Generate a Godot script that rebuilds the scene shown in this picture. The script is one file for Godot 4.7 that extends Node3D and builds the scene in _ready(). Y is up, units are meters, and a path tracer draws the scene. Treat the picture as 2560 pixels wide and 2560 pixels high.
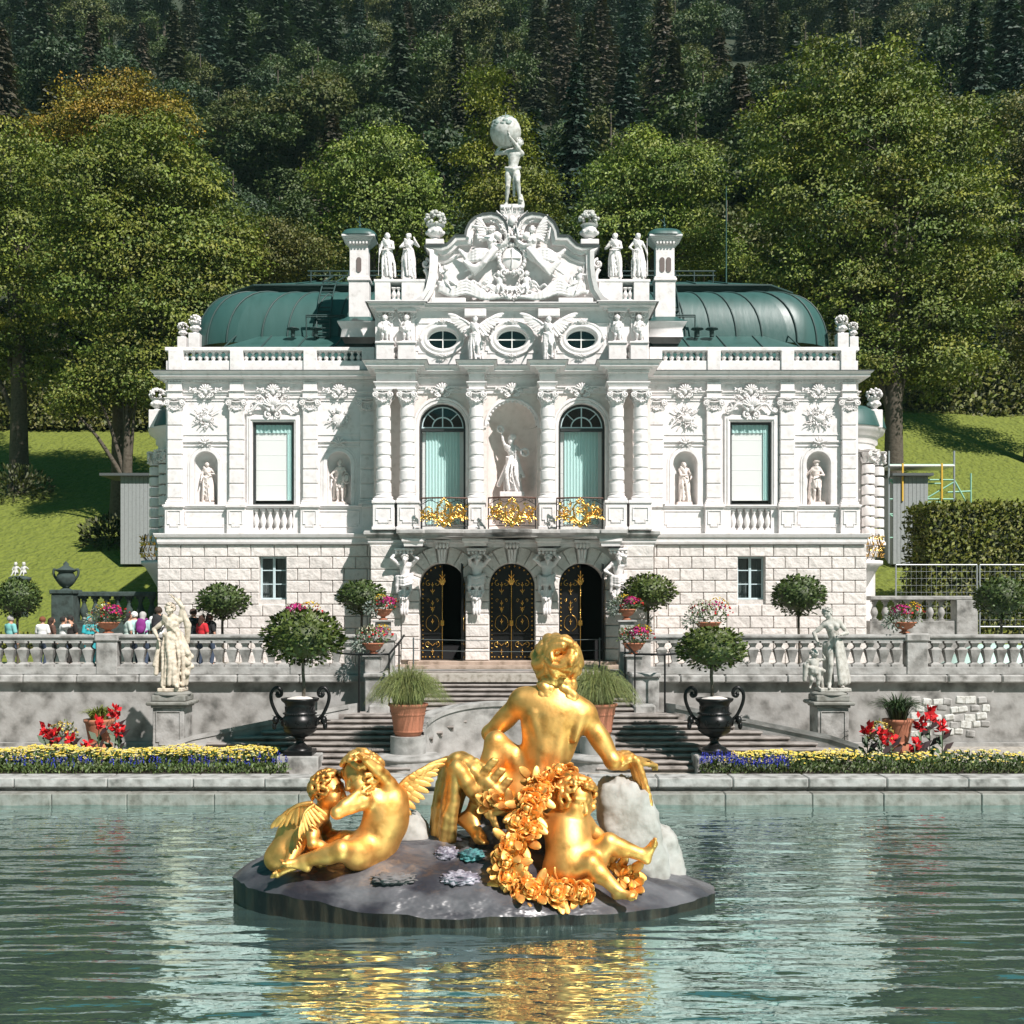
extends Node3D
# A small white baroque palace with green roofs below a forested mountain, seen across a basin with a gilded fountain group.
# Metres, y up. The palace front stands at z = 0 and the basin lies before it; the eye is 46 m in front of the palace.
const F := 2916.0
const EYE := Vector3(0, 4.72, 46)
var rng := RandomNumberGenerator.new()
var M := {}
var counts := {}
var noise := FastNoiseLite.new()

class MB:
	var v := PackedVector3Array()
	var n := PackedVector3Array()
	var c := PackedColorArray()
	var t := PackedInt32Array()
	var uv := PackedVector2Array()
	var col := Color(1, 1, 1)
	var xf := Transform3D()

	func tri(a: Vector3, b: Vector3, d: Vector3) -> void:  # counter-clockwise seen from outside
		a = xf * a
		b = xf * b
		d = xf * d
		var m := (b - a).cross(d - a).normalized()
		var k := v.size()
		v.append(a); v.append(b); v.append(d)
		n.append(m); n.append(m); n.append(m)
		c.append(col); c.append(col); c.append(col)
		t.append(k); t.append(k + 2); t.append(k + 1)

	func quad(a: Vector3, b: Vector3, d: Vector3, e: Vector3) -> void:
		a = xf * a
		b = xf * b
		d = xf * d
		e = xf * e
		var m := (d - a).cross(e - b).normalized()
		var k := v.size()
		v.append(a); v.append(b); v.append(d); v.append(e)
		for i in 4:
			n.append(m)
			c.append(col)
		t.append(k); t.append(k + 2); t.append(k + 1)
		t.append(k); t.append(k + 3); t.append(k + 2)

	func box(at: Vector3, s: Vector3, b := 0.0) -> void:  # centre, size, chamfer
		var h := s * 0.5
		b = minf(b, minf(h.x, minf(h.y, h.z)) * 0.6)
		for ax in 3:
			var u := (ax + 1) % 3
			var w := (ax + 2) % 3
			for sg in [-1.0, 1.0]:
				var p := []
				for q in [[-1, -1], [1, -1], [1, 1], [-1, 1]]:
					var r := Vector3()
					r[ax] = sg * h[ax]
					r[u] = q[0] * (h[u] - b)
					r[w] = q[1] * (h[w] - b)
					p.append(at + r)
				if sg > 0: quad(p[0], p[1], p[2], p[3])
				else: quad(p[3], p[2], p[1], p[0])
		if b <= 0.0: return
		for ax in 3:  # the twelve chamfers
			var u := (ax + 1) % 3
			var w := (ax + 2) % 3
			for su in [-1.0, 1.0]:
				for sw in [-1.0, 1.0]:
					var r := Vector3()
					r[u] = su * h[u]
					r[w] = sw * (h[w] - b)
					var q := Vector3()
					q[u] = su * (h[u] - b)
					q[w] = sw * h[w]
					var l := Vector3()
					l[ax] = h[ax] - b
					if su * sw > 0: quad(at + r - l, at + q - l, at + q + l, at + r + l)
					else: quad(at + r + l, at + q + l, at + q - l, at + r - l)
		for sx in [-1.0, 1.0]:
			for sy in [-1.0, 1.0]:
				for sz in [-1.0, 1.0]:
					var p := at + Vector3(sx * h.x, sy * (h.y - b), sz * (h.z - b))
					var q := at + Vector3(sx * (h.x - b), sy * h.y, sz * (h.z - b))
					var r := at + Vector3(sx * (h.x - b), sy * (h.y - b), sz * h.z)
					if sx * sy * sz > 0: tri(p, q, r)
					else: tri(r, q, p)

	func rect(x0: float, y0: float, x1: float, y1: float, z0: float, z1: float, b := 0.0) -> void:
		box(Vector3((x0 + x1) / 2, (y0 + y1) / 2, (z0 + z1) / 2), Vector3(absf(x1 - x0), absf(y1 - y0), absf(z1 - z0)), b)

	func grid(rows: Array, wrap_u := false, wrap_v := false, orient := 0) -> void:  # smooth; orient 0: outwards, found from the volume
		var nr := rows.size()
		var nc: int = rows[0].size()
		var k := v.size()
		var mid := Vector3()
		for r in rows:
			for p: Vector3 in r:
				var q: Vector3 = xf * p
				v.append(q)
				n.append(Vector3())
				c.append(col)
				mid += q
		mid /= nr * nc
		var s := t.size()
		var vol := 0.0
		var ir := nr if wrap_u else nr - 1
		var ic := nc if wrap_v else nc - 1
		for i in ir:
			for j in ic:
				var a := k + i * nc + j
				var b := k + i * nc + (j + 1) % nc
				var d := k + ((i + 1) % nr) * nc + (j + 1) % nc
				var e := k + ((i + 1) % nr) * nc + j
				var m := (v[d] - v[a]).cross(v[e] - v[b])
				vol += m.dot(v[a] - mid)
				n[a] += m; n[b] += m; n[d] += m; n[e] += m
				t.append(a); t.append(d); t.append(b)
				t.append(a); t.append(e); t.append(d)
		var flip := vol < 0 if orient == 0 else orient < 0
		if flip:
			for i in range(s, t.size(), 3):
				var x := t[i + 1]
				t[i + 1] = t[i + 2]
				t[i + 2] = x
		for i in range(k, v.size()):
			n[i] = (-n[i] if flip else n[i]).normalized()

	func lathe(prof: Array, sides: int, at := Vector3(), arc0 := 0.0, arc1 := TAU, sx := 1.0, sz := 1.0, gad := 0.0, gn := 8) -> void:  # prof of Vector2(radius, y); hard edges where a point repeats
		var parts := [[]]
		for i in prof.size():
			parts[-1].append(prof[i])
			if i + 1 < prof.size() and (prof[i] as Vector2).is_equal_approx(prof[i + 1]) and parts[-1].size() > 1:
				parts.append([])
		var full := absf(arc1 - arc0) > TAU - 0.01
		for part in parts:
			if part.size() < 2: continue
			var rows := []
			for p: Vector2 in part:
				var r := PackedVector3Array()
				for j in (sides if full else sides + 1):
					var a := arc0 + (arc1 - arc0) * j / sides
					var rr := p.x * (1.0 + gad * absf(sin(a * gn)))
					r.append(at + Vector3(sin(a) * rr * sx, p.y, cos(a) * rr * sz))
				rows.append(r)
			grid(rows, false, full, 1)

	func cone(p0: Vector3, p1: Vector3, r0: float, r1: float, sides := 6) -> void:
		tube(PackedVector3Array([p0, p1]), [r0, r1], sides)

	func tube(path: PackedVector3Array, rad: Array, sides := 6, caps := true, flat_ := 1.0, nrm := Vector3()) -> void:  # flat_ squeezes along nrm
		var rows := []
		var side := Vector3()
		for i in path.size():
			var d := (path[mini(i + 1, path.size() - 1)] - path[maxi(i - 1, 0)]).normalized()
			if nrm != Vector3(): side = d.cross(nrm).normalized()
			elif i == 0: side = d.cross(Vector3(0.31, 0.9, 0.27) if absf(d.y) < 0.95 else Vector3(1, 0, 0.1)).normalized()
			else: side = (side - d * side.dot(d)).normalized()
			var up := side.cross(d)
			var r := PackedVector3Array()
			var q: float = rad[0] if rad.size() == 1 else (rad[i] if rad.size() == path.size() else lerpf(rad[0], rad[1], float(i) / (path.size() - 1)))
			for j in sides:
				var a := TAU * j / sides
				r.append(path[i] + side * (cos(a) * q) + up * (sin(a) * q * flat_))
			rows.append(r)
		if caps:
			var first := PackedVector3Array()
			var last := PackedVector3Array()
			for j in sides:
				first.append(path[0])
				last.append(path[-1])
			rows.push_front(first)
			rows.append(last)
		grid(rows, false, true, 0)

	func ball(at: Vector3, r: Vector3, sides := 8, rings := 6, b := Basis()) -> void:
		var rows := []
		for i in rings + 1:
			var row := PackedVector3Array()
			var f := PI * i / rings
			for j in sides:
				var a := TAU * j / sides
				row.append(at + b * Vector3(sin(f) * cos(a) * r.x, cos(f) * r.y, sin(f) * sin(a) * r.z))
			rows.append(row)
		grid(rows, false, true, 0)

	func prism(outline: PackedVector2Array, z0: float, z1: float, bev := 0.0, back := true) -> void:  # outline in x, y; front at z1
		if Geometry2D.is_polygon_clockwise(outline): outline.reverse()
		var tris := Geometry2D.triangulate_polygon(outline)
		var inner := outline
		if bev > 0.0:
			inner = PackedVector2Array()
			var m := outline.size()
			for i in m:
				var d0 := (outline[i] - outline[(i + m - 1) % m]).normalized()
				var d1 := (outline[(i + 1) % m] - outline[i]).normalized()
				var nn := (Vector2(-d0.y, d0.x) + Vector2(-d1.y, d1.x))
				nn = nn / maxf(0.35, nn.length_squared() / 2.0)
				inner.append(outline[i] + nn * bev)
		for i in range(0, tris.size(), 3):
			var q := [inner[tris[i]], inner[tris[i + 1]], inner[tris[i + 2]]]
			if (q[1] - q[0]).cross(q[2] - q[0]) < 0: q.reverse()
			tri(Vector3(q[0].x, q[0].y, z1), Vector3(q[1].x, q[1].y, z1), Vector3(q[2].x, q[2].y, z1))
			if back:
				q = [outline[tris[i]], outline[tris[i + 1]], outline[tris[i + 2]]]
				if (q[1] - q[0]).cross(q[2] - q[0]) < 0: q.reverse()
				tri(Vector3(q[2].x, q[2].y, z0), Vector3(q[1].x, q[1].y, z0), Vector3(q[0].x, q[0].y, z0))
		for i in outline.size():
			var j := (i + 1) % outline.size()
			var a := outline[i]
			var b := outline[j]
			quad(Vector3(a.x, a.y, z0), Vector3(b.x, b.y, z0), Vector3(b.x, b.y, z1 - bev), Vector3(a.x, a.y, z1 - bev))
			if bev > 0.0: quad(Vector3(a.x, a.y, z1 - bev), Vector3(b.x, b.y, z1 - bev), Vector3(inner[j].x, inner[j].y, z1), Vector3(inner[i].x, inner[i].y, z1))

	func sweep(path: Array, prof: Array, closed := false) -> void:  # a moulding along a plan path of Vector2(x, z), outside to the right hand of travel towards +x being +z; prof of Vector2(out, y)
		var m := path.size()
		var offs := []
		for i in m:
			var d0: Vector2 = (path[i] - path[(i + m - 1) % m]).normalized() if i > 0 or closed else (path[1] - path[0]).normalized()
			var d1: Vector2 = (path[(i + 1) % m] - path[i]).normalized() if i < m - 1 or closed else d0
			var n0 := Vector2(-d0.y, d0.x)
			var n1 := Vector2(-d1.y, d1.x)
			var s := n0 + n1
			offs.append(s / maxf(0.2, s.length_squared() / 2.0))
		for i in (m if closed else m - 1):
			var j := (i + 1) % m
			for k in prof.size() - 1:
				var p: Vector2 = prof[k]
				var q: Vector2 = prof[k + 1]
				var a: Vector2 = path[i] + offs[i] * p.x
				var b: Vector2 = path[j] + offs[j] * p.x
				var d: Vector2 = path[j] + offs[j] * q.x
				var e: Vector2 = path[i] + offs[i] * q.x
				quad(Vector3(a.x, p.y, a.y), Vector3(b.x, p.y, b.y), Vector3(d.x, q.y, d.y), Vector3(e.x, q.y, e.y))

	func put(o: MB, tr: Transform3D) -> void:  # a copy of another builder's faces
		var k := v.size()
		tr = xf * tr
		var nb := tr.basis.inverse().transposed()
		var flip := tr.basis.determinant() < 0
		for i in o.v.size():
			v.append(tr * o.v[i])
			n.append((nb * o.n[i]).normalized())
			c.append(o.c[i] * col)
		for i in range(0, o.t.size(), 3):
			t.append(k + o.t[i])
			t.append(k + o.t[i + (2 if flip else 1)])
			t.append(k + o.t[i + (1 if flip else 2)])

	func leaf(p: Vector3, d: Vector3, nn: Vector3, l: float, w: float) -> void:  # a folded leaf from p along d
		var s := d.cross(nn).normalized() * w
		var k := v.size()
		var up := nn * (w * 0.35)
		v.append(p); v.append(p + d * (l * 0.5) + s + up); v.append(p + d * l); v.append(p + d * (l * 0.5) - s + up)
		for i in 4:
			n.append(nn)
			c.append(col)
		t.append(k); t.append(k + 2); t.append(k + 1)
		t.append(k); t.append(k + 3); t.append(k + 2)

	func mesh() -> ArrayMesh:
		var a := []
		a.resize(Mesh.ARRAY_MAX)
		a[Mesh.ARRAY_VERTEX] = v
		a[Mesh.ARRAY_NORMAL] = n
		a[Mesh.ARRAY_COLOR] = c
		a[Mesh.ARRAY_INDEX] = t
		if uv.size() == v.size(): a[Mesh.ARRAY_TEX_UV] = uv
		var m := ArrayMesh.new()
		m.add_surface_from_arrays(Mesh.PRIMITIVE_TRIANGLES, a)
		return m


class Field:  # a solid joined from tapered capsules and eggs, meshed as surface nets
	var o: Vector3
	var h: float
	var nx: int
	var ny: int
	var nz: int
	var d := PackedFloat32Array()
	var jobs := []

	func cap(a: Vector3, b: Vector3, ra: float, rb: float, k := 0.03) -> void:
		jobs.append([0, a, b, ra, rb, k])

	func egg(at: Vector3, r: Vector3, b := Basis(), k := 0.03) -> void:
		jobs.append([1, at, r, b, maxf(r.x, maxf(r.y, r.z)), k])

	func cut(a: Vector3, b: Vector3, ra: float, rb: float) -> void:
		jobs.append([2, a, b, ra, rb, 0.0])

	func chain(pts: Array, r0: float, r1: float, k := 0.03) -> void:
		for i in pts.size() - 1:
			var m := float(pts.size() - 1)
			cap(pts[i], pts[i + 1], lerpf(r0, r1, i / m), lerpf(r0, r1, (i + 1) / m), k)

	func build(cell: float, mb: MB, bump: FastNoiseLite = null, amp := 0.0) -> void:
		h = cell
		var lo := Vector3(1e9, 1e9, 1e9)
		var hi := -lo
		for j in jobs:
			if j[0] == 2: continue
			var r := Vector3.ONE * (maxf(j[3], j[4]) if j[0] == 0 else float(j[4]))
			var e: Vector3 = j[2] if j[0] == 0 else j[1]
			lo = lo.min((j[1] as Vector3).min(e) - r)
			hi = hi.max((j[1] as Vector3).max(e) + r)
		lo -= Vector3.ONE * (3 * h + amp)
		hi += Vector3.ONE * (3 * h + amp)
		o = lo
		nx = ceili((hi.x - lo.x) / h) + 1
		ny = ceili((hi.y - lo.y) / h) + 1
		nz = ceili((hi.z - lo.z) / h) + 1
		d.resize(nx * ny * nz)
		d.fill(100.0)
		for j in jobs: splat(j)
		if bump and amp > 0.0:
			for i in d.size():
				if absf(d[i]) < 3 * h + amp:
					var x := i % nx
					var y := (i / nx) % ny
					d[i] += bump.get_noise_3d(o.x + x * h, o.y + y * h, o.z + (i / (nx * ny)) * h) * amp
		nets(mb)
		d = PackedFloat32Array()

	func splat(j: Array) -> void:
		var kind: int = j[0]
		var a: Vector3 = j[1]
		var k: float = j[5]
		var b := a
		var ra: float
		var rb := 0.0
		var inv := Basis()
		var er := Vector3.ONE
		var mn := 1.0
		if kind == 1:
			er = j[2]
			inv = (j[3] as Basis).transposed()
			ra = j[4]
			mn = minf(er.x, minf(er.y, er.z))
		else:
			b = j[2]
			ra = j[3]
			rb = j[4]
		var pad := Vector3.ONE * (maxf(ra, rb) + k * 0.6 + 2.2 * h)
		var lo := (a.min(b) - pad - o) / h
		var hi := (a.max(b) + pad - o) / h
		var x0 := maxi(0, floori(lo.x))
		var y0 := maxi(0, floori(lo.y))
		var z0 := maxi(0, floori(lo.z))
		var x1 := mini(nx - 1, ceili(hi.x))
		var y1 := mini(ny - 1, ceili(hi.y))
		var z1 := mini(nz - 1, ceili(hi.z))
		var ab := b - a
		var l2 := maxf(ab.length_squared(), 1e-9)
		var ik := 0.25 / k if k > 0.0 else 0.0
		for z in range(z0, z1 + 1):
			for y in range(y0, y1 + 1):
				var i := (z * ny + y) * nx + x0
				var p := o + Vector3(x0, y, z) * h - a
				for x in range(x0, x1 + 1):
					var e: float
					if kind == 1:
						var q := (inv * p) / er
						var ql := q.length()
						e = (ql - 1.0) * (p.length() / ql if ql > 1e-4 else mn)
					else:
						var s := clampf(p.dot(ab) / l2, 0.0, 1.0)
						e = (p - ab * s).length() - ra - (rb - ra) * s
					var f := d[i]
					if kind == 2: d[i] = maxf(f, -e)
					else:
						var g := k - absf(f - e)
						d[i] = minf(f, e) if g <= 0.0 else minf(f, e) - g * g * ik
					i += 1
					p.x += h

	func nets(mb: MB) -> void:
		var ids := PackedInt32Array()
		ids.resize(nx * ny * nz)
		ids.fill(-1)
		var sy := nx
		var sz := nx * ny
		var far := h * 1.8
		var base := mb.v.size()
		var cells := PackedInt32Array()
		for z in nz - 1:
			for y in ny - 1:
				var i := z * sz + y * sy - 1
				for x in nx - 1:
					i += 1
					var d0 := d[i]
					if d0 > far or d0 < -far: continue
					var d1 := d[i + 1]
					var d2 := d[i + sy]
					var d3 := d[i + sy + 1]
					var d4 := d[i + sz]
					var d5 := d[i + sz + 1]
					var d6 := d[i + sz + sy]
					var d7 := d[i + sz + sy + 1]
					var m := int(d0 < 0) + int(d1 < 0) + int(d2 < 0) + int(d3 < 0) + int(d4 < 0) + int(d5 < 0) + int(d6 < 0) + int(d7 < 0)
					if m == 0 or m == 8: continue
					var q := Vector3()
					var w := 0
					if (d0 < 0) != (d1 < 0): q += Vector3(d0 / (d0 - d1), 0, 0); w += 1
					if (d2 < 0) != (d3 < 0): q += Vector3(d2 / (d2 - d3), 1, 0); w += 1
					if (d4 < 0) != (d5 < 0): q += Vector3(d4 / (d4 - d5), 0, 1); w += 1
					if (d6 < 0) != (d7 < 0): q += Vector3(d6 / (d6 - d7), 1, 1); w += 1
					if (d0 < 0) != (d2 < 0): q += Vector3(0, d0 / (d0 - d2), 0); w += 1
					if (d1 < 0) != (d3 < 0): q += Vector3(1, d1 / (d1 - d3), 0); w += 1
					if (d4 < 0) != (d6 < 0): q += Vector3(0, d4 / (d4 - d6), 1); w += 1
					if (d5 < 0) != (d7 < 0): q += Vector3(1, d5 / (d5 - d7), 1); w += 1
					if (d0 < 0) != (d4 < 0): q += Vector3(0, 0, d0 / (d0 - d4)); w += 1
					if (d1 < 0) != (d5 < 0): q += Vector3(1, 0, d1 / (d1 - d5)); w += 1
					if (d2 < 0) != (d6 < 0): q += Vector3(0, 1, d2 / (d2 - d6)); w += 1
					if (d3 < 0) != (d7 < 0): q += Vector3(1, 1, d3 / (d3 - d7)); w += 1
					q /= w
					var g := Vector3(d1 + d3 + d5 + d7 - d0 - d2 - d4 - d6, d2 + d3 + d6 + d7 - d0 - d1 - d4 - d5, d4 + d5 + d6 + d7 - d0 - d1 - d2 - d3)
					ids[i] = mb.v.size()
					cells.append(i)
					mb.v.append(mb.xf * (o + (Vector3(x, y, z) + q) * h))
					mb.n.append((mb.xf.basis * g).normalized())
					mb.c.append(mb.col)
		for i in cells:
			var s := d[i] < 0
			if ids[i] < base: continue
			for ax in 3:
				var st := 1 if ax == 0 else (sy if ax == 1 else sz)
				if (d[i + st] < 0) == s: continue
				var u := sy if ax == 0 else (sz if ax == 1 else 1)
				var w := sz if ax == 0 else (1 if ax == 1 else sy)
				if i - u - w < 0: continue
				var a := ids[i]
				var b := ids[i - u]
				var e := ids[i - u - w]
				var f := ids[i - w]
				if b < base or e < base or f < base: continue
				if s:
					mb.t.append(a); mb.t.append(e); mb.t.append(b)
					mb.t.append(a); mb.t.append(f); mb.t.append(e)
				else:
					mb.t.append(a); mb.t.append(b); mb.t.append(e)
					mb.t.append(a); mb.t.append(e); mb.t.append(f)


# ---------- naming ----------
func numbered(called: String, parent: Node) -> String:
	var key := "%d/%s" % [parent.get_instance_id(), called]
	var k: int = counts.get(key, 0)
	counts[key] = k + 1
	return called if k == 0 else "%s_%03d" % [called, k]

func tag(o: Node, label := "", category := "", group := "", kind := "") -> Node:
	if label: o.set_meta("label", label)
	if category: o.set_meta("category", category)
	if group: o.set_meta("group", group)
	if kind: o.set_meta("kind", kind)
	return o

func node(called: String, at := Vector3(), parent: Node = self) -> Node3D:
	var o := Node3D.new()
	o.name = numbered(called, parent)
	parent.add_child(o)
	o.position = at
	return o

func obj(called: String, mesh, mat: Material, parent: Node = self, at := Vector3()) -> MeshInstance3D:
	var o := MeshInstance3D.new()
	o.name = numbered(called, parent)
	o.mesh = mesh.mesh() if mesh is MB else mesh
	o.material_override = mat
	parent.add_child(o)
	o.position = at
	return o

func thing(called: String, label: String, category: String, at := Vector3(), group := "") -> Node3D:
	return tag(node(called, at), label, category, group)

func copy(o: Node3D, called: String, at: Vector3, label := "", group := "", turn := 0.0, parent: Node = self) -> Node3D:
	var r: Node3D = o.duplicate()
	r.name = numbered(called, parent)
	parent.add_child(r)
	r.position = at
	if turn: r.rotation.y = turn
	if label: r.set_meta("label", label)
	if group: r.set_meta("group", group)
	return r

# ---------- measures: a point seen at (px, py) on the survey drawing, d metres in front of the eye ----------
func at(px: float, py: float, d: float) -> Vector3:
	return Vector3((px - 1280.0) * d / F, EYE.y - (py - 1524.0) * d / F, EYE.z - d)

func fx(px: float, z := 0.0) -> float:
	return (px - 1280.0) * (EYE.z - z) / F

func fy(py: float, z := 0.0) -> float:
	return EYE.y - (py - 1524.0) * (EYE.z - z) / F

func smooth(pts: Array, per := 6) -> PackedVector3Array:  # a Catmull-Rom curve through points
	var r := PackedVector3Array()
	for i in pts.size() - 1:
		var p0: Vector3 = pts[maxi(i - 1, 0)]
		var p3: Vector3 = pts[mini(i + 2, pts.size() - 1)]
		for k in per:
			r.append((pts[i] as Vector3).cubic_interpolate(pts[i + 1], p0, p3, float(k) / per))
	r.append(pts[-1])
	return r

func arc2(cx: float, cy: float, r: float, a0: float, a1: float, n: int, ry := -1.0) -> PackedVector2Array:
	var p := PackedVector2Array()
	for i in n + 1:
		var a := lerpf(a0, a1, float(i) / n)
		p.append(Vector2(cx + cos(a) * r, cy + sin(a) * (ry if ry > 0 else r)))
	return p

func rv(s := 1.0) -> Vector3:
	return Vector3(rng.randf_range(-s, s), rng.randf_range(-s, s), rng.randf_range(-s, s))

func rdir() -> Vector3:
	var a := rng.randf() * TAU
	var y := rng.randf_range(-1, 1)
	var r := sqrt(1 - y * y)
	return Vector3(cos(a) * r, y, sin(a) * r)

func vary(c: Color, by: float) -> Color:
	var k := 1.0 + rng.randf_range(-by, by)
	return Color(c.r * k * (1 + rng.randf_range(-by, by) * 0.3), c.g * k, c.b * k * (1 + rng.randf_range(-by, by) * 0.3))

# ---------- materials ----------
func srgb(r: float, g: float, b: float) -> Color:
	return Color(r, g, b).linear_to_srgb()

func noise_tex(freq: float, stops: Array, seed_ := 1, oct := 4, size := 512, kind := FastNoiseLite.TYPE_SIMPLEX_SMOOTH) -> NoiseTexture2D:
	var f := FastNoiseLite.new()
	f.noise_type = kind
	f.seed = seed_
	f.frequency = freq
	f.fractal_octaves = oct
	var t := NoiseTexture2D.new()
	t.width = size
	t.height = size
	t.seamless = true
	t.noise = f
	if stops:
		var g := Gradient.new()
		g.offsets = PackedFloat32Array(stops.map(func(s): return s[0]))
		g.colors = PackedColorArray(stops.map(func(s): return s[1]))
		t.color_ramp = g
	return t

func normal_tex(freq: float, strength: float, seed_ := 1, oct := 4, size := 512) -> NoiseTexture2D:
	var t := noise_tex(freq, [], seed_, oct, size)
	t.as_normal_map = true
	t.bump_strength = strength
	return t

func grey(a: float) -> Color:
	return srgb(a, a, a)

func mat(name_: String, color: Color, rough := 0.8, metal := 0.0) -> StandardMaterial3D:
	var m := StandardMaterial3D.new()
	m.resource_name = name_
	m.albedo_color = color.linear_to_srgb()
	m.roughness = rough
	m.metallic = metal
	M[name_] = m
	return m

func tri_tex(m: StandardMaterial3D, tex: Texture2D, scale: float, nrm: Texture2D = null, ns := 1.0, world := true) -> StandardMaterial3D:
	m.uv1_triplanar = true
	m.uv1_world_triplanar = world
	m.uv1_scale = Vector3.ONE * scale
	m.albedo_texture = tex
	if nrm:
		m.normal_enabled = true
		m.normal_texture = nrm
		m.normal_scale = ns
	return m

# ---------- figures ----------
# A figure is a set of joints at life size (a man 1.8 m, a child 0.95 m), posed by where hands and feet reach, then meshed as one body.
const MAN := {"sh": 0.19, "hip": 0.095, "ua": 0.29, "fa": 0.26, "th": 0.43, "sk": 0.43, "head": 0.115, "fat": 1.0, "child": false}
const WOMAN := {"sh": 0.165, "hip": 0.1, "ua": 0.28, "fa": 0.24, "th": 0.43, "sk": 0.42, "head": 0.112, "fat": 0.92, "child": false}
const CHILD := {"sh": 0.115, "hip": 0.07, "ua": 0.15, "fa": 0.135, "th": 0.2, "sk": 0.19, "head": 0.105, "fat": 0.74, "child": true}

func bend(a: Vector3, b: Vector3, l1: float, l2: float, hint: Vector3) -> Array:  # the middle joint and the reached end of a two-bone limb
	var d := b - a
	var l := clampf(d.length(), absf(l1 - l2) + 0.01, (l1 + l2) * 0.995)
	var dir := d.normalized()
	var e := a + dir * l
	var x := (l1 * l1 - l2 * l2 + l * l) / (2 * l)
	var y := sqrt(maxf(0.0, l1 * l1 - x * x))
	var s := (hint - dir * hint.dot(dir)).normalized()
	return [a + dir * x + s * y, e]

func hand(f: Field, wrist: Vector3, dir: Vector3, palm: Vector3, side: Vector3, s: float, curl := 0.5) -> void:  # palm: the way it faces; side: where the thumb is
	dir = dir.normalized()
	side = (side - dir * side.dot(dir)).normalized()
	palm = (palm - dir * palm.dot(dir) - side * palm.dot(side)).normalized()
	var c := wrist + dir * 0.045 * s
	f.egg(c, Vector3(0.042, 0.055, 0.02) * s, Basis(side, dir, palm), 0.012 * s)
	for i in 4:
		var root := wrist + dir * 0.085 * s + side * (0.03 - 0.02 * i) * s
		var l: float = [0.07, 0.08, 0.074, 0.058][i] * s * (1.0 + 0.1 * sin(i * 2.0))
		var a := dir.rotated(side, 0.0).lerp(palm, curl * 0.35).normalized()
		var b := dir.lerp(palm, minf(1.0, curl * 1.1)).normalized()
		var m := root + a * l * 0.5
		f.cap(root - dir * 0.02 * s, m, 0.0115 * s, 0.0105 * s, 0.006 * s)
		f.cap(m, m + b * l * 0.55, 0.0105 * s, 0.008 * s, 0.005 * s)
	var th := wrist + dir * 0.03 * s + side * 0.035 * s
	var tm := th + (dir * 0.5 + side * 0.7 + palm * curl * 0.5).normalized() * 0.042 * s
	f.cap(th - side * 0.01 * s, tm, 0.014 * s, 0.012 * s, 0.01 * s)
	f.cap(tm, tm + (dir * 0.9 + side * 0.2 + palm * curl).normalized() * 0.035 * s, 0.012 * s, 0.009 * s, 0.006 * s)

func foot(f: Field, ankle: Vector3, toe: Vector3, up: Vector3, s: float, toes := false) -> void:
	toe = toe.normalized()
	up = (up - toe * up.dot(toe)).normalized()
	var side := toe.cross(up)
	var heel := ankle - up * 0.045 * s - toe * 0.035 * s
	var ball_ := ankle - up * 0.062 * s + toe * 0.125 * s
	f.cap(ankle, heel, 0.036 * s, 0.032 * s, 0.03 * s)
	f.cap(heel, ball_, 0.03 * s, 0.028 * s, 0.03 * s)
	f.cap(ankle + toe * 0.01 * s, ball_, 0.034 * s, 0.026 * s, 0.03 * s)
	f.cap(ball_ - side * 0.022 * s, ball_ + side * 0.022 * s, 0.024 * s, 0.024 * s, 0.02 * s)
	if toes:
		for i in 5:
			var p := ball_ + side * (0.034 - 0.0165 * i) * s + toe * 0.01 * s
			f.cap(p, p + toe * (0.05 - 0.006 * i) * s + up * 0.002 * s, 0.0125 * s * (1.15 if i == 0 else 0.9), 0.011 * s, 0.004 * s)
	else:
		f.cap(ball_, ball_ + toe * 0.05 * s, 0.024 * s, 0.018 * s, 0.03 * s)

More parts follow.
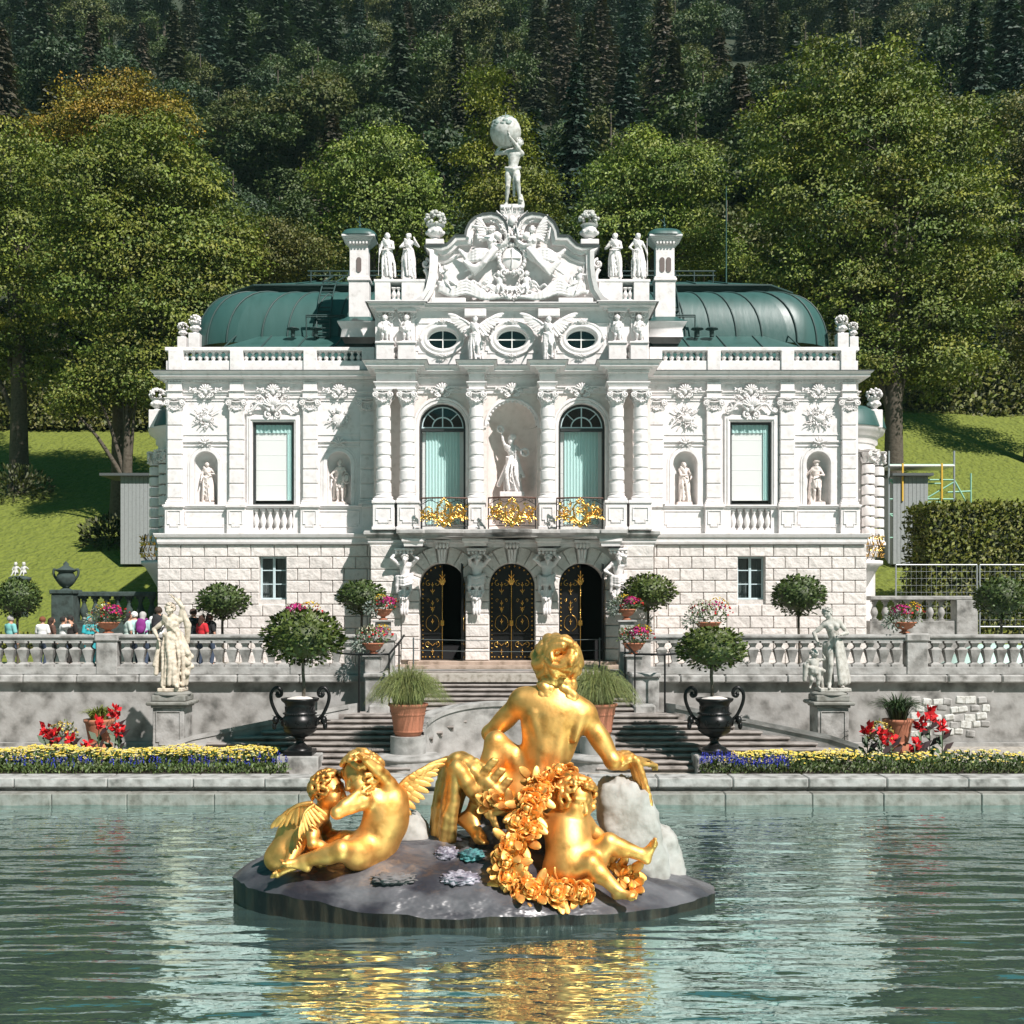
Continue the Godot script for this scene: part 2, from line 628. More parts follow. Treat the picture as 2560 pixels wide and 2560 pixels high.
func face_head(f: Field, c: Vector3, fwd: Vector3, up: Vector3, r: float, child: bool, fine := false) -> void:
	fwd = fwd.normalized()
	var side := up.cross(fwd).normalized()
	up = fwd.cross(side).normalized()
	var b := Basis(side, up, fwd)
	f.egg(c + up * r * 0.12, Vector3(0.78, 0.88, 0.9) * r, b, 0.3 * r)
	f.egg(c - up * r * 0.35 + fwd * r * 0.28, (Vector3(0.6, 0.62, 0.58) if not child else Vector3(0.68, 0.6, 0.6)) * r, b, 0.35 * r)
	f.cap(c + fwd * r * 0.84 + up * r * 0.08, c + fwd * r * 1.02 - up * r * 0.28, 0.09 * r, 0.15 * r, 0.12 * r)
	f.egg(c + fwd * r * 0.74 - up * r * 0.82, Vector3(0.22, 0.16, 0.18) * r, b, 0.2 * r)
	for s in [-1.0, 1.0]:
		f.egg(c + side * s * r * 0.8 - up * r * 0.1 - fwd * r * 0.02, Vector3(0.1, 0.22, 0.15) * r, b, 0.06 * r)
		f.egg(c + side * s * r * 0.42 + fwd * r * 0.55 - up * r * 0.3, Vector3(0.26, 0.24, 0.24) * r * (1.2 if child else 1.0), b, 0.2 * r)
		f.cap(c + side * s * r * 0.15 + fwd * r * 0.8 + up * r * 0.26, c + side * s * r * 0.55 + fwd * r * 0.6 + up * r * 0.22, 0.1 * r, 0.08 * r, 0.15 * r)
		if fine:
			f.cut(c + side * s * r * 0.3 + fwd * r * 0.93 + up * r * 0.1, c + side * s * r * 0.4 + fwd * r * 0.92 + up * r * 0.09, 0.12 * r, 0.12 * r)
			f.egg(c + side * s * r * 0.33 + fwd * r * 0.73 + up * r * 0.09, Vector3(0.14, 0.11, 0.13) * r, b, 0.02 * r)
	f.cap(c + fwd * r * 0.84 - up * r * 0.5 - side * r * 0.2, c + fwd * r * 0.84 - up * r * 0.5 + side * r * 0.2, 0.07 * r, 0.07 * r, 0.08 * r)
	f.cap(c + fwd * r * 0.8 - up * r * 0.63 - side * r * 0.12, c + fwd * r * 0.8 - up * r * 0.63 + side * r * 0.12, 0.09 * r, 0.09 * r, 0.06 * r)
	if fine: f.cut(c + fwd * r * 0.96 - up * r * 0.565 - side * r * 0.2, c + fwd * r * 0.96 - up * r * 0.565 + side * r * 0.2, 0.045 * r, 0.045 * r)

func curls(f: Field, c: Vector3, fwd: Vector3, up: Vector3, r: float, n_: int, size: float, wild := 0.15) -> void:  # locks of hair over the back, top and sides of a head
	fwd = fwd.normalized()
	var side := up.cross(fwd).normalized()
	up = fwd.cross(side).normalized()
	for i in n_:
		var y := 1.0 - 1.45 * (i + 0.5) / n_
		var a := i * 2.39996
		var q := sqrt(maxf(0.0, 1 - y * y))
		var l := Vector3(cos(a) * q, y, sin(a) * q)
		if l.z > 0.35 + 0.25 * y and y < 0.82: continue
		var p := c + (side * l.x * 0.86 + up * (l.y * 0.95 + 0.12) + fwd * (l.z * 0.96 - 0.03)) * r
		var w := (side * l.x + up * l.y + fwd * l.z).normalized()
		var t := w.cross(up + fwd * rng.randf_range(-1, 1) + side * rng.randf_range(-0.6, 0.6)).normalized()
		var bt := w.cross(t)
		var e := size * r * rng.randf_range(0.8, 1.25)
		var pts := []
		for k in 6:
			var ph := k * 0.95 + rng.randf() * 0.3
			pts.append(p + (t * cos(ph) + bt * sin(ph)) * e * (1.0 - k * 0.09) + w * (e * (0.12 + wild * k * 0.2)))
		f.chain(pts, e * 0.5, e * 0.28, e * 0.22)

func figure(f: Field, kind: Dictionary, p: Dictionary) -> Dictionary:
	var s: float = kind.fat
	var child: bool = kind.child
	var pel: Vector3 = p.get("pel", Vector3(0, 0.94, 0) if not child else Vector3(0, 0.42, 0))
	var neck: Vector3 = p.get("neck", pel + (Vector3(0, 0.54, 0) if not child else Vector3(0, 0.3, 0)))
	var up := (neck - pel).normalized()
	var ss: Vector3 = p.get("side", Vector3.RIGHT)
	ss = (ss - up * ss.dot(up)).normalized()
	var hs: Vector3 = p.get("hips", ss)
	hs = (hs - up * hs.dot(up) * 0.5).normalized()
	var fw := ss.cross(up)
	var mid: Vector3 = pel.lerp(neck, 0.45) + p.get("arch", Vector3())
	var chest: Vector3 = pel.lerp(neck, 0.72) + p.get("arch", Vector3()) * 0.6
	var hd: Vector3 = p.get("head", neck + up * (0.16 if not child else 0.12) + fw * 0.02)
	var look: Vector3 = p.get("look", fw)
	var r: float = kind.head
	var k := 0.05 * s
	var bb := Basis(ss, up, fw)
	var woman: bool = kind.sh < 0.18 and not child
	if child:
		f.egg(pel, Vector3(0.115, 0.1, 0.1), Basis(hs, up, hs.cross(up)), 0.04)
		f.egg(mid + fw * 0.012, Vector3(0.108, 0.12, 0.1), bb, 0.05)
		f.egg(chest, Vector3(0.105, 0.11, 0.085), bb, 0.05)
		f.cap(chest, neck, 0.05, 0.042, 0.05)
		f.cap(neck, hd, 0.042, 0.04, 0.03)
	else:
		f.egg(pel, Vector3(0.155 if not woman else 0.17, 0.12, 0.115) * lerpf(1, s, 0.6), Basis(hs, up, hs.cross(up)), k)
		f.cap(pel, mid, 0.12 * s, 0.108 * s, k)
		f.egg(mid, Vector3(0.13, 0.12, 0.09) * s, bb, k)
		f.egg(chest, Vector3(0.165, 0.165, 0.108) * s, bb, k)
		f.cap(chest + up * 0.08 - ss * 0.1, chest + up * 0.08 + ss * 0.1, 0.075 * s, 0.075 * s, k)
		f.cap(neck - up * 0.04, hd, 0.056 * s, 0.05 * s, k)
		for q in [-1.0, 1.0]:
			f.cap(neck + up * 0.02, neck - up * 0.05 + ss * q * (kind.sh - 0.03), 0.04 * s, 0.05 * s, k)
			if woman: f.egg(chest + ss * q * 0.075 + fw * 0.085 - up * 0.015, Vector3(0.06, 0.062, 0.055), bb, 0.03)
			else: f.egg(chest + ss * q * 0.075 + fw * 0.06 + up * 0.03, Vector3(0.085, 0.06, 0.045), bb, 0.03)
	if not p.has("nohead"):
		face_head(f, hd, look, p.get("crown", up), r, child, p.has("fine"))
		if p.get("hair", 26) > 0: curls(f, hd, look, p.get("crown", up), r * 1.02, p.get("hair", 26), p.get("curl", 0.26), p.get("wild", 0.1))
	var out := {"head": hd, "neck": neck, "pel": pel, "up": up, "fw": fw, "ss": ss, "chest": chest}
	for q in [["l", -1.0], ["r", 1.0]]:
		var e: float = q[1]
		var sh: Vector3 = neck - up * (0.075 if not child else 0.045) + ss * e * kind.sh + p.get("sh" + q[0], Vector3())
		if p.has("h" + q[0]):
			var b := bend(sh, p["h" + q[0]], kind.ua, kind.fa, p.get("e" + q[0], ss * e - up - fw * 0.5))
			var el: Vector3 = b[0]
			var wr: Vector3 = b[1]
			var g := 1.0 if not child else 0.92
			f.cap(sh - ss * e * 0.03, sh, 0.062 * s, 0.062 * s * g, k)
			f.cap(sh, el, 0.055 * s * g, 0.042 * s * g, k * 0.6)
			f.egg(sh.lerp(el, 0.5) + (wr - el).normalized() * 0.012, Vector3(0.048, 0.1 if not child else 0.05, 0.048) * s * g, Basis(Quaternion(Vector3.UP, (el - sh).normalized())), k * 0.6)
			f.cap(el, el.lerp(wr, 0.35), 0.043 * s * g, 0.044 * s * g, k * 0.4)
			f.cap(el.lerp(wr, 0.35), wr, 0.044 * s * g, 0.03 * s * g, k * 0.4)
			var hdir: Vector3 = p.get("hd" + q[0], wr - el)
			hand(f, wr, hdir, p.get("hp" + q[0], -ss * e), p.get("ht" + q[0], fw), p.get("hs", (1.05 if not child else 0.62)), p.get("hc", 0.6))
			out["e" + q[0]] = el
			out["w" + q[0]] = wr
		if p.has("f" + q[0]):
			var hp: Vector3 = pel + hs * e * kind.hip - up * 0.03
			var b := bend(hp, p["f" + q[0]], kind.th, kind.sk, p.get("k" + q[0], fw))
			var kn: Vector3 = b[0]
			var an: Vector3 = b[1]
			var tk := 1.0 if not child else 1.15
			f.cap(hp, kn, 0.09 * s * tk, 0.058 * s * tk, k)
			f.egg(hp.lerp(kn, 0.35), Vector3(0.088, 0.15 if not child else 0.08, 0.09) * s * tk, Basis(Quaternion(Vector3.UP, (kn - hp).normalized())), k)
			f.cap(kn, an, 0.056 * s * tk, 0.036 * s * tk, k * 0.4)
			var sd := (an - kn).normalized()
			var calf := (-(fw - sd * fw.dot(sd))).normalized()
			if p.has("k" + q[0]): calf = (kn.lerp(an, 0.5) - hp.lerp(kn, 0.9)); calf = -(p["k" + q[0]] as Vector3); calf = (calf - sd * calf.dot(sd)).normalized()
			f.egg(kn.lerp(an, 0.33) + calf * 0.016 * s, Vector3(0.054, 0.11 if not child else 0.06, 0.056) * s * tk, Basis(Quaternion(Vector3.UP, sd)), k * 0.5)
			foot(f, an, p.get("t" + q[0], (fw + ss * e * 0.25)), p.get("tu" + q[0], -sd), (1.0 if not child else 0.62), p.has("fine"))
			out["k" + q[0]] = kn
			out["a" + q[0]] = an
	return out

func cloth(f: Field, tops: Array, ends: Array, r0: float, r1: float, k := 0.04) -> void:  # hanging folds between two rows of points
	for i in tops.size():
		var a: Vector3 = tops[i]
		var b: Vector3 = ends[i]
		var m := a.lerp(b, 0.5) + rv(0.02)
		f.chain([a, m, b], r0, r1, k)

func skirt(f: Field, waist: Vector3, hem: Vector3, rw: Vector2, rh: Vector2, folds: int, thick: float, sway := Vector3(), turn := 0.0) -> void:
	for i in folds:
		var a := TAU * (i + rng.randf_range(-0.35, 0.35)) / folds + turn
		var d := Vector3(sin(a), 0, cos(a))
		var w := waist + Vector3(d.x * rw.x, rng.randf_range(-0.1, 0.06), d.z * rw.y)
		var a2 := a + rng.randf_range(-0.3, 0.3) + 0.3
		var e := hem + Vector3(sin(a2) * rh.x, rng.randf_range(-0.02, 0.05), cos(a2) * rh.y) * rng.randf_range(0.82, 1.18)
		var t := thick * rng.randf_range(0.55, 1.35)
		var m := w.lerp(e, 0.5) + sway * rng.randf_range(0.3, 1.6) + d * rng.randf_range(-0.02, 0.06)
		f.chain(smooth_a([w, w.lerp(m, 0.55) + d * rng.randf_range(0.0, 0.04), m, e]), t * 0.9, t * 0.8, 0.022)
	for i in 4:  # cloth pulled across from hip to knee
		var y := 0.12 + 0.2 * i
		f.chain(smooth_a([waist.lerp(hem, y) + Vector3(-rw.x * 1.1, 0.05, 0.02), waist.lerp(hem, y + 0.1) + Vector3(0.0, 0.0, rw.y * 1.25), waist.lerp(hem, y + 0.28) + Vector3(rw.x * 1.15, 0, 0.04)]), thick * 0.7, thick * 0.5, 0.025)
	f.cap(waist, hem + Vector3(0, 0.1, 0), minf(rw.x, rw.y) * 0.8, minf(rh.x, rh.y) * 0.72, 0.04)

func sash(f: Field, pts: Array, r: float, strands := 3, spread := Vector3(0, 0.05, 0)) -> void:
	for i in strands:
		var o := spread * (float(i) - (strands - 1) * 0.5)
		var q := []
		for p in pts: q.append((p as Vector3) + o * rng.randf_range(0.7, 1.3))
		f.chain(smooth_a(q), r, r * 0.8, r * 0.5)

func smooth_a(pts: Array) -> Array:
	var a := []
	for p in smooth(pts, 3): a.append(p)
	return a

func wing(mb: MB, root: Vector3, tip: Vector3, up: Vector3, width: float, n_ := 9, curve := 0.25) -> void:  # long feathers fanned from the leading edge, shorter ones over their roots
	var d := tip - root
	var l := d.length()
	var dir := d / l
	up = (up - dir * up.dot(dir)).normalized()
	var nn := dir.cross(up)
	var edge := []
	for i in 7:
		var u := i / 6.0
		edge.append(root + d * (u * 0.62) + up * (sin(u * PI * 0.8) * curve * l * 0.6))
	var lead := smooth(edge, 3)
	mb.tube(lead, [l * 0.06, l * 0.03], 8, true)
	for row in 3:
		var m := n_ + 2 - row
		for i in m:
			var u := (i + 0.5) / m
			var p := lead[int(u * (lead.size() - 1))]
			var aim := (dir * lerpf(0.1, 1.0, pow(u, 0.8)) - up * lerpf(1.0, 0.12, pow(u, 1.2))).normalized()
			var ln := (lerpf(width * 0.75, l * 0.5, u) if row == 0 else lerpf(width * 0.45, l * 0.26, u) if row == 1 else lerpf(width * 0.22, l * 0.13, u)) * rng.randf_range(0.93, 1.07)
			var off := nn * (row * l * 0.012 + (i % 2) * l * 0.006)
			var q := [p + off, p + off + aim * ln * 0.4 + up * ln * 0.04, p + off + aim * ln * 0.8, p + off + aim * ln - up * ln * 0.05]
			mb.tube(smooth(q, 2), [l * 0.03, l * 0.05, l * 0.056, l * 0.055, l * 0.05, l * 0.038, l * 0.012], 8, true, 0.28, nn)

func robed(kind: Dictionary, p: Dictionary, scale_: float, cell: float, mb: MB, dress := 1, extra := []) -> Dictionary:
	# a standing carved figure; dress 1: robe to the feet, 2: knee-length tunic and cloak, 3: cloth round the loins, 0: bare
	var f := Field.new()
	var j := figure(f, kind, p)
	var pel: Vector3 = j.pel
	var up: Vector3 = j.up
	if dress == 1:
		skirt(f, pel + Vector3(0, 0.1, 0), Vector3(pel.x * 0.4 + 0.02, 0.06, pel.z + 0.02), Vector2(0.16, 0.12), Vector2(0.24, 0.19), 15, 0.05, p.get("sway", Vector3()))
		sash(f, [j.neck + j.ss * -0.15 + j.fw * 0.06, j.chest + j.fw * 0.12, pel + j.ss * 0.17 + up * 0.12, pel + j.ss * 0.1 - j.fw * 0.12 + up * 0.1], 0.035, 3)
		sash(f, [pel - j.ss * 0.19 + up * 0.08, pel + j.fw * 0.15, pel + j.ss * 0.2 - up * 0.12, Vector3(pel.x + 0.24, 0.45, -0.02)], 0.04, 4, Vector3(0, 0.06, 0.01))
	elif dress == 2:
		skirt(f, pel + Vector3(0, 0.12, 0), pel - Vector3(0, 0.3, 0), Vector2(0.15, 0.115), Vector2(0.2, 0.17), 14, 0.04)
		sash(f, [j.neck + j.ss * 0.17, j.neck + j.fw * 0.09, j.neck - j.ss * 0.17], 0.04, 2)
		cloth(f, [j.neck - j.ss * 0.16 - j.fw * 0.08, j.neck - j.fw * 0.12, j.neck + j.ss * 0.16 - j.fw * 0.08], [Vector3(-0.26, 0.2, -0.14), Vector3(-0.05, 0.12, -0.2), Vector3(0.18, 0.3, -0.16)], 0.06, 0.08)
	elif dress == 3:
		sash(f, [pel - j.ss * 0.18 + up * 0.03, pel + j.fw * 0.14, pel + j.ss * 0.18, pel - j.fw * 0.13, pel - j.ss * 0.18 + up * 0.02], 0.042, 3)
		cloth(f, [pel + j.ss * 0.08 + j.fw * 0.1, pel + j.ss * 0.14 + j.fw * 0.05], [pel + j.ss * 0.06 + j.fw * 0.1 - up * 0.3, pel + j.ss * 0.2 - up * 0.4], 0.05, 0.04)
	for e in extra: f.jobs.append(e)
	mb.xf = mb.xf * Transform3D(Basis().scaled(Vector3.ONE * scale_), Vector3())
	f.build(cell / scale_, mb)
	mb.xf = mb.xf * Transform3D(Basis().scaled(Vector3.ONE / scale_), Vector3())
	return j

# ---------- the scene ----------
func _ready() -> void:
	rng.seed = 7
	noise.frequency = 1.0
	var cam := Camera3D.new()
	cam.name = "camera"
	add_child(cam)
	cam.projection = Camera3D.PROJECTION_FRUSTUM
	cam.near = 0.1
	cam.far = 1500.0
	cam.size = 2560.0 / F * cam.near
	cam.frustum_offset = Vector2(0, (1524.0 - 1280.0) / F * cam.near)
	cam.position = EYE
	cam.current = true
	var env := Environment.new()
	env.background_mode = Environment.BG_SKY
	var sky := ProceduralSkyMaterial.new()
	sky.sky_top_color = Color(0.13, 0.58, 0.64)
	sky.sky_horizon_color = Color(0.54, 0.89, 0.89)
	sky.sky_curve = 0.25
	sky.ground_horizon_color = Color(0.6, 0.68, 0.66)
	sky.ground_bottom_color = Color(0.2, 0.24, 0.2)
	sky.sky_energy_multiplier = 0.62
	env.sky = Sky.new()
	env.sky.sky_material = sky
	env.tonemap_mode = Environment.TONE_MAPPER_LINEAR
	env.tonemap_exposure = 1.42
	env.sdfgi_enabled = true
	env.ssao_enabled = true
	env.ssil_enabled = true
	env.fog_enabled = true
	env.fog_density = 0.00011
	env.fog_light_color = Color(0.7, 0.86, 0.84)
	var we := WorldEnvironment.new()
	we.name = "world_environment"
	we.environment = env
	add_child(we)
	var sun := DirectionalLight3D.new()
	sun.name = "sun"
	sun.light_energy = 1.6
	sun.light_color = Color(1.0, 0.972, 0.955)
	sun.light_angular_distance = 0.5
	sun.shadow_enabled = true
	add_child(sun)
	sun.look_at_from_position(Vector3(0.412, 0.743, 0.527), Vector3())
	materials()
	build_ground()
	build_palace()
	build_rest()

func materials() -> void:
	var soft := noise_tex(0.012, [[0.0, srgb(0.7, 0.69, 0.67)], [0.22, srgb(0.9, 0.895, 0.885)], [0.5, grey(0.985)], [1.0, grey(1.0)]], 3, 6, 1024)
	var grime := noise_tex(0.007, [[0.0, srgb(0.2, 0.2, 0.19)], [0.25, srgb(0.5, 0.49, 0.47)], [0.5, srgb(0.8, 0.79, 0.77)], [0.7, srgb(0.93, 0.925, 0.91)], [1.0, grey(1.0)]], 19, 7, 1024)
	var fine_n := normal_tex(0.02, 3.0, 4, 4)
	var stain := noise_tex(0.01, [[0.0, srgb(0.38, 0.36, 0.33)], [0.3, srgb(0.68, 0.66, 0.62)], [0.6, srgb(0.97, 0.96, 0.94)], [1.0, grey(1.0)]], 9, 6, 1024)
	var rock_n := normal_tex(0.012, 9.0, 12, 5)
	tri_tex(mat("white_stone", Color(0.76, 0.725, 0.715), 0.75), soft, 0.21, fine_n, 0.35)
	tri_tex(mat("peach_stone", Color(0.74, 0.66, 0.62), 0.8), soft, 0.23, fine_n, 0.25)
	tri_tex(mat("rough_stone", Color(0.62, 0.58, 0.55), 0.9), soft, 0.3, rock_n, 0.5)
	for i in 3: tri_tex(mat("rough_stone_%d" % i, Color(0.7, 0.655, 0.62) * (0.94 + 0.05 * i), 0.88), soft, 0.3 + 0.05 * i, rock_n, 0.75)
	tri_tex(mat("weathered", Color(0.43, 0.425, 0.415), 0.9), grime, 0.21, rock_n, 0.4)
	tri_tex(mat("grey_stone", Color(0.41, 0.405, 0.395), 0.9), grime, 0.17, rock_n, 0.5)
	tri_tex(mat("sill_stone", Color(0.42, 0.33, 0.27), 0.85), stain, 0.2, rock_n, 0.3)
	var cop := noise_tex(0.008, [[0.0, srgb(0.45, 0.55, 0.5)], [0.4, srgb(0.85, 0.9, 0.9)], [1.0, grey(1.0)]], 21, 5)
	var c := tri_tex(mat("copper", Color(0.042, 0.105, 0.095), 0.42), cop, 0.16, fine_n, 0.2)
	c.uv1_scale = Vector3(0.35, 0.06, 0.35)
	mat("copper_dark", Color(0.03, 0.06, 0.056), 0.55)
	mat("lead", Color(0.09, 0.1, 0.1), 0.5)
	mat("frame_dark", Color(0.03, 0.035, 0.035), 0.4)
	mat("paint_blue", Color(0.5, 0.62, 0.64), 0.5)
	mat("paint_white", Color(0.75, 0.75, 0.73), 0.5)
	mat("blind", Color(0.93, 0.94, 0.92), 0.9)
	mat("curtain_teal", Color(0.56, 0.8, 0.77), 0.95)
	mat("curtain_dark", Color(0.16, 0.2, 0.2), 0.95)
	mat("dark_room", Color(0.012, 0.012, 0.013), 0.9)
	mat("flue_grey", Color(0.16, 0.13, 0.12), 0.9)
	mat("iron_black", Color(0.012, 0.012, 0.013), 0.35, 0.3)
	mat("iron_grey", Color(0.1, 0.12, 0.12), 0.5, 0.3)
	mat("rail_brown", Color(0.1, 0.045, 0.03), 0.5)
	mat("gilt", Color(0.9, 0.55, 0.14), 0.25, 1.0)
	var g := mat("glass", Color(0.02, 0.03, 0.03, 0.04), 0.03)
	g.transparency = BaseMaterial3D.TRANSPARENCY_ALPHA
	var grass := noise_tex(0.02, [[0.0, srgb(0.55, 0.6, 0.4)], [0.5, srgb(0.9, 0.92, 0.8)], [1.0, srgb(1.0, 1.0, 0.9)]], 31, 6, 1024)
	tri_tex(mat("lawn", Color(0.16, 0.19, 0.028), 0.95), grass, 0.07, normal_tex(0.06, 12.0, 33, 4), 0.8)
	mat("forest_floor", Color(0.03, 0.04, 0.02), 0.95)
	tri_tex(mat("gravel", Color(0.42, 0.39, 0.35), 0.95), stain, 0.4)
	tri_tex(mat("plaster", Color(0.37, 0.365, 0.355), 0.95), grime, 0.13, rock_n, 0.3)
	tri_tex(mat("step_stone", Color(0.36, 0.325, 0.305), 0.85), grime, 0.2, rock_n, 0.3)
	tri_tex(mat("wet_stone", Color(0.25, 0.25, 0.23), 0.7), stain, 0.2, rock_n, 0.4)
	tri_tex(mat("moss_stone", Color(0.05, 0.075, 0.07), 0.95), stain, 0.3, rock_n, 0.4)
	tri_tex(mat("grey_wood", Color(0.3, 0.32, 0.32), 0.9), soft, 0.5)
	tri_tex(mat("terracotta", Color(0.42, 0.16, 0.09), 0.85), soft, 0.9, fine_n, 0.4)
	tri_tex(mat("bark", Color(0.1, 0.085, 0.065), 0.95), stain, 0.5, rock_n, 0.8)
	tri_tex(mat("patina_stone", Color(0.6, 0.61, 0.59), 0.8), stain, 0.5, fine_n, 0.4)
	tri_tex(mat("patina_dark", Color(0.3, 0.38, 0.36), 0.8), stain, 0.5, fine_n, 0.4)
	tri_tex(mat("cream_stone", Color(0.66, 0.58, 0.48), 0.85), stain, 0.45, fine_n, 0.4)
	tri_tex(mat("cool_stone", Color(0.5, 0.49, 0.46), 0.85), stain, 0.45, fine_n, 0.4)
	var worn := noise_tex(0.008, [[0.0, srgb(0.3, 0.2, 0.12)], [0.3, srgb(0.72, 0.62, 0.5)], [0.55, srgb(0.97, 0.95, 0.92)], [1.0, grey(1.0)]], 61, 5)
	var gr := noise_tex(0.012, [[0.0, grey(0.2)], [1.0, grey(0.5)]], 62, 4)
	var gm := tri_tex(mat("gold", Color(0.98, 0.57, 0.19), 0.9, 1.0), worn, 0.45, fine_n, 0.4)
	gm.roughness_texture = gr
	gm = tri_tex(mat("gold_dull", Color(0.72, 0.46, 0.15), 0.9, 0.9), worn, 0.6, fine_n, 0.2)
	gm.roughness_texture = gr
	var crust := noise_tex(0.006, [[0.0, srgb(0.1, 0.09, 0.12)], [0.45, srgb(0.16, 0.15, 0.19)], [0.56, srgb(0.36, 0.35, 0.39)], [0.66, srgb(0.7, 0.7, 0.74)], [1.0, srgb(0.95, 0.95, 1.0)]], 63, 7, 1024)
	var im := tri_tex(mat("island", Color(0.17, 0.168, 0.17), 0.33), crust, 0.17, rock_n, 1.0)
	im.uv1_scale = Vector3(0.09, 0.3, 0.14)
	tri_tex(mat("pale_rock", Color(0.42, 0.42, 0.4), 0.8), stain, 0.25, rock_n, 0.5)
	tri_tex(mat("dark_rock", Color(0.16, 0.155, 0.16), 0.7), stain, 0.3, rock_n, 0.6)
	tri_tex(mat("lime_rock", Color(0.6, 0.58, 0.62), 0.9), crust, 0.6, rock_n, 1.0)
	tri_tex(mat("teal_rock", Color(0.12, 0.42, 0.4), 0.7), crust, 0.7, rock_n, 1.0)
	mat("skin", Color(0.5, 0.27, 0.18), 0.6)
	tri_tex(mat("rim_stone", Color(0.05, 0.04, 0.025), 0.4), crust, 0.5, rock_n, 0.8).uv1_scale = Vector3(0.6, 0.08, 0.6)
	mat("soil", Color(0.04, 0.03, 0.02), 1.0)
	mat("iron_gloss", Color(0.006, 0.006, 0.006), 0.35).metallic_specular = 0.4
	mat("galvanised", Color(0.42, 0.45, 0.46), 0.45, 0.6)
	mat("scaffold_green", Color(0.26, 0.5, 0.38), 0.5)
	mat("yellow_paint", Color(0.65, 0.4, 0.04), 0.5)
	mat("tarp", Color(0.45, 0.62, 0.56), 0.6)
	for q in [["leaf", 0.55, Color(0.45, 0.5, 0.25)], ["petal", 0.7, Color(0.4, 0.4, 0.4)], ["tree_leaf", 0.6, Color(0.5, 0.55, 0.3)]]:
		var l := mat(q[0], Color(1, 1, 1), q[1])
		l.vertex_color_use_as_albedo = true
		l.backlight_enabled = true
		l.backlight = q[2]
	var w := mat("water", Color(0.37, 0.58, 0.55), 0.02, 0.93)
	w.normal_enabled = true
	w.normal_texture = normal_tex(0.016, 5.0, 41, 3)
	w.uv1_triplanar = true
	w.uv1_world_triplanar = true
	w.uv1_scale = Vector3(0.16, 0.4, 0.4)
	w.normal_scale = 0.25

# ---------- land and water ----------
func land(x: float, z: float) -> float:
	if z > 5.6: return 0.0
	var y := 2.45
	var b := maxf(0.0, -6.0 - z)
	var up := b * 0.46
	if b > 38.0: up = 38.0 * 0.46 + (b - 38.0) * 0.66
	up += noise.get_noise_2d(x * 0.01, z * 0.01) * minf(b * 0.1, 6.0)
	var hole := smoothstep(15.0, 17.5, absf(x)) if z > -26 else 1.0
	if z <= -26: hole = maxf(smoothstep(15.0, 17.5, absf(x)), smoothstep(-26.0, -34.0, z))
	return y + up * hole

func build_ground() -> void:
	var mb: MB
	var rows := []
	for part in [["lawn", 5.4, -44.0, 40], ["forest_floor", -44.0, -470.0, 40]]:
		rows = []
		for i in part[3] + 1:
			var z := lerpf(part[1], part[2], pow(float(i) / part[3], 1.0 if part[3] == 40 else 1.5))
			var row := PackedVector3Array()
			for j in 81:
				var u := j / 40.0 - 1.0
				var x := signf(u) * (40.0 * absf(u) + 330.0 * pow(absf(u), 3.0))
				row.append(Vector3(x, land(x, z), z))
			rows.append(row)
		mb = MB.new()
		mb.grid(rows, false, false, -1)
		tag(obj(part[0], mb, M[part[0]]), "", "", "", "structure")
	mb = MB.new()
	mb.quad(Vector3(-400, -0.02, 130), Vector3(400, -0.02, 130), Vector3(400, -0.02, 40), Vector3(-400, -0.02, 40))
	mb.quad(Vector3(-400, -0.02, 40), Vector3(-24, -0.02, 40), Vector3(-24, -0.02, 5.4), Vector3(-400, -0.02, 5.4))
	mb.quad(Vector3(24, -0.02, 40), Vector3(400, -0.02, 40), Vector3(400, -0.02, 5.4), Vector3(24, -0.02, 5.4))
	mb.quad(Vector3(-24, -0.02, 13.4), Vector3(24, -0.02, 13.4), Vector3(24, -0.02, 5.4), Vector3(-24, -0.02, 5.4))
	tag(obj("ground", mb, M.gravel), "", "", "", "structure")
	mb = MB.new()  # the garden slope on the viewer's side of the basin
	rows = []
	for i in 13:
		var row := PackedVector3Array()
		for j in 41:
			var x := -200.0 + 10.0 * j
			row.append(Vector3(x, maxf(0.0, (i - 1) * 3.2) + noise.get_noise_2d(x * 0.05, i * 0.6) * i * 0.5, 58.0 + 6.0 * i))
		rows.append(row)
	mb.grid(rows, false, false, -1)
	tag(obj("garden_slope", mb, M.forest_floor), "", "", "", "structure")
	# water: a fine sheet with low ripples
	mb = MB.new()
	rows = []
	var f := FastNoiseLite.new()
	f.seed = 3
	f.frequency = 1.0
	f.fractal_octaves = 2
	for i in 401:
		var z := 40.2 - 26.0 * i / 400.0
		var row := PackedVector3Array()
		for j in 201:
			var x := -24.5 + 49.0 * j / 200.0
			row.append(Vector3(x, -0.6 + 0.026 * f.get_noise_2d(x * 0.28, z * 1.5) + 0.008 * f.get_noise_2d(x * 0.9 + 50, z * 3.8), z))
		rows.append(row)
	mb.grid(rows, false, false, -1)
	tag(obj("water", mb, M.water), "", "", "", "structure")

# ---------- carved ornament ----------
func volute(mb: MB, c: Vector3, r: float, a0: float, turns: float, th: float, flat_ := 0.8, hand_ := 1.0) -> Vector3:  # a spiral in the x-y plane; returns where it starts
	var p := PackedVector3Array()
	var m := int(absf(turns) * 9) + 2
	for i in m:
		var u := float(i) / (m - 1)
		var a := a0 + hand_ * turns * TAU * u
		var q := r * pow(1.0 - u, 0.8) + th * 0.4
		p.append(c + Vector3(cos(a) * q, sin(a) * q, th * 0.5 * u))
	mb.tube(p, [th, th * 0.75], 5, true, flat_, Vector3(0, 0, 1))
	mb.ball(c + Vector3(0, 0, th * 0.5), Vector3(th * 0.9, th * 0.9, th * 0.7), 6, 4)
	return p[0]

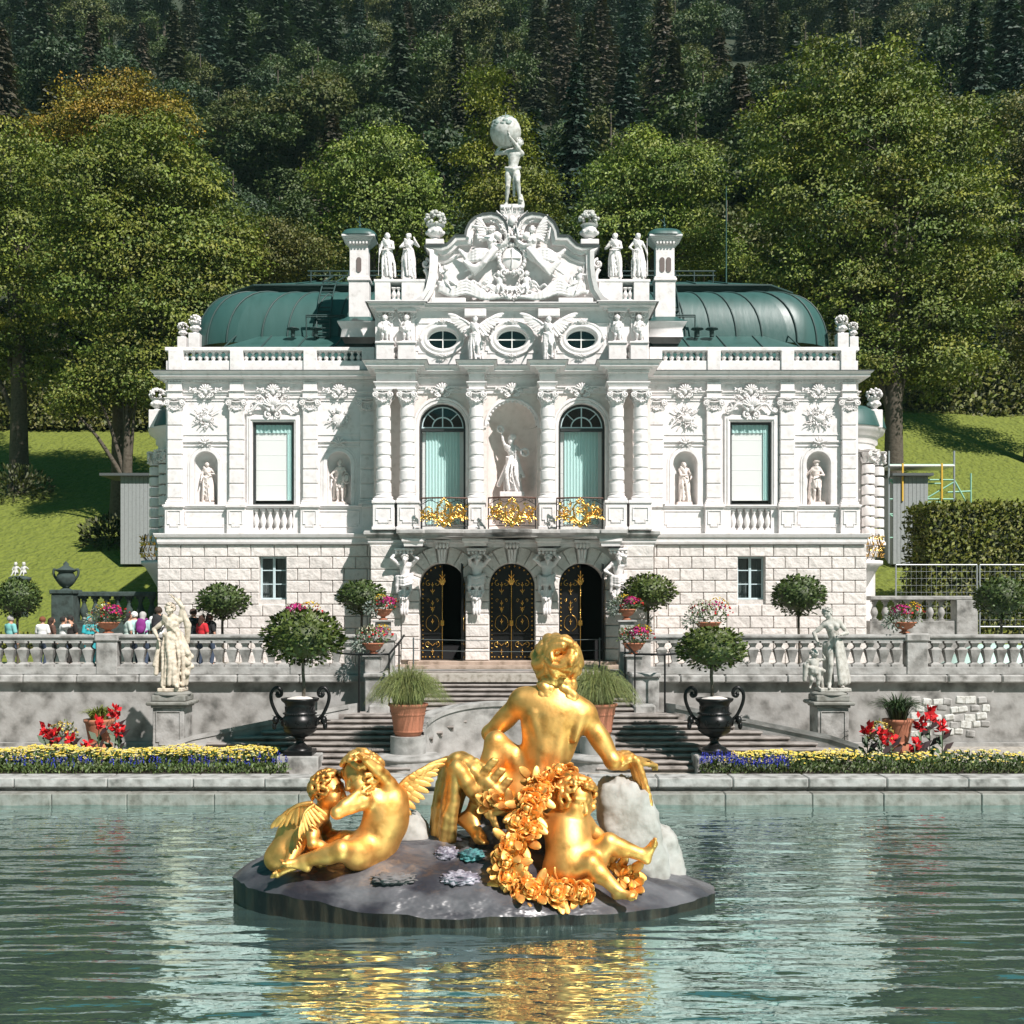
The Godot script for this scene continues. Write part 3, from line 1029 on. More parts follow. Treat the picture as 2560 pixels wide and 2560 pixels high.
func acanthus(mb: MB, base: Vector3, dir: Vector3, out_: Vector3, l: float, w: float, lobes := 3) -> void:  # a leaf that rises along dir and curls over towards out_
	var s := dir.cross(out_).normalized()
	for i in range(-lobes, lobes + 1):
		var u := float(i) / maxf(1.0, lobes)
		var d := (dir + s * u * 0.75).normalized()
		var ll := l * (1.0 - 0.42 * absf(u))
		var p := smooth([base + s * u * w * 0.2, base + d * ll * 0.45 + out_ * ll * 0.1, base + d * ll * 0.85 + out_ * ll * 0.2, base + d * ll + out_ * ll * 0.42], 2)
		mb.tube(p, [w * 0.16, w * 0.2, w * 0.22, w * 0.2, w * 0.18, w * 0.15, w * 0.08], 5, true, 0.55, out_)

func festoon(mb: MB, a: Vector3, b: Vector3, sag: float, r: float, n_: int) -> void:
	for i in n_:
		var u := (i + 0.5) / n_
		var p := a.lerp(b, u) - Vector3(0, sag * 4 * u * (1 - u), 0)
		var q := r * (0.65 + 0.6 * sin(u * PI)) * rng.randf_range(0.8, 1.2)
		mb.ball(p + rv(r * 0.3), Vector3(q, q, q) * 0.8, 5, 4)
		mb.ball(p + rv(r * 0.7) + Vector3(0, 0, r * 0.4), Vector3(q, q, q) * 0.5, 5, 3)

func shell(mb: MB, c: Vector3, r: float, rays: int, depth: float) -> void:
	for i in rays:
		var a := lerpf(-1.25, 1.25, float(i) / (rays - 1)) + PI / 2
		var d := Vector3(cos(a), sin(a), 0)
		mb.tube(PackedVector3Array([c, c + d * r * 0.5 + Vector3(0, 0, depth), c + d * r * 0.92 + Vector3(0, 0, depth * 0.9), c + d * r]), [r * 0.06, r * 0.13, r * 0.15, r * 0.06], 5)
	mb.ball(c + Vector3(0, 0, depth * 0.6), Vector3(r * 0.2, r * 0.16, depth), 6, 4)

func cartouche(w: float, h: float) -> MB:  # shell between scrolls and leaves; sits with its base at the origin
	var mb := MB.new()
	var th := h * 0.07
	shell(mb, Vector3(0, h * 0.42, th), h * 0.5, 7, th)
	mb.ball(Vector3(0, h * 0.36, th), Vector3(h * 0.15, h * 0.2, th * 1.6), 8, 6)
	for s in [-1.0, 1.0]:
		volute(mb, Vector3(s * h * 0.34, h * 0.16, th * 0.5), h * 0.16, PI / 2, 1.3, th, 0.8, -s)
		volute(mb, Vector3(s * w * 0.33, h * 0.56, th * 0.3), h * 0.12, PI / 2 + s * 0.6, 1.2, th * 0.7, 0.8, s)
		var p := smooth([Vector3(s * h * 0.2, h * 0.5, th), Vector3(s * w * 0.2, h * 0.36, th * 1.4), Vector3(s * w * 0.34, h * 0.48, th), Vector3(s * w * 0.48, h * 0.7, th * 0.7)], 4)
		mb.tube(p, [th * 1.0, th * 0.35], 5)
		for i in 5:
			var q := p[2 + i * 2]
			acanthus(mb, q, Vector3(s * 0.7, 0.4 if i % 2 else -0.75, 0).normalized(), Vector3(0, 0, 1), h * 0.2, th * 3.0, 1)
		acanthus(mb, Vector3(s * h * 0.1, h * 0.1, th * 0.5), Vector3(s * 0.8, -0.6, 0).normalized(), Vector3(0, 0, 1), h * 0.28, th * 3.5, 1)
	return mb

func window_crest(w: float, h: float) -> MB:
	var mb := MB.new()
	var th := h * 0.055
	shell(mb, Vector3(0, h * 0.5, th * 1.5), h * 0.42, 9, th * 1.6)
	mb.ball(Vector3(0, h * 0.42, th * 2), Vector3(h * 0.11, h * 0.14, th * 1.8), 8, 6)
	for s in [-1.0, 1.0]:
		var p := smooth([Vector3(s * h * 0.12, h * 0.3, th), Vector3(s * w * 0.16, h * 0.55, th * 2), Vector3(s * w * 0.28, h * 0.6, th * 2), Vector3(s * w * 0.38, h * 0.34, th * 1.6), Vector3(s * w * 0.47, h * 0.27, th)], 4)
		mb.tube(p, [th * 1.5, th * 0.8], 6)
		volute(mb, Vector3(s * w * 0.45, h * 0.36, th), h * 0.09, -PI / 2, 1.2, th * 0.8, 0.8, s)
		volute(mb, Vector3(s * h * 0.2, h * 0.16, th), h * 0.15, PI / 2, 1.2, th, 0.8, -s)
		for i in 6:
			acanthus(mb, p[1 + i * 2], Vector3(s * (0.5 if i % 2 else -0.2), 1.0 if i % 2 else 0.7, 0).normalized(), Vector3(0, 0, 1), h * 0.26, th * 3.2, 1)
		acanthus(mb, Vector3(s * h * 0.08, h * 0.08, th), Vector3(s * 0.5, -0.6, 0).normalized(), Vector3(0, 0, 1), h * 0.2, th * 3, 1)
		p = smooth([Vector3(s * h * 0.3, h * 0.7, th), Vector3(s * w * 0.22, h * 0.95, th * 1.4), Vector3(s * w * 0.36, h * 0.9, th)], 4)
		mb.tube(p, [th * 1.1, th * 0.4], 5)
		for i in 3: acanthus(mb, p[2 + i * 2], Vector3(s * 0.6, 0.5 - i * 0.4, 0).normalized(), Vector3(0, 0, 1), h * 0.18, th * 3, 1)
	return mb

func trophy(w: float, h: float, kind: int) -> MB:  # a relief of tools, flowers and leaves
	var mb := MB.new()
	var th := h * 0.04
	for i in 17:
		var a := rng.randf() * TAU
		var d := Vector3(cos(a) * w * 0.5, sin(a) * h * 0.5, 0)
		var b := d * rng.randf_range(0.2, 0.65) + Vector3(0, 0, th)
		var tw := a + PI / 2 * (1 if i % 2 else -1) + rng.randf_range(-0.8, 0.8)
		var t := Vector3(cos(tw), sin(tw), 0)
		acanthus(mb, b, t, Vector3(0, 0, 1), h * rng.randf_range(0.16, 0.34), h * 0.1, 1)
	for i in 5:
		var a := (0.55 + 0.5 * i + rng.randf_range(-0.15, 0.15)) * (1.0 if kind != 1 else 0.8)
		var d := Vector3(cos(a) * w * 0.5, sin(a) * h * 0.5, 0)
		mb.tube(PackedVector3Array([-d * 0.9 + Vector3(0, 0, th), d + Vector3(0, 0, th * 2)]), [th * 0.5, th * 0.4], 5)
	if kind == 1:
		mb.ball(Vector3(0, -h * 0.05, th * 1.5), Vector3(w * 0.2, h * 0.24, th * 1.8), 10, 8)
		mb.ball(Vector3(0, h * 0.28, th * 2), Vector3(w * 0.1, h * 0.11, th * 2.4), 8, 6)
	else:
		mb.ball(Vector3(w * 0.04, -h * 0.02, th * 1.5), Vector3(w * 0.15, h * 0.13, th * 2.2), 8, 6)
	for i in 26:
		var q := Vector3(rng.randfn() * w * 0.15, rng.randfn() * h * 0.15 + (h * 0.1 if kind != 1 else 0.0), th * rng.randf_range(1.2, 2.6))
		var r := h * rng.randf_range(0.025, 0.055)
		mb.ball(q, Vector3(r, r, r), 5, 4)
	return mb

func capital(w: float, h: float, dp: float, round_: bool) -> MB:  # composite: bell, leaves, volutes, slab; base at the origin, w the shaft's width
	var mb := MB.new()
	if round_: mb.lathe([Vector2(w * 0.5, 0), Vector2(w * 0.54, h * 0.06), Vector2(w * 0.5, h * 0.12), Vector2(w * 0.5, h * 0.6), Vector2(w * 0.6, h * 0.82)], 14)
	else: mb.rect(-w * 0.5, 0, w * 0.5, h * 0.84, -0.02, dp * 0.6)
	var fr := w * 0.5 if round_ else dp * 0.6
	mb.rect(-w * 0.66, h * 0.85, w * 0.66, h * 0.93, -w * 0.66 if round_ else -0.02, fr + w * 0.16, 0.01)
	mb.rect(-w * 0.7, h * 0.93, w * 0.7, h, -w * 0.7 if round_ else -0.02, fr + w * 0.2, 0.01)
	for s in [-1.0, 1.0]:
		volute(mb, Vector3(s * w * 0.56, h * 0.64, fr + w * 0.08), h * 0.19, PI / 2, 1.6, h * 0.07, 1.2, s)
		if round_: volute(mb, Vector3(s * w * 0.56, h * 0.64, -fr - w * 0.1), h * 0.19, PI / 2, 1.6, h * 0.07, 1.2, s)
		acanthus(mb, Vector3(s * w * 0.4, h * 0.3, fr), Vector3(s * 0.3, 1, 0).normalized(), Vector3(s * 0.5, 0, 1).normalized(), h * 0.34, h * 0.3, 2)
	mb.tube(smooth([Vector3(-w * 0.5, h * 0.8, fr + w * 0.1), Vector3(0, h * 0.68, fr + w * 0.12), Vector3(w * 0.5, h * 0.8, fr + w * 0.1)], 4), [h * 0.05], 5)
	var m := 9 if round_ else 4
	for i in m:
		var a := TAU * i / m if round_ else 0.0
		var o := Vector3(sin(a) * w * 0.48, 0, cos(a) * w * 0.48) if round_ else Vector3(lerpf(-0.4, 0.4, i / 3.0) * w, 0, fr)
		acanthus(mb, o + Vector3(0, h * 0.06, 0), Vector3.UP, Vector3(sin(a), 0, cos(a)), h * 0.42, h * 0.3, 2)
	shell(mb, Vector3(0, h * 0.84, fr + w * 0.16), h * 0.2, 5, 0.03)
	festoon(mb, Vector3(-w * 0.52, h * 0.46, fr + w * 0.1), Vector3(w * 0.52, h * 0.46, fr + w * 0.1), h * 0.3, h * 0.075, 9)
	return mb

func baluster(h: float, r: float, sq := true) -> MB:
	var mb := MB.new()
	mb.lathe([Vector2(r * 0.62, h * 0.08), Vector2(r * 0.66, h * 0.12), Vector2(r * 0.5, h * 0.17), Vector2(r * 0.74, h * 0.26), Vector2(r, h * 0.4), Vector2(r * 0.86, h * 0.52), Vector2(r * 0.48, h * 0.7), Vector2(r * 0.42, h * 0.78), Vector2(r * 0.7, h * 0.83), Vector2(r * 0.6, h * 0.88), Vector2(r * 0.75, h * 0.92)], 9)
	if sq:
		mb.rect(-r * 0.85, 0, r * 0.85, h * 0.09, -r * 0.85, r * 0.85)
		mb.rect(-r * 0.8, h * 0.91, r * 0.8, h, -r * 0.8, r * 0.8)
	return mb

func notch(x0: float, x1: float, y0: float, y1: float, cx: float, r: float, spring: float, n_ := 14) -> PackedVector2Array:  # a wall panel with an arched opening at its foot; r < 0: a square-headed one of that half width
	var p := PackedVector2Array([Vector2(x0, y0), Vector2(x0, y1), Vector2(x1, y1), Vector2(x1, y0)])
	if r > 0:
		p.append(Vector2(cx + r, y0))
		p.append_array(arc2(cx, spring, r, 0, PI, n_))
		p.append(Vector2(cx - r, y0))
	else:
		p.append_array(PackedVector2Array([Vector2(cx - r, y0), Vector2(cx - r, spring), Vector2(cx + r, spring), Vector2(cx + r, y0)]))
	return p

func arch_band(cx: float, y0: float, spring: float, r0: float, r1: float, n_ := 14) -> PackedVector2Array:
	var p := PackedVector2Array([Vector2(cx + r0, y0), Vector2(cx + r1, y0)])
	p.append_array(arc2(cx, spring, r1, 0, PI, n_))
	p.append(Vector2(cx - r1, y0))
	p.append(Vector2(cx - r0, y0))
	p.append_array(arc2(cx, spring, r0, PI, 0, n_))
	return p

func niche(mb: MB, cx: float, y0: float, spring: float, r: float, z: float, ribs := 0) -> void:  # the hollow behind an arched opening at depth z
	var rows := []
	for y in [y0, spring]:
		var row := PackedVector3Array()
		for j in 17:
			var a := PI * j / 16
			row.append(Vector3(cx + cos(a) * r, y, z - sin(a) * r))
		rows.append(row)
	mb.grid(rows, false, false, 1)
	rows = []
	for i in 13:
		var e := PI / 2 * i / 12
		var row := PackedVector3Array()
		for j in 49:
			var a := PI * j / 48
			var q := r
			if ribs: q = r * (0.94 + 0.06 * absf(sin(a * ribs)))
			row.append(Vector3(cx + cos(a) * q * cos(e), spring + sin(e) * q, z - sin(a) * q * cos(e)))
		rows.append(row)
	if ribs:  # a shell whose ribs run from its hinge at the back
		rows = []
		for i in 13:
			var row := PackedVector3Array()
			for j in 73:
				var a := PI * j / 72
				var u := i / 12.0
				var q := r * (0.97 + 0.045 * u * absf(sin(a * ribs * 0.5)))
				row.append(Vector3(cx + cos(a) * q * sin(u * PI / 2), spring + sin(a) * q * sin(u * PI / 2), z - r * cos(u * PI / 2)))
			rows.append(row)
	mb.grid(rows, false, false, 1 if not ribs else -1)
	mb.quad(Vector3(cx - r, y0, z), Vector3(cx + r, y0, z), Vector3(cx + r, y0, z - r), Vector3(cx - r, y0, z - r))

# ---------- the palace ----------
const L_DOOR := 2.79
const L_BELT := 7.28
const L_BELT1 := 7.7
const L_FL := 8.84
const L_CAP := 12.48
const L_ARC := 13.05
const L_FR := 13.32
const L_CO := 13.66
const L_TOP := 14.05
var palace: Node3D

func stone_block_mesh(w: float, h: float, seed_: int) -> ArrayMesh:
	var mb := MB.new()
	mb.box(Vector3(0, 0, 0), Vector3(w, h, 0.14), 0.022)
	return mb.mesh()

func build_palace() -> void:
	palace = thing("palace", "white baroque palace with green copper mansard roofs, columned centre and three gilt gates", "palace")
	var st: Material = M.white_stone
	var half := 13.65
	# body behind the fronts
	var mb := MB.new()
	for s in [-1.0, 1.0]:
		mb.rect(s * (half - 0.4), 2.2, s * half, L_ARC, -24, -0.02)
	mb.rect(-half, 2.2, half, L_ARC, -24.4, -24.0)
	mb.rect(-half + 0.4, 13.3, half - 0.4, 13.6, -24.0, -0.1)
	mb.rect(-5.2, 13.32, 5.2, 13.58, -0.1, 0.9)
	mb.rect(-half + 0.4, 7.3, half - 0.4, 7.6, -24.0, 0.1)
	obj("body_wall", mb, M.white_stone, palace)
	mb = MB.new()
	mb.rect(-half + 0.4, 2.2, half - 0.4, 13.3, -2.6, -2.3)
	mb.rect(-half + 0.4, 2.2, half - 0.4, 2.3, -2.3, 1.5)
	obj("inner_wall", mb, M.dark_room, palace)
	var caps := {"flat": capital(0.58, 0.56, 0.3, false).mesh(), "round": capital(0.52, 0.56, 0.3, true).mesh(), "frieze": cartouche(1.36, 0.56).mesh(), "crest": window_crest(2.05, 0.9).mesh()}
	rng.seed = 11
	caps["trophies"] = [trophy(1.4, 1.05, 0).mesh(), trophy(1.3, 1.05, 1).mesh(), trophy(1.35, 1.1, 2).mesh(), trophy(1.45, 1.1, 3).mesh()]
	var kn := MB.new()
	shell(kn, Vector3(0, 0.02, 0.06), 0.26, 5, 0.05)
	for s in [-1.0, 1.0]:
		acanthus(kn, Vector3(s * 0.05, 0.02, 0.04), Vector3(s * 0.8, 0.25, 0).normalized(), Vector3(0, 0, 1), 0.3, 0.1, 1)
		acanthus(kn, Vector3(s * 0.04, 0.0, 0.04), Vector3(s * 0.9, -0.3, 0).normalized(), Vector3(0, 0, 1), 0.24, 0.1, 1)
	caps["shell"] = kn.mesh()
	for s in [-1.0, 1.0]: wing_front(s, caps)
	entablature()
	centre(caps)
	ground_centre()
	attic()
	roofs()
	side_bays(caps)

func X(px: float, z: float, s: float) -> float:  # left-hand measure, mirrored for the right wing
	return fx(px, z) * -s

func wing_front(s: float, caps: Dictionary) -> void:
	var st: Material = M.white_stone
	# ground floor: a plain core with stone blocks laid in courses
	var mb := MB.new()
	var xo := X(395, 0.2, s)
	var xi := X(926, 0.2, s)
	var wx := X(682.5, 0.2, s)
	var wy0 := fy(1499, 0.2)
	var wy1 := fy(1391, 0.2)
	var ww := 0.53
	var outline := PackedVector2Array([Vector2(minf(xo, xi), 2.2), Vector2(minf(xo, xi), L_BELT), Vector2(maxf(xo, xi), L_BELT), Vector2(maxf(xo, xi), 2.2)])
	mb.rect(minf(xo, xi), 2.2, wx - ww, L_BELT, -0.4, 0.2)
	mb.rect(wx + ww, 2.2, maxf(xo, xi), L_BELT, -0.4, 0.2)
	mb.rect(wx - ww, 2.2, wx + ww, wy0, -0.4, 0.197)
	mb.rect(wx - ww, wy1, wx + ww, L_BELT, -0.4, 0.197)
	mb.rect(xo, 2.2, xo + s * -0.3, L_BELT, -24, -0.41)
	obj("ground_floor_wall", mb, M.rough_stone, palace)
	var pitch_x := 0.915
	var pitch_y := 0.467
	var meshes := {}
	for r in 11:
		var yc := L_BELT - 0.02 - pitch_y * (r + 0.5)
		var x := -pitch_x * 0.5 if r % 2 else 0.0
		var ln := absf(xi - xo)
		while x < ln - 0.05:
			var x0 := maxf(x, 0.0)
			var x1 := minf(x + pitch_x, ln)
			x += pitch_x
			if x1 - x0 < 0.1: continue
			var segs := [[x0, x1]]
			if yc + 0.2 > wy0 and yc - 0.2 < wy1:
				var a := absf(wx - xo) - ww
				var b := absf(wx - xo) + ww
				segs = []
				if x0 < a: segs.append([x0, minf(x1, a)])
				if x1 > b: segs.append([maxf(x0, b), x1])
			for g in segs:
				if g[1] - g[0] < 0.08: continue
				var w: float = snappedf(g[1] - g[0] - 0.022, 0.01)
				if not meshes.has(w): meshes[w] = stone_block_mesh(w, pitch_y - 0.024, 1)
				obj("stone_block", meshes[w], M["rough_stone_%d" % rng.randi_range(0, 2)], palace, Vector3(xo - s * (g[0] + g[1]) * 0.5, yc, 0.235 + rng.randf_range(-0.008, 0.008)))
	# ground-floor window
	var w := node("window", Vector3(wx, wy0, -0.1), palace)
	mb = MB.new()
	var hh := wy1 - wy0
	for e in [-1.0, 1.0]: mb.rect(e * (ww - 0.07), 0, e * ww, hh, 0, 0.08, 0.01)
	mb.rect(-ww + 0.07, 0, ww - 0.07, 0.07, 0, 0.08, 0.01)
	mb.rect(-ww + 0.07, hh - 0.07, ww - 0.07, hh, 0, 0.08, 0.01)
	mb.rect(-0.05, 0.07, 0.05, hh - 0.07, 0, 0.08, 0.01)
	for k in [0.36, 0.68]:
		for e in [-1.0, 1.0]: mb.rect(e * 0.05, hh * k - 0.02, e * (ww - 0.07), hh * k + 0.02, 0.01, 0.06)
	obj("frame", mb, M.paint_blue, w)
	mb = MB.new()
	for i in 2:
		for k in 3:
			var e := MB.new()
			e.rect(-0.2, -hh * 0.15, 0.2, hh * 0.15, 0, 0.01)
			obj("pane", e, M.glass, w, Vector3((i - 0.5) * 0.5, hh * (0.18 + 0.325 * k), 0.03))
	mb = MB.new()
	drape_panel(mb, -ww, -0.06, 0.0, hh, -0.25, 7)
	drape_panel(mb, 0.06, ww, 0.0, hh, -0.25, 7)
	obj("curtain", mb, M.curtain_dark, w)
	# belt course
	mb = MB.new()
	var path := [Vector2(-half_w(), -24.0), Vector2(-half_w(), 0.3), Vector2(-5.3, 0.3)]
	if s > 0: path = [Vector2(5.3, 0.3), Vector2(half_w(), 0.3), Vector2(half_w(), -24.0)]
	mb.sweep(path, [Vector2(-0.2, L_BELT), Vector2(0.1, L_BELT), Vector2(0.13, 7.36), Vector2(0.13, 7.52), Vector2(0.2, 7.56), Vector2(0.24, 7.66), Vector2(0.24, L_BELT1), Vector2(-0.35, L_BELT1 + 0.02)])
	obj("belt_course", mb, st, palace)
	# podium
	mb = MB.new()
	var xl := X(410, 0.1, s)
	var xr := X(934, 0.1, s)
	mb.rect(xl, L_BELT1, X(634, 0, s), L_FL - 0.12, -0.4, 0.1)
	mb.rect(X(734, 0, s), L_BELT1, xr, L_FL - 0.12, -0.4, 0.1)
	mb.rect(X(634, 0, s), L_BELT1, X(734, 0, s), L_FL - 0.12, -0.42, -0.14)
	mb.rect(X(634, 0, s), L_BELT1, X(734, 0, s), L_BELT1 + 0.14, -0.14, 0.098)
	mb.rect(xl - s * -0.03, L_FL - 0.12, xr, L_FL - 0.07, -0.4, 0.16)
	mb.rect(xl - s * -0.06, L_FL - 0.07, xr, L_FL, -0.4, 0.2, 0.015)
	for pc in [436.5, 591, 775, 920]:
		var hw := 0.36 if pc < 900 else 0.2
		var x := X(pc, 0.2, s)
		mb.rect(x - hw, L_BELT1, x + hw, L_FL - 0.12, 0.1, 0.3, 0.01)
		mb.rect(x - hw - 0.04, L_FL - 0.12, x + hw + 0.04, L_FL - 0.003, 0.1, 0.38, 0.015)
		if pc < 900: panel_frame(mb, x - 0.25, L_BELT1 + 0.28, x + 0.25, L_FL - 0.25, 0.3)
	for pc in [514, 847.5]: panel_frame(mb, X(pc, 0.1, s) - 0.8, L_BELT1 + 0.28, X(pc, 0.1, s) + 0.8, L_FL - 0.25, 0.1)
	obj("podium", mb, st, palace)
	var bal: ArrayMesh = baluster(0.86, 0.13).mesh()
	for i in 6: obj("baluster", bal, st, palace, Vector3(X(640.5 + 17.4 * i, 0, s), L_BELT1 + 0.14, -0.02))
	# storey wall, bay by bay
	mb = MB.new()
	var nr := 0.47
	for pc in [514.5, 847.5]:
		var cx := X(pc, 0, s)
		var sp := fy(1129.5) - nr
		var e0 := X(415 if pc < 600 else 756, 0, s)
		var e1 := X(610 if pc < 600 else 936, 0, s)
		mb = MB.new()
		mb.prism(notch(minf(e0, e1), maxf(e0, e1), L_FL, L_ARC, cx, nr, sp), -0.08, 0.0)
		obj("storey_wall", mb, st, palace)
	mb = MB.new()
	var wc := X(683.5, 0, s)
	var wh := 0.82
	var wt := fy(1054.8)
	mb.prism(notch(minf(X(610, 0, s), X(756, 0, s)), maxf(X(610, 0, s), X(756, 0, s)), L_FL, L_ARC, wc, -wh, wt), -0.4, 0.0)
	obj("storey_wall", mb, st, palace)
	for pc in [514.5, 847.5]:
		var cx := X(pc, 0, s)
		var sp := fy(1129.5) - nr
		mb = MB.new()
		niche(mb, cx, L_FL, sp, nr, -0.08)
		obj("niche", mb, st, palace)
		mb = MB.new()
		mb.prism(arch_band(cx, L_FL, sp, nr, nr + 0.16), 0.0, 0.06, 0.02, false)
		mb.prism(arch_band(cx, L_FL, sp, nr + 0.16, nr + 0.24), 0.0, 0.03, 0.01, false)
		obj("archivolt", mb, st, palace)
		mb = MB.new()
		var yb := fy(1104)
		mb.rect(cx - 1.2, yb - 0.04, cx + 1.2, yb + 0.04, 0, 0.07, 0.015)
		mb.rect(cx - 1.2, yb - 0.2, cx + 1.2, yb - 0.15, 0, 0.04, 0.01)
		for e in [-1.0, 1.0]:
			mb.rect(cx + e * 1.02, yb + 0.25, cx + e * 1.07, fy(1000), 0, 0.035, 0.01)
		mb.rect(cx - 1.02, fy(1000) - 0.05, cx + 1.02, fy(1000), 0, 0.037, 0.01)
		mb.rect(cx - 1.02, yb + 0.25, cx + 1.02, yb + 0.3, 0, 0.037, 0.01)
		obj("wall_moulding", mb, st, palace)
		obj("shell_ornament", caps.shell, st, palace, Vector3(cx, yb - 0.1, 0.05))
		obj("relief_trophy", caps.trophies[(0 if pc < 600 else 1) + (2 if s > 0 else 0)], st, palace, Vector3(cx, fy(1046), 0.01))
	for pc in [514.5, 683, 847.5]: obj("frieze_ornament", caps.frieze, st, palace, Vector3(X(pc, 0.1, s), fy(993, 0.1), 0.1))
	# the tall window
	w = node("window", Vector3(wc, L_FL, 0), palace)
	mb = MB.new()
	mb.prism(notch(-1.05, 1.05, 0.0, fy(1039) - L_FL, 0, -wh, wt - L_FL), 0.0, 0.09, 0.02, false)
	mb.prism(notch(-0.95, 0.95, 0.0, fy(1046) - L_FL, 0, -wh - 0.06, wt - L_FL + 0.06), 0.088, 0.13, 0.015, false)
	obj("surround", mb, st, w)
	mb = MB.new()
	var th := wt - L_FL
	for e in [-1.0, 1.0]: mb.rect(e * (wh - 0.09), 0, e * (wh - 0.002), th - 0.002, -0.15, -0.07, 0.01)
	mb.rect(-wh + 0.09, th - 0.09, wh - 0.09, th - 0.002, -0.15, -0.07, 0.01)
	mb.rect(-wh + 0.09, 0.0, wh - 0.09, 0.07, -0.15, -0.07, 0.01)
	obj("frame", mb, M.frame_dark, w)
	mb = MB.new()
	mb.rect(-wh + 0.1, 0.2, wh - 0.1, th - 0.12, -0.2, -0.19)
	for i in 5: mb.tube(PackedVector3Array([Vector3(-wh + 0.1, 0.2 + i * 0.6, -0.188), Vector3(wh - 0.1, 0.2 + i * 0.6, -0.188)]), [0.008], 4)
	obj("blind", mb, M.blind, w)
	mb = MB.new()
	drape_panel(mb, wh - 0.3, wh - 0.08, 0.2, th - 0.12, -0.145, 3)
	drape_panel(mb, -wh + 0.1, wh - 0.1, th - 0.42, th - 0.1, -0.145, 9)
	obj("curtain", mb, M.curtain_teal, w)
	mb = MB.new()
	mb.rect(-wh + 0.09, 0.07, wh - 0.09, th - 0.09, -0.12, -0.11)
	obj("pane", mb, M.glass, w)
	obj("window_crest", caps.crest, st, palace, Vector3(wc, fy(1055) + 0.12, 0.1))
	# pilasters
	for pc in [436.5, 591, 775, 919]:
		pilaster(X(pc, 0.2, s), 0.0, 0.58, caps)
	# roof balustrade
	var bz := 0.02
	var rail := node("roof_balustrade", Vector3(0, L_TOP, bz), palace)
	mb = MB.new()
	var x0 := X(419, 0, s)
	var x1 := X(938, 0, s)
	mb.rect(x0, 0.02, x1, 0.44, -0.22, 0.2, 0.015)
	mb.rect(x0 - s * -0.04, 0.82, x1, 0.97, -0.24, 0.24, 0.02)
	obj("rail", mb, st, rail)
	for g in [[422, 459], [575.6, 608], [759, 792], [905, 937]]:
		mb = MB.new()
		mb.rect(X(g[0], 0.2, s), 0.03, X(g[1], 0.2, s), 0.84, -0.26, 0.27, 0.015)
		obj("pier", mb, st, rail)
	bal = baluster(0.4, 0.105).mesh()
	for g in [[459, 575.6, 7], [608, 759, 9], [792, 905, 7]]:
		for i in g[2]: obj("baluster", bal, st, rail, Vector3(X(lerpf(g[0], g[1], (i + 0.5) / g[2]), 0, s), 0.43, 0))

func half_w() -> float: return 13.75

func panel_frame(mb: MB, x0: float, y0: float, x1: float, y1: float, z: float) -> void:  # a sunk panel with cut corners, drawn by a raised fillet
	var b := 0.1
	var q := [Vector2(x0 + b, y0), Vector2(x1 - b, y0), Vector2(x1 - b, y0 + b), Vector2(x1, y0 + b), Vector2(x1, y1), Vector2(x0, y1), Vector2(x0, y0 + b), Vector2(x0 + b, y0 + b)]
	for i in q.size():
		var a: Vector2 = q[i]
		var c: Vector2 = q[(i + 1) % q.size()]
		mb.rect(minf(a.x, c.x) - 0.014, minf(a.y, c.y) - 0.014, maxf(a.x, c.x) + 0.014, maxf(a.y, c.y) + 0.014, z, z + 0.028 + 0.001 * i, 0.006)

func drape_panel(mb: MB, x0: float, x1: float, y0: float, y1: float, z: float, folds: int) -> void:
	var rows := []
	for i in 2:
		var row := PackedVector3Array()
		for j in folds * 6 + 1:
			var u := float(j) / (folds * 6)
			row.append(Vector3(lerpf(x0, x1, u), y0 if i == 0 else y1, z + sin(u * folds * TAU) * 0.022 + sin(u * folds * 2.3 * TAU) * 0.006))
		rows.append(row)
	mb.grid(rows, false, false, 1)

func pilaster(x: float, z: float, w: float, caps: Dictionary) -> void:
	var p := node("pilaster", Vector3(x, L_FL, z), palace)
	var mb := MB.new()
	mb.rect(-w * 0.44, 0.2, w * 0.44, L_CAP - L_FL, 0, 0.16)
	obj("core", mb, M.white_stone, p)
	mb = MB.new()
	mb.rect(-w * 0.62, 0, w * 0.62, 0.1, 0, 0.3, 0.02)
	mb.rect(-w * 0.57, 0.1, w * 0.57, 0.17, 0, 0.26, 0.03)
	mb.rect(-w * 0.52, 0.17, w * 0.52, 0.24, 0, 0.23, 0.03)
	obj("base", mb, M.white_stone, p)
	var y := L_CAP - L_FL - 0.26
	var top := 0.24
	mb = MB.new()
	mb.rect(-w * 0.5, 0, w * 0.5, 0.535, 0, 0.205, 0.022)
	var m := mb.mesh()
	for i in 6:
		obj("block", m, M.white_stone, p, Vector3(0, 0.27 + i * 0.572, 0))
	obj("capital", caps.flat, M.white_stone, p, Vector3(0, L_CAP - L_FL, 0.0))

func front_path(wing: float, col: float, rec: float, ends := true) -> Array:
	var q := []
	var a := [[940, col], [1038, col], [1038, rec], [1172, rec], [1172, col], [1211, col], [1211, rec]]
	if ends:
		q.append(Vector2(-13.65, -24))
		q.append(Vector2(-13.65, wing))
		q.append(Vector2(fx(940, col), wing))
	for e in a: q.append(Vector2(fx(e[0], col), e[1]))
	a.reverse()
	for e in a: q.append(Vector2(-fx(e[0], col), e[1]))
	if ends:
		q.append(Vector2(-fx(940, col), wing))
		q.append(Vector2(13.65, wing))
		q.append(Vector2(13.65, -24))
	return q

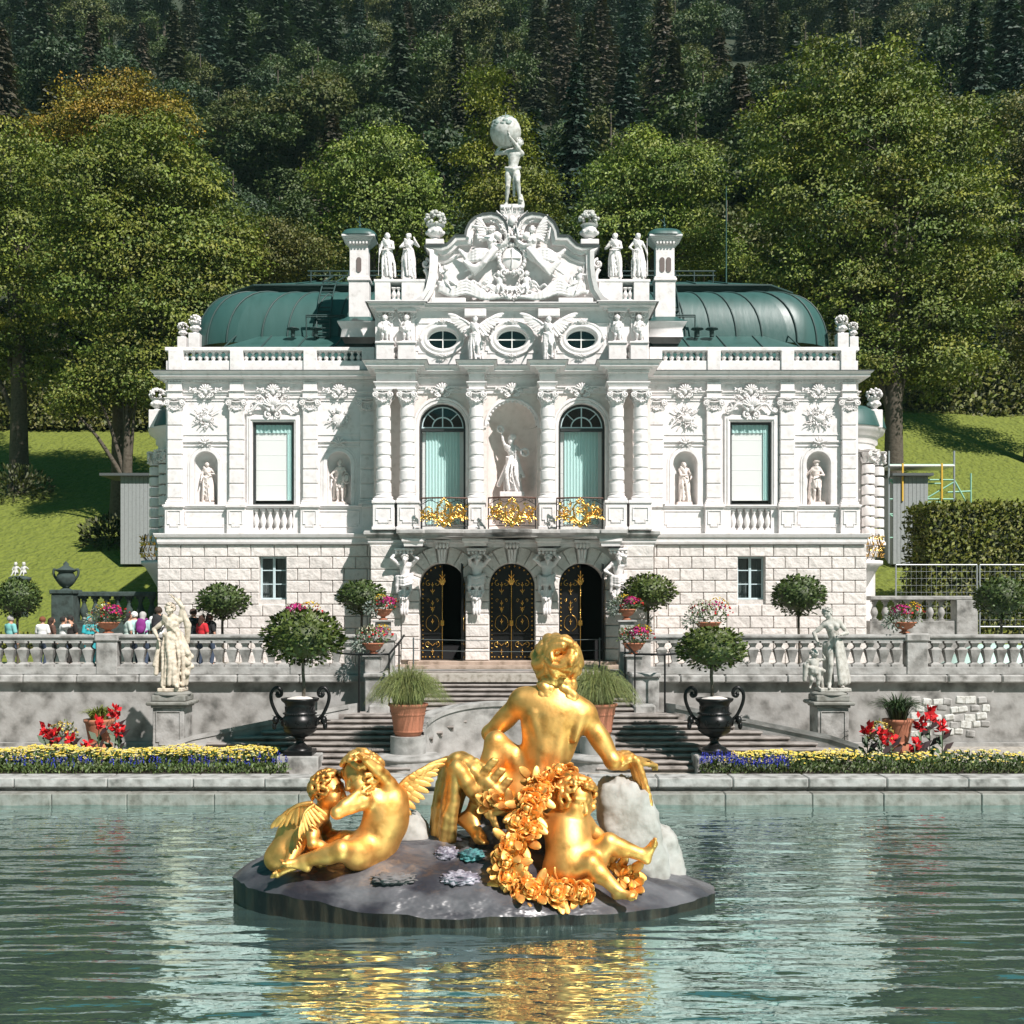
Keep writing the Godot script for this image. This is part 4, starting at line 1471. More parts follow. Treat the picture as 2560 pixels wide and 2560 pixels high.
func entablature() -> void:
	var mb := MB.new()
	mb.sweep(front_path(0.04, 2.0, 1.06), [Vector2(-0.3, L_ARC), Vector2(0.0, L_ARC), Vector2(0.0, L_ARC + 0.12), Vector2(0.03, L_ARC + 0.13), Vector2(0.03, L_FR - 0.08), Vector2(0.09, L_FR - 0.04), Vector2(0.09, L_FR), Vector2(-0.04, L_FR + 0.01)])
	obj("architrave", mb, M.white_stone, palace)
	mb = MB.new()
	mb.sweep(front_path(0.02, 1.96, 1.04), [Vector2(0, L_FR), Vector2(0, L_CO + 0.02)])
	obj("frieze", mb, M.white_stone, palace)
	mb = MB.new()
	mb.sweep(front_path(0.04, 2.0, 1.06), [Vector2(-0.06, L_CO), Vector2(0.05, L_CO), Vector2(0.05, L_CO + 0.1), Vector2(0.14, L_CO + 0.12), Vector2(0.18, L_CO + 0.18), Vector2(0.36, L_CO + 0.19), Vector2(0.36, L_CO + 0.28), Vector2(0.4, L_CO + 0.31), Vector2(0.47, L_CO + 0.37), Vector2(0.47, L_TOP - 0.002)])
	obj("main_cornice", mb, M.white_stone, palace)
	mb = MB.new()
	mb.sweep(front_path(0.04, 2.0, 1.06), [Vector2(0.49, L_TOP), Vector2(0.49, L_TOP + 0.02), Vector2(-0.9, L_TOP + 0.05)])
	obj("cornice_flashing", mb, M.lead, palace)
	mb = MB.new()
	var path := front_path(0.1, 2.06, 1.12)
	for i in path.size() - 1:
		var a: Vector2 = path[i]
		var b: Vector2 = path[i + 1]
		if absf(a.x - b.x) < 0.2: continue
		var m := int(absf(b.x - a.x) / 0.12)
		for k in m:
			var p := a.lerp(b, (k + 0.5) / m)
			mb.rect(p.x - 0.035, L_CO + 0.005, p.x + 0.035, L_CO + 0.09, p.y - 0.02, p.y + 0.045)
	tag(obj("dentil_course", mb, M.white_stone, palace), "", "", "", "stuff")
	for s in [-1.0, 1.0]:
		for pc in [436.5, 591, 775]:
			var x := X(pc, 0.2, s)
			mb = MB.new()
			mb.rect(x - 0.29, L_ARC + 0.002, x + 0.29, L_FR - 0.04, 0.03, 0.24, 0.01)
			mb.rect(x - 0.33, L_FR - 0.04, x + 0.33, L_FR + 0.006, 0.03, 0.3, 0.01)
			mb.rect(x - 0.27, L_FR + 0.006, x + 0.27, L_CO + 0.002, 0.01, 0.2, 0.01)
			obj("entablature_block", mb, M.white_stone, palace)
	# slabs that close the projecting entablature from below
	mb = MB.new()
	for s in [-1.0, 1.0]:
		mb.rect(s * fx(942, 2.0), L_ARC + 0.01, s * fx(1036, 2.0), L_TOP, 0.9, 1.9)
		mb.rect(s * fx(1174, 2.0), L_ARC + 0.01, s * fx(1209, 2.0), L_TOP, 0.9, 1.9)
	mb.rect(fx(940, 2.0), L_TOP - 0.4, -fx(940, 2.0), L_TOP, 0.6, 1.1)
	mb.rect(-13.5, L_TOP - 0.4, 13.5, L_TOP - 0.1, -1.0, 0.1)
	obj("entablature_core", mb, M.white_stone, palace)

func column(x: float, z: float, caps: Dictionary) -> void:
	var c := node("column", Vector3(x, L_FL, z), palace)
	var mb := MB.new()
	mb.rect(-0.37, 0, 0.37, 0.08, -0.37, 0.37, 0.01)
	mb.lathe([Vector2(0.33, 0.08), Vector2(0.36, 0.11), Vector2(0.36, 0.15), Vector2(0.31, 0.19), Vector2(0.29, 0.22), Vector2(0.31, 0.25), Vector2(0.31, 0.28), Vector2(0.27, 0.3)], 18)
	obj("base", mb, M.white_stone, c)
	mb = MB.new()
	mb.lathe([Vector2(0.265, 0.28), Vector2(0.25, L_CAP - L_FL)], 18)
	obj("shaft", mb, M.white_stone, c)
	var n_ := 7
	var hgt := (L_CAP - L_FL - 0.3) / n_
	for i in n_:
		var y := 0.3 + i * hgt
		var r := lerpf(0.3, 0.272, float(i) / n_)
		mb = MB.new()
		mb.lathe([Vector2(r - 0.03, 0), Vector2(r - 0.008, 0.012), Vector2(r, 0.035), Vector2(r - 0.002, hgt * 0.72), Vector2(r - 0.012, hgt * 0.76), Vector2(r - 0.03, hgt * 0.78)], 20)
		obj("drum", mb, M.white_stone, c, Vector3(0, y, 0))
	obj("capital", caps.round, M.white_stone, c, Vector3(0, L_CAP - L_FL, 0))

func centre(caps: Dictionary) -> void:
	var st: Material = M.white_stone
	var cz := 1.72
	for px in [959, 1018.5, 1191]:
		for s in [-1.0, 1.0]: column(fx(px, cz) * -s, cz, caps)
	# wall of the columned storey
	var wz := 1.0
	var xs := [fx(934, wz), fx(1192, wz), -fx(1192, wz), -fx(934, wz)]
	var sp := fy(1069, wz)
	var ar := 0.9
	var wins := [fx(1105.7, wz), -fx(1105.7, wz)]
	for i in 2:
		var mb := MB.new()
		mb.prism(notch(xs[0] if i == 0 else xs[2], xs[1] if i == 0 else xs[3], L_FL - 1.2, L_ARC + 0.2, wins[i], ar, sp + 0.03), wz - 0.5, wz)
		obj("storey_wall", mb, M.peach_stone, palace)
		mb = MB.new()
		mb.prism(arch_band(wins[i], L_FL - 1.1, sp + 0.03, ar, ar + 0.13), wz, wz + 0.07, 0.02, false)
		mb.prism(arch_band(wins[i], L_FL - 1.1, sp + 0.03, ar + 0.13, ar + 0.24), wz, wz + 0.11, 0.025, false)
		obj("archivolt", mb, st, palace)
		arched_window(Vector3(wins[i], L_FL - 1.1, wz), ar, sp + 1.13 - L_FL)
	var mb := MB.new()
	var nr := 0.97
	var nsp := fy(1001.7, wz) - nr
	mb.prism(notch(xs[1], xs[2], L_FL - 1.2, L_ARC + 0.2, 0, nr, nsp, 24), wz - 0.1, wz)
	obj("storey_wall", mb, M.peach_stone, palace)
	mb = MB.new()
	niche(mb, 0, L_FL - 1.1, nsp, nr, wz - 0.1, 15)
	obj("shell_niche", mb, M.peach_stone, palace)
	mb = MB.new()
	mb.prism(arch_band(0, nsp - 0.02, nsp, nr, nr + 0.1, 24), wz, wz + 0.06, 0.02, false)
	mb.tube(_ring(0, nsp, nr - 0.02, wz - 0.05), [0.035], 5)
	for i in 17:
		var a := PI * (i + 0.5) / 17
		mb.ball(Vector3(cos(a) * (nr - 0.02), nsp + sin(a) * (nr - 0.02), wz - 0.04), Vector3.ONE * 0.07, 6, 4)
	mb.rect(xs[1], nsp - 0.09, -nr - 0.01, nsp - 0.02, wz, wz + 0.06, 0.01)
	mb.rect(nr + 0.01, nsp - 0.09, xs[2], nsp - 0.02, wz, wz + 0.06, 0.01)
	obj("archivolt", mb, st, palace)
	for px in [1105.7, 1280, 1454.3]: obj("frieze_ornament", caps.frieze, st, palace, Vector3(fx(px, wz), fy(992, wz), wz + 0.1))
	# pedestals of the columns
	mb = MB.new()
	for s in [-1.0, 1.0]:
		for g in [[931.7, 986, 2.1], [992.6, 1046, 2.16]]:
			pedestal(mb, s, g[0], g[1], 0.9, g[2])
		mb.rect(X(927, 1.9, s), L_BELT1, X(990, 1.9, s), L_FL - 0.1, 0.2, 1.4)
	obj("column_pedestal", mb, st, palace)
	for s in [-1.0, 1.0]:
		mb = MB.new()
		pedestal(mb, s, 1171, 1212, 0.9, 2.2)
		obj("column_pedestal", mb, st, palace)

func pedestal(mb: MB, s: float, p0: float, p1: float, zb: float, zf: float) -> void:
	var x0 := minf(X(p0, zf, s), X(p1, zf, s))
	var x1 := maxf(X(p0, zf, s), X(p1, zf, s))
	mb.rect(x0, L_BELT1 + 0.05, x1, L_FL - 0.12, zb, zf, 0.012)
	mb.rect(x0 - 0.04, L_FL - 0.12, x1 + 0.04, L_FL - 0.004, zb, zf + 0.05, 0.015)
	mb.rect(x0 - 0.04, L_BELT1 + 0.02, x1 + 0.04, L_BELT1 + 0.14, zb, zf + 0.05, 0.015)
	panel_frame(mb, x0 + 0.12, L_BELT1 + 0.3, x1 - 0.12, L_FL - 0.28, zf)

func _ring(cx: float, cy: float, r: float, z: float) -> PackedVector3Array:
	var p := PackedVector3Array()
	for q in arc2(cx, cy, r, 0, PI, 24): p.append(Vector3(q.x, q.y, z))
	return p

func arched_window(o: Vector3, r: float, spring: float) -> void:
	var w := node("arched_window", o, palace)
	var mb := MB.new()
	mb.prism(arch_band(0, 0.05, spring, r - 0.09, r - 0.004), -0.32, -0.2, 0.01)
	mb.rect(-r + 0.09, spring - 0.16, r - 0.09, spring - 0.03, -0.32, -0.16, 0.02)
	obj("frame", mb, M.frame_dark, w)
	mb = MB.new()
	mb.prism(arch_band(0, spring - 0.03, spring, r * 0.42, r * 0.42 + 0.045, 12), -0.28, -0.21, 0.008)
	mb.rect(-0.022, spring + 0.0, 0.022, spring + r - 0.09, -0.28, -0.22)
	for a in [0.75, PI - 0.75]:
		var d := Vector3(cos(a), sin(a), 0)
		mb.tube(PackedVector3Array([Vector3(0, spring, -0.25) + d * r * 0.44, Vector3(0, spring, -0.25) + d * (r - 0.09)]), [0.022], 4)
	mb.prism(arch_band(0, spring - 0.03, spring, r - 0.13, r - 0.09, 14), -0.28, -0.21, 0.008)
	mb.rect(-r + 0.09, spring - 0.03, r - 0.09, spring + 0.02, -0.28, -0.2)
	obj("fanlight_bars", mb, M.paint_blue, w)
	mb = MB.new()
	mb.rect(-r + 0.1, 0.05, r - 0.1, spring + r, -0.275, -0.265)
	obj("pane", mb, M.glass, w)
	mb = MB.new()
	mb.rect(-r + 0.1, 0.05, r - 0.1, spring - 0.1, -0.46, -0.44)
	for i in 6: mb.tube(PackedVector3Array([Vector3(-r + 0.1, 0.5 + i * 0.6, -0.437), Vector3(r - 0.1, 0.5 + i * 0.6, -0.437)]), [0.008], 4)
	obj("blind", mb, M.blind, w)
	mb = MB.new()
	drape_panel(mb, -r * 0.74, r * 0.72, 0.3, spring - 0.12, -0.4, 11)
	obj("curtain", mb, M.curtain_teal, w)
	mb = MB.new()
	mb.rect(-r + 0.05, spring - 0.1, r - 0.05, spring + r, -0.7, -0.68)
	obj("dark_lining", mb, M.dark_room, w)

func ground_centre() -> void:
	var st: Material = M.rough_stone_0
	var gz := 1.8
	var cx := [-2.64, 0.0, 2.64]
	var r := 0.86
	var sp := 5.62
	var x0 := fx(927, gz)
	# core wall with three arches
	var mb := MB.new()
	var e := [x0, -1.32, 1.32, -x0]
	for i in 3: mb.prism(notch(e[i], e[i + 1], 2.2, L_BELT, cx[i], r, sp, 18), gz - 0.7, gz)
	for s in [-1.0, 1.0]: mb.rect(s * x0, 2.2, s * (x0 + 0.3), L_BELT, 0.15, gz - 0.7)
	obj("ground_floor_wall", mb, M.rough_stone, palace)
	# pier blocks
	var ph := 0.447
	var spans := [[-1.32 - 0.44, -1.32 + 0.44], [1.32 - 0.44, 1.32 + 0.44], [-2.64 - 0.88 - 0.66, -2.64 - 0.88], [2.64 + 0.88, 2.64 + 0.88 + 0.66]]
	for g in spans:
		for i in 7:
			var b := MB.new()
			var hh := ph - 0.024
			b.box(Vector3(0, 0, 0), Vector3(g[1] - g[0] + (0.03 if i == 0 else 0.0), hh, 0.3), 0.03)
			obj("pier_block", b, M["rough_stone_%d" % rng.randi_range(0, 2)], palace, Vector3((g[0] + g[1]) / 2, L_DOOR + ph * (i + 0.5), gz + 0.0 + rng.randf_range(-0.006, 0.006)))
	for s in [-1.0, 1.0]:
		for i in 10:
			var b := MB.new()
			b.box(Vector3(), Vector3(absf(x0) - 4.2, 0.442, 0.12), 0.022)
			obj("stone_block", b, M["rough_stone_%d" % rng.randi_range(0, 2)], palace, Vector3(s * (absf(x0) + 4.2) / 2, L_DOOR + 0.467 * (i + 0.1) - 0.1, gz + 0.02))
	# voussoirs
	for c in cx:
		for i in 9:
			if i == 4: continue
			var a0 := PI * i / 9 + 0.012
			var a1 := PI * (i + 1) / 9 - 0.012
			var q := arc2(c, sp, r + 0.01, a0, a1, 4)
			var o := PackedVector2Array()
			for k in 5:
				var a := lerpf(a1, a0, k / 4.0)
				var ro := 1.5
				ro = minf(ro, 1.3 / maxf(absf(cos(a)), 0.01))
				ro = minf(ro, 1.52 / maxf(sin(a), 0.01))
				o.append(Vector2(c + cos(a) * ro, sp + sin(a) * ro))
			q.append_array(o)
			mb = MB.new()
			mb.prism(q, gz, gz + 0.1 + 0.008 * (i % 3), 0.02, false)
			obj("voussoir", mb, M["rough_stone_%d" % (i % 3)], palace)
		# keystone console
		mb = MB.new()
		var kp := PackedVector2Array([Vector2(c - 0.13, sp + r - 0.02), Vector2(c + 0.13, sp + r - 0.02), Vector2(c + 0.19, sp + r + 0.55), Vector2(c - 0.19, sp + r + 0.55)])
		mb.prism(kp, gz, gz + 0.2, 0.03, false)
		for k in 3:
			mb.tube(smooth([Vector3(c + (k - 1) * 0.08, sp + r + 0.1, gz + 0.2), Vector3(c + (k - 1) * 0.1, sp + r + 0.35, gz + 0.27), Vector3(c + (k - 1) * 0.12, sp + r + 0.52, gz + 0.34)], 3), [0.045, 0.055], 6)
		for k in 4: mb.ball(Vector3(c + (k - 1.5) * 0.13, sp + r + 0.66, gz + 0.3), Vector3(0.08, 0.13, 0.12), 8, 6)
		mb.rect(c - 0.3, sp + r + 0.76, c + 0.3, sp + r + 0.86, gz, gz + 0.42, 0.02)
		obj("keystone", mb, M.white_stone, palace)
	# entablature below the balcony, then its slab
	mb = MB.new()
	var path := [Vector2(x0, 0.3), Vector2(x0, gz)]
	var pl := [[-4.0, gz], [-4.0, 2.55], [-3.35, 2.55], [-3.35, gz + 0.1], [-1.75, gz + 0.1], [-1.75, 2.6], [-0.98, 2.6], [-0.98, gz + 0.1]]
	for p in pl: path.append(Vector2(p[0], p[1]))
	pl.reverse()
	for p in pl: path.append(Vector2(-p[0], p[1]))
	path.append(Vector2(-x0, gz))
	path.append(Vector2(-x0, 0.3))
	mb.sweep(path, [Vector2(-0.9, 7.08), Vector2(0.02, 7.08), Vector2(0.04, 7.2), Vector2(0.1, 7.26), Vector2(0.1, 7.36), Vector2(-0.3, 7.37)])
	obj("balcony_architrave", mb, M.white_stone, palace)
	mb = MB.new()
	path = [Vector2(x0 - 0.1, 0.3), Vector2(x0 - 0.1, gz + 0.12), Vector2(-4.15, gz + 0.12), Vector2(-4.15, 2.62), Vector2(-3.3, 2.62)]
	for i in 13: path.append(Vector2(-3.3 + i * 0.125, 2.62 + sin(PI * i / 12) * 0.22))
	path.append(Vector2(-0.95, 2.7))
	for i in range(1, 14): path.append(Vector2(-0.95 + i * 1.9 / 14, 2.7 + sin(PI * i / 14) * 0.34))
	var back := path.duplicate()
	back.reverse()
	for p in back: path.append(Vector2(-p.x, p.y))
	mb.sweep(path, [Vector2(-1.8, 7.36), Vector2(0.02, 7.36), Vector2(0.05, 7.48), Vector2(0.12, 7.54), Vector2(0.14, 7.56), Vector2(0.14, 7.66), Vector2(0.1, L_BELT1)])
	var top := PackedVector2Array()
	for p in path: top.append(Vector2(p.x, p.y + 0.1))
	var tr := Geometry2D.triangulate_polygon(top)
	for i in range(0, tr.size(), 3):
		var q := [top[tr[i]], top[tr[i + 1]], top[tr[i + 2]]]
		if (q[1] - q[0]).cross(q[2] - q[0]) > 0: q.reverse()
		mb.tri(Vector3(q[0].x, L_BELT1, q[0].y), Vector3(q[1].x, L_BELT1, q[1].y), Vector3(q[2].x, L_BELT1, q[2].y))
	obj("balcony_slab", mb, M.weathered, palace)
	# railings
	railing(-2.52, 2.05, 2.62, 0.22, 1)
	railing(0.0, 2.08, 2.72, 0.34, 0)
	railing(2.52, 2.05, 2.62, 0.22, 2)
	# gates and the dark hall behind
	gate(cx[0], r, sp, true, false)
	gate(cx[1], r, sp, true, true)
	gate(cx[2], r, sp, true, false)
	# door sill
	mb = MB.new()
	mb.rect(-3.9, 2.3, 3.9, L_DOOR - 0.002, 0.9, 2.4, 0.02)
	obj("door_sill", mb, M.sill_stone, palace)

func gate(cx: float, r: float, sp: float, left: bool, right: bool) -> void:
	var h := sp - L_DOOR
	for s in [-1.0, 1.0]:
		var open: bool = s > 0 and not right
		var leaf_ := node("gate_leaf", Vector3(cx + s * r, L_DOOR, 1.35), palace)
		if open: leaf_.rotation.y = 1.45
		var mb := MB.new()
		var iron := MB.new()
		var gold := MB.new()
		# outline: from the hinge inwards, x towards the middle
		var d: float = -s
		var pts := PackedVector2Array([Vector2(0, 0.02), Vector2(d * (r - 0.012), 0.02)])
		for i in 11:
			var a := PI / 2 * (1 - i / 10.0)
			pts.append(Vector2(d * (r - cos(a) * (r - 0.01)), h + sin(a) * (r - 0.01)))
		mb.prism(pts, -0.03, -0.015)
		obj("back_panel", mb, M.iron_black, leaf_)
		for x in [0.03, r - 0.035]: iron.rect(d * x - 0.025, 0.02, d * x + 0.025, h + (0.1 if x < 0.1 else r - 0.05), 0, 0.05, 0.005)
		for y in [0.04, 1.0, h]: iron.rect(d * 0.05, y - 0.02, d * (r - 0.05), y + 0.02, 0, 0.04, 0.005)
		obj("iron_frame", iron, M.iron_black, leaf_)
		# rosettes along the edges
		var spots := []
		for i in 17: spots.append(Vector2(0.09, 0.12 + i * h / 16.5))
		for i in 6:
			var a := PI / 2 * (1 - (i + 0.6) / 6.5) * 1.0
			a = PI / 2 * (i + 0.5) / 6.0
			spots.append(Vector2(r - cos(a) * (r - 0.1), h + sin(a) * (r - 0.1)))
		for i in 4: spots.append(Vector2(0.2 + i * 0.16, 0.12))
		for q: Vector2 in spots:
			for k in 4:
				var a := TAU * k / 4
				gold.ball(Vector3(d * q.x + cos(a) * 0.02, q.y + sin(a) * 0.02, 0.02), Vector3(0.018, 0.018, 0.014), 5, 3)
		var mx := r * 0.54
		for e in [-1.0, 1.0]:
			volute(gold, Vector3(d * mx + e * 0.17, 0.62, 0.02), 0.12, -PI / 2, 1.0, 0.014, 0.8, e)
			volute(gold, Vector3(d * mx + e * 0.15, h + 0.1, 0.02), 0.13, PI / 2, 0.9, 0.016, 0.8, -e)
			volute(iron, Vector3(d * mx + e * 0.14, 1.25, 0.02), 0.1, -PI / 2, 1.0, 0.012, 0.8, e)
			gold.tube(smooth([Vector3(d * mx + e * 0.05, 1.1, 0.03), Vector3(d * mx + e * 0.24, 1.3, 0.03), Vector3(d * mx + e * 0.2, 1.6, 0.03), Vector3(d * mx + e * 0.05, 1.72, 0.03)], 4), [0.013], 4)
			volute(gold, Vector3(d * mx + e * 0.16, 2.3, 0.02), 0.07, -PI / 2, 1.0, 0.01, 0.8, e)
			for y in [0.55, 1.95, 2.6]: acanthus(gold, Vector3(d * mx, y, 0.02), Vector3(e * 0.6, 0.6, 0).normalized(), Vector3(0, 0, 1), 0.13, 0.06, 0)
		for y in [0.3, 1.45, 1.9, 2.15, 2.6, 2.85]:
			gold.ball(Vector3(d * mx, y, 0.03), Vector3(0.028, 0.045, 0.02), 6, 4)
			acanthus(gold, Vector3(d * mx, y - 0.02, 0.02), Vector3.UP, Vector3(0, 0, 1), 0.16, 0.07, 1)
			acanthus(gold, Vector3(d * mx, y + 0.02, 0.02), Vector3.DOWN, Vector3(0, 0, 1), 0.12, 0.06, 0)
		if s < 0:
			gold.tube(PackedVector3Array([Vector3(d * (r - 0.02), 0.05, 0.06), Vector3(d * (r - 0.02), h + r - 0.3, 0.06)]), [0.018], 6)
			gold.rect(d * (r - 0.02) - 0.07, 1.32, d * (r - 0.02) + 0.07, 1.52, 0.04, 0.09, 0.01)
			acanthus(gold, Vector3(d * (r - 0.02), h + 0.05, 0.05), Vector3.UP, Vector3(0, 0, 1), 0.34, 0.18, 2)
			acanthus(gold, Vector3(d * (r - 0.02), h + 0.3, 0.05), Vector3.UP, Vector3(0, 0, 1), 0.3, 0.12, 1)
			for k in 4: gold.ball(Vector3(d * (r - 0.02), h - 0.1 - k * 0.09, 0.06), Vector3(0.03, 0.045, 0.03), 6, 4)
			for k in 4: gold.ball(Vector3(d * (r - 0.02), 1.62 + k * 0.09, 0.06), Vector3(0.026, 0.04, 0.026), 6, 4)
		obj("gilt_ornament", gold, M.gilt, leaf_)

func bowz(x: float, hw: float, bow: float) -> float:
	return cos(clampf(x / hw, -1, 1) * PI / 2) * bow

func railing(cx: float, w: float, z: float, bow: float, kind: int) -> void:
	var g := node("balcony_railing", Vector3(cx, L_BELT1, z), palace)
	var h := L_FL - L_BELT1
	var hw := w * 0.42
	var top := PackedVector3Array()
	var bot := PackedVector3Array()
	for i in 17:
		var x := lerpf(-hw, hw, i / 16.0)
		top.append(Vector3(x, h + 0.02, bowz(x, hw, bow)))
		bot.append(Vector3(x, 0.12, bowz(x, hw, bow)))
	var mb := MB.new()
	mb.tube(top, [0.035], 6)
	obj("hand_rail", mb, M.rail_brown, g)
	var iron := MB.new()
	var gold := MB.new()
	iron.tube(bot, [0.016], 5)
	for i in [0, 16]: iron.tube(PackedVector3Array([bot[i] - Vector3(0, 0.1, 0), top[i]]), [0.022], 5)
	for s in [-1.0, 1.0]:
		for q in [[0.82, 0.93, 0.085], [0.78, 0.22, 0.075], [0.5, 0.2, 0.06], [0.25, 0.2, 0.05], [0.55, 0.95, 0.06], [0.9, 0.55, 0.05]]:
			var x: float = s * q[0] * hw
			volute(iron, Vector3(x, q[1] * h, bowz(x, hw, bow)), q[2], PI / 2, 1.3, 0.012, 1, s)
		iron.tube(smooth([Vector3(0, h * 0.98, bowz(0.0, hw, bow)), Vector3(s * hw * 0.3, h * 0.86, bowz(hw * 0.3, hw, bow)), Vector3(s * hw * 0.6, h * 0.95, bowz(hw * 0.6, hw, bow)), Vector3(s * hw, h * 0.8, 0.0)], 5), [0.013], 4)
		iron.tube(smooth([Vector3(s * hw, h * 0.34, 0), Vector3(s * hw * 0.6, h * 0.3, bowz(hw * 0.6, hw, bow)), Vector3(s * hw * 0.2, h * 0.13, bowz(hw * 0.2, hw, bow))], 5), [0.012], 4)
		# gilded scrollwork
		var z0: float = bowz(hw * 0.45, hw, bow)
		volute(gold, Vector3(s * hw * 0.66, h * 0.58, bowz(hw * 0.66, hw, bow) + 0.02), h * 0.19, -PI / 2, 1.5, 0.03, 0.9, s)
		gold.tube(smooth([Vector3(s * hw * 0.66, h * 0.38, z0), Vector3(s * hw * 0.38, h * 0.36, z0 + 0.05), Vector3(s * hw * 0.2, h * 0.24, z0 + 0.1), Vector3(s * hw * 0.04, h * 0.16, z0 + 0.12)], 5), [0.03, 0.045], 6)
		gold.tube(smooth([Vector3(s * 0.02, h * 0.24, bowz(0.0, hw, bow) + 0.05), Vector3(s * hw * 0.24, h * 0.4, z0 + 0.1), Vector3(s * hw * 0.27, h * 0.72, z0 + 0.1), Vector3(s * hw * 0.05, h * 0.88, bowz(0.0, hw, bow) + 0.05)], 5), [0.035, 0.03], 6)
		for i in 7:
			var x: float = s * hw * (0.3 + 0.1 * i)
			acanthus(gold, Vector3(x, h * (0.42 + 0.03 * (i % 3)), bowz(x, hw, bow) + 0.03), Vector3(s * rng.randf_range(0.2, 0.9), 0.9 if i % 2 else -0.7, 0).normalized(), Vector3(0, 0, 1), h * 0.2, 0.1, 1)
		for i in 4: acanthus(gold, Vector3(s * hw * 0.14, h * 0.26, z0 + 0.08), Vector3(s * (0.3 + i * 0.3), -0.5 + i * 0.25, 0).normalized(), Vector3(0, 0, 1), h * 0.24, 0.1, 1)
	gold.ball(Vector3(0, h * 0.14, bowz(0.0, hw, bow) + 0.05), Vector3(0.1, 0.12, 0.08), 8, 6)
	for i in 5: gold.ball(Vector3((i - 2) * 0.06, h * (0.9 + 0.04 * (2 - absi(i - 2))), bowz(0.0, hw, bow) + 0.03), Vector3(0.035, 0.05, 0.03), 6, 4)
	for i in 46:
		var x := hw * rng.randf_range(-0.92, 0.92)
		acanthus(gold, Vector3(x, h * rng.randf_range(0.25, 0.82), bowz(x, hw, bow) + 0.02), Vector3(rng.randf_range(-1, 1), rng.randf_range(-1, 1), 0).normalized(), Vector3(0, 0, 1), h * 0.17, 0.09, 1)
	for i in 12:  # the little heraldic relief in the middle
		var a := rng.randf() * TAU
		var q := rng.randf_range(0.0, 0.8)
		acanthus(gold, Vector3(cos(a) * hw * 0.13 * q, h * (0.55 + 0.2 * sin(a) * q), bowz(0.0, hw, bow) + 0.04), Vector3(cos(a + 1), sin(a + 1), 0).normalized(), Vector3(0, 0, 1), h * 0.13, 0.07, 0)
	obj("ironwork", iron, M.iron_black, g)
	obj("gilt_scrollwork", gold, M.gilt, g)

func oval_wall(mb: MB, x0: float, x1: float, y0: float, y1: float, cx: float, cy: float, rx: float, ry: float, z0: float, z1: float) -> void:
	var up := PackedVector2Array([Vector2(x0, cy), Vector2(x0, y1), Vector2(x1, y1), Vector2(x1, cy), Vector2(cx + rx, cy)])
	up.append_array(arc2(cx, cy, rx, 0, PI, 20, ry).slice(1))
	mb.prism(up, z0, z1)
	var lo := PackedVector2Array([Vector2(x0, cy), Vector2(cx - rx, cy)])
	lo.append_array(arc2(cx, cy, rx, PI, TAU, 20, ry).slice(1))
	lo.append_array(PackedVector2Array([Vector2(x1, cy), Vector2(x1, y0), Vector2(x0, y0)]))
	mb.prism(lo, z0, z1)

func oval_ring(mb: MB, c: Vector3, rx: float, ry: float, prof: Array) -> void:  # prof of Vector2(outwards, forwards)
	var rows := []
	for p: Vector2 in prof:
		var row := PackedVector3Array()
		for j in 36:
			var a := TAU * j / 36
			row.append(c + Vector3(cos(a) * (rx + p.x), sin(a) * (ry + p.x), p.y))
		rows.append(row)
	mb.grid(rows, false, true, -1)

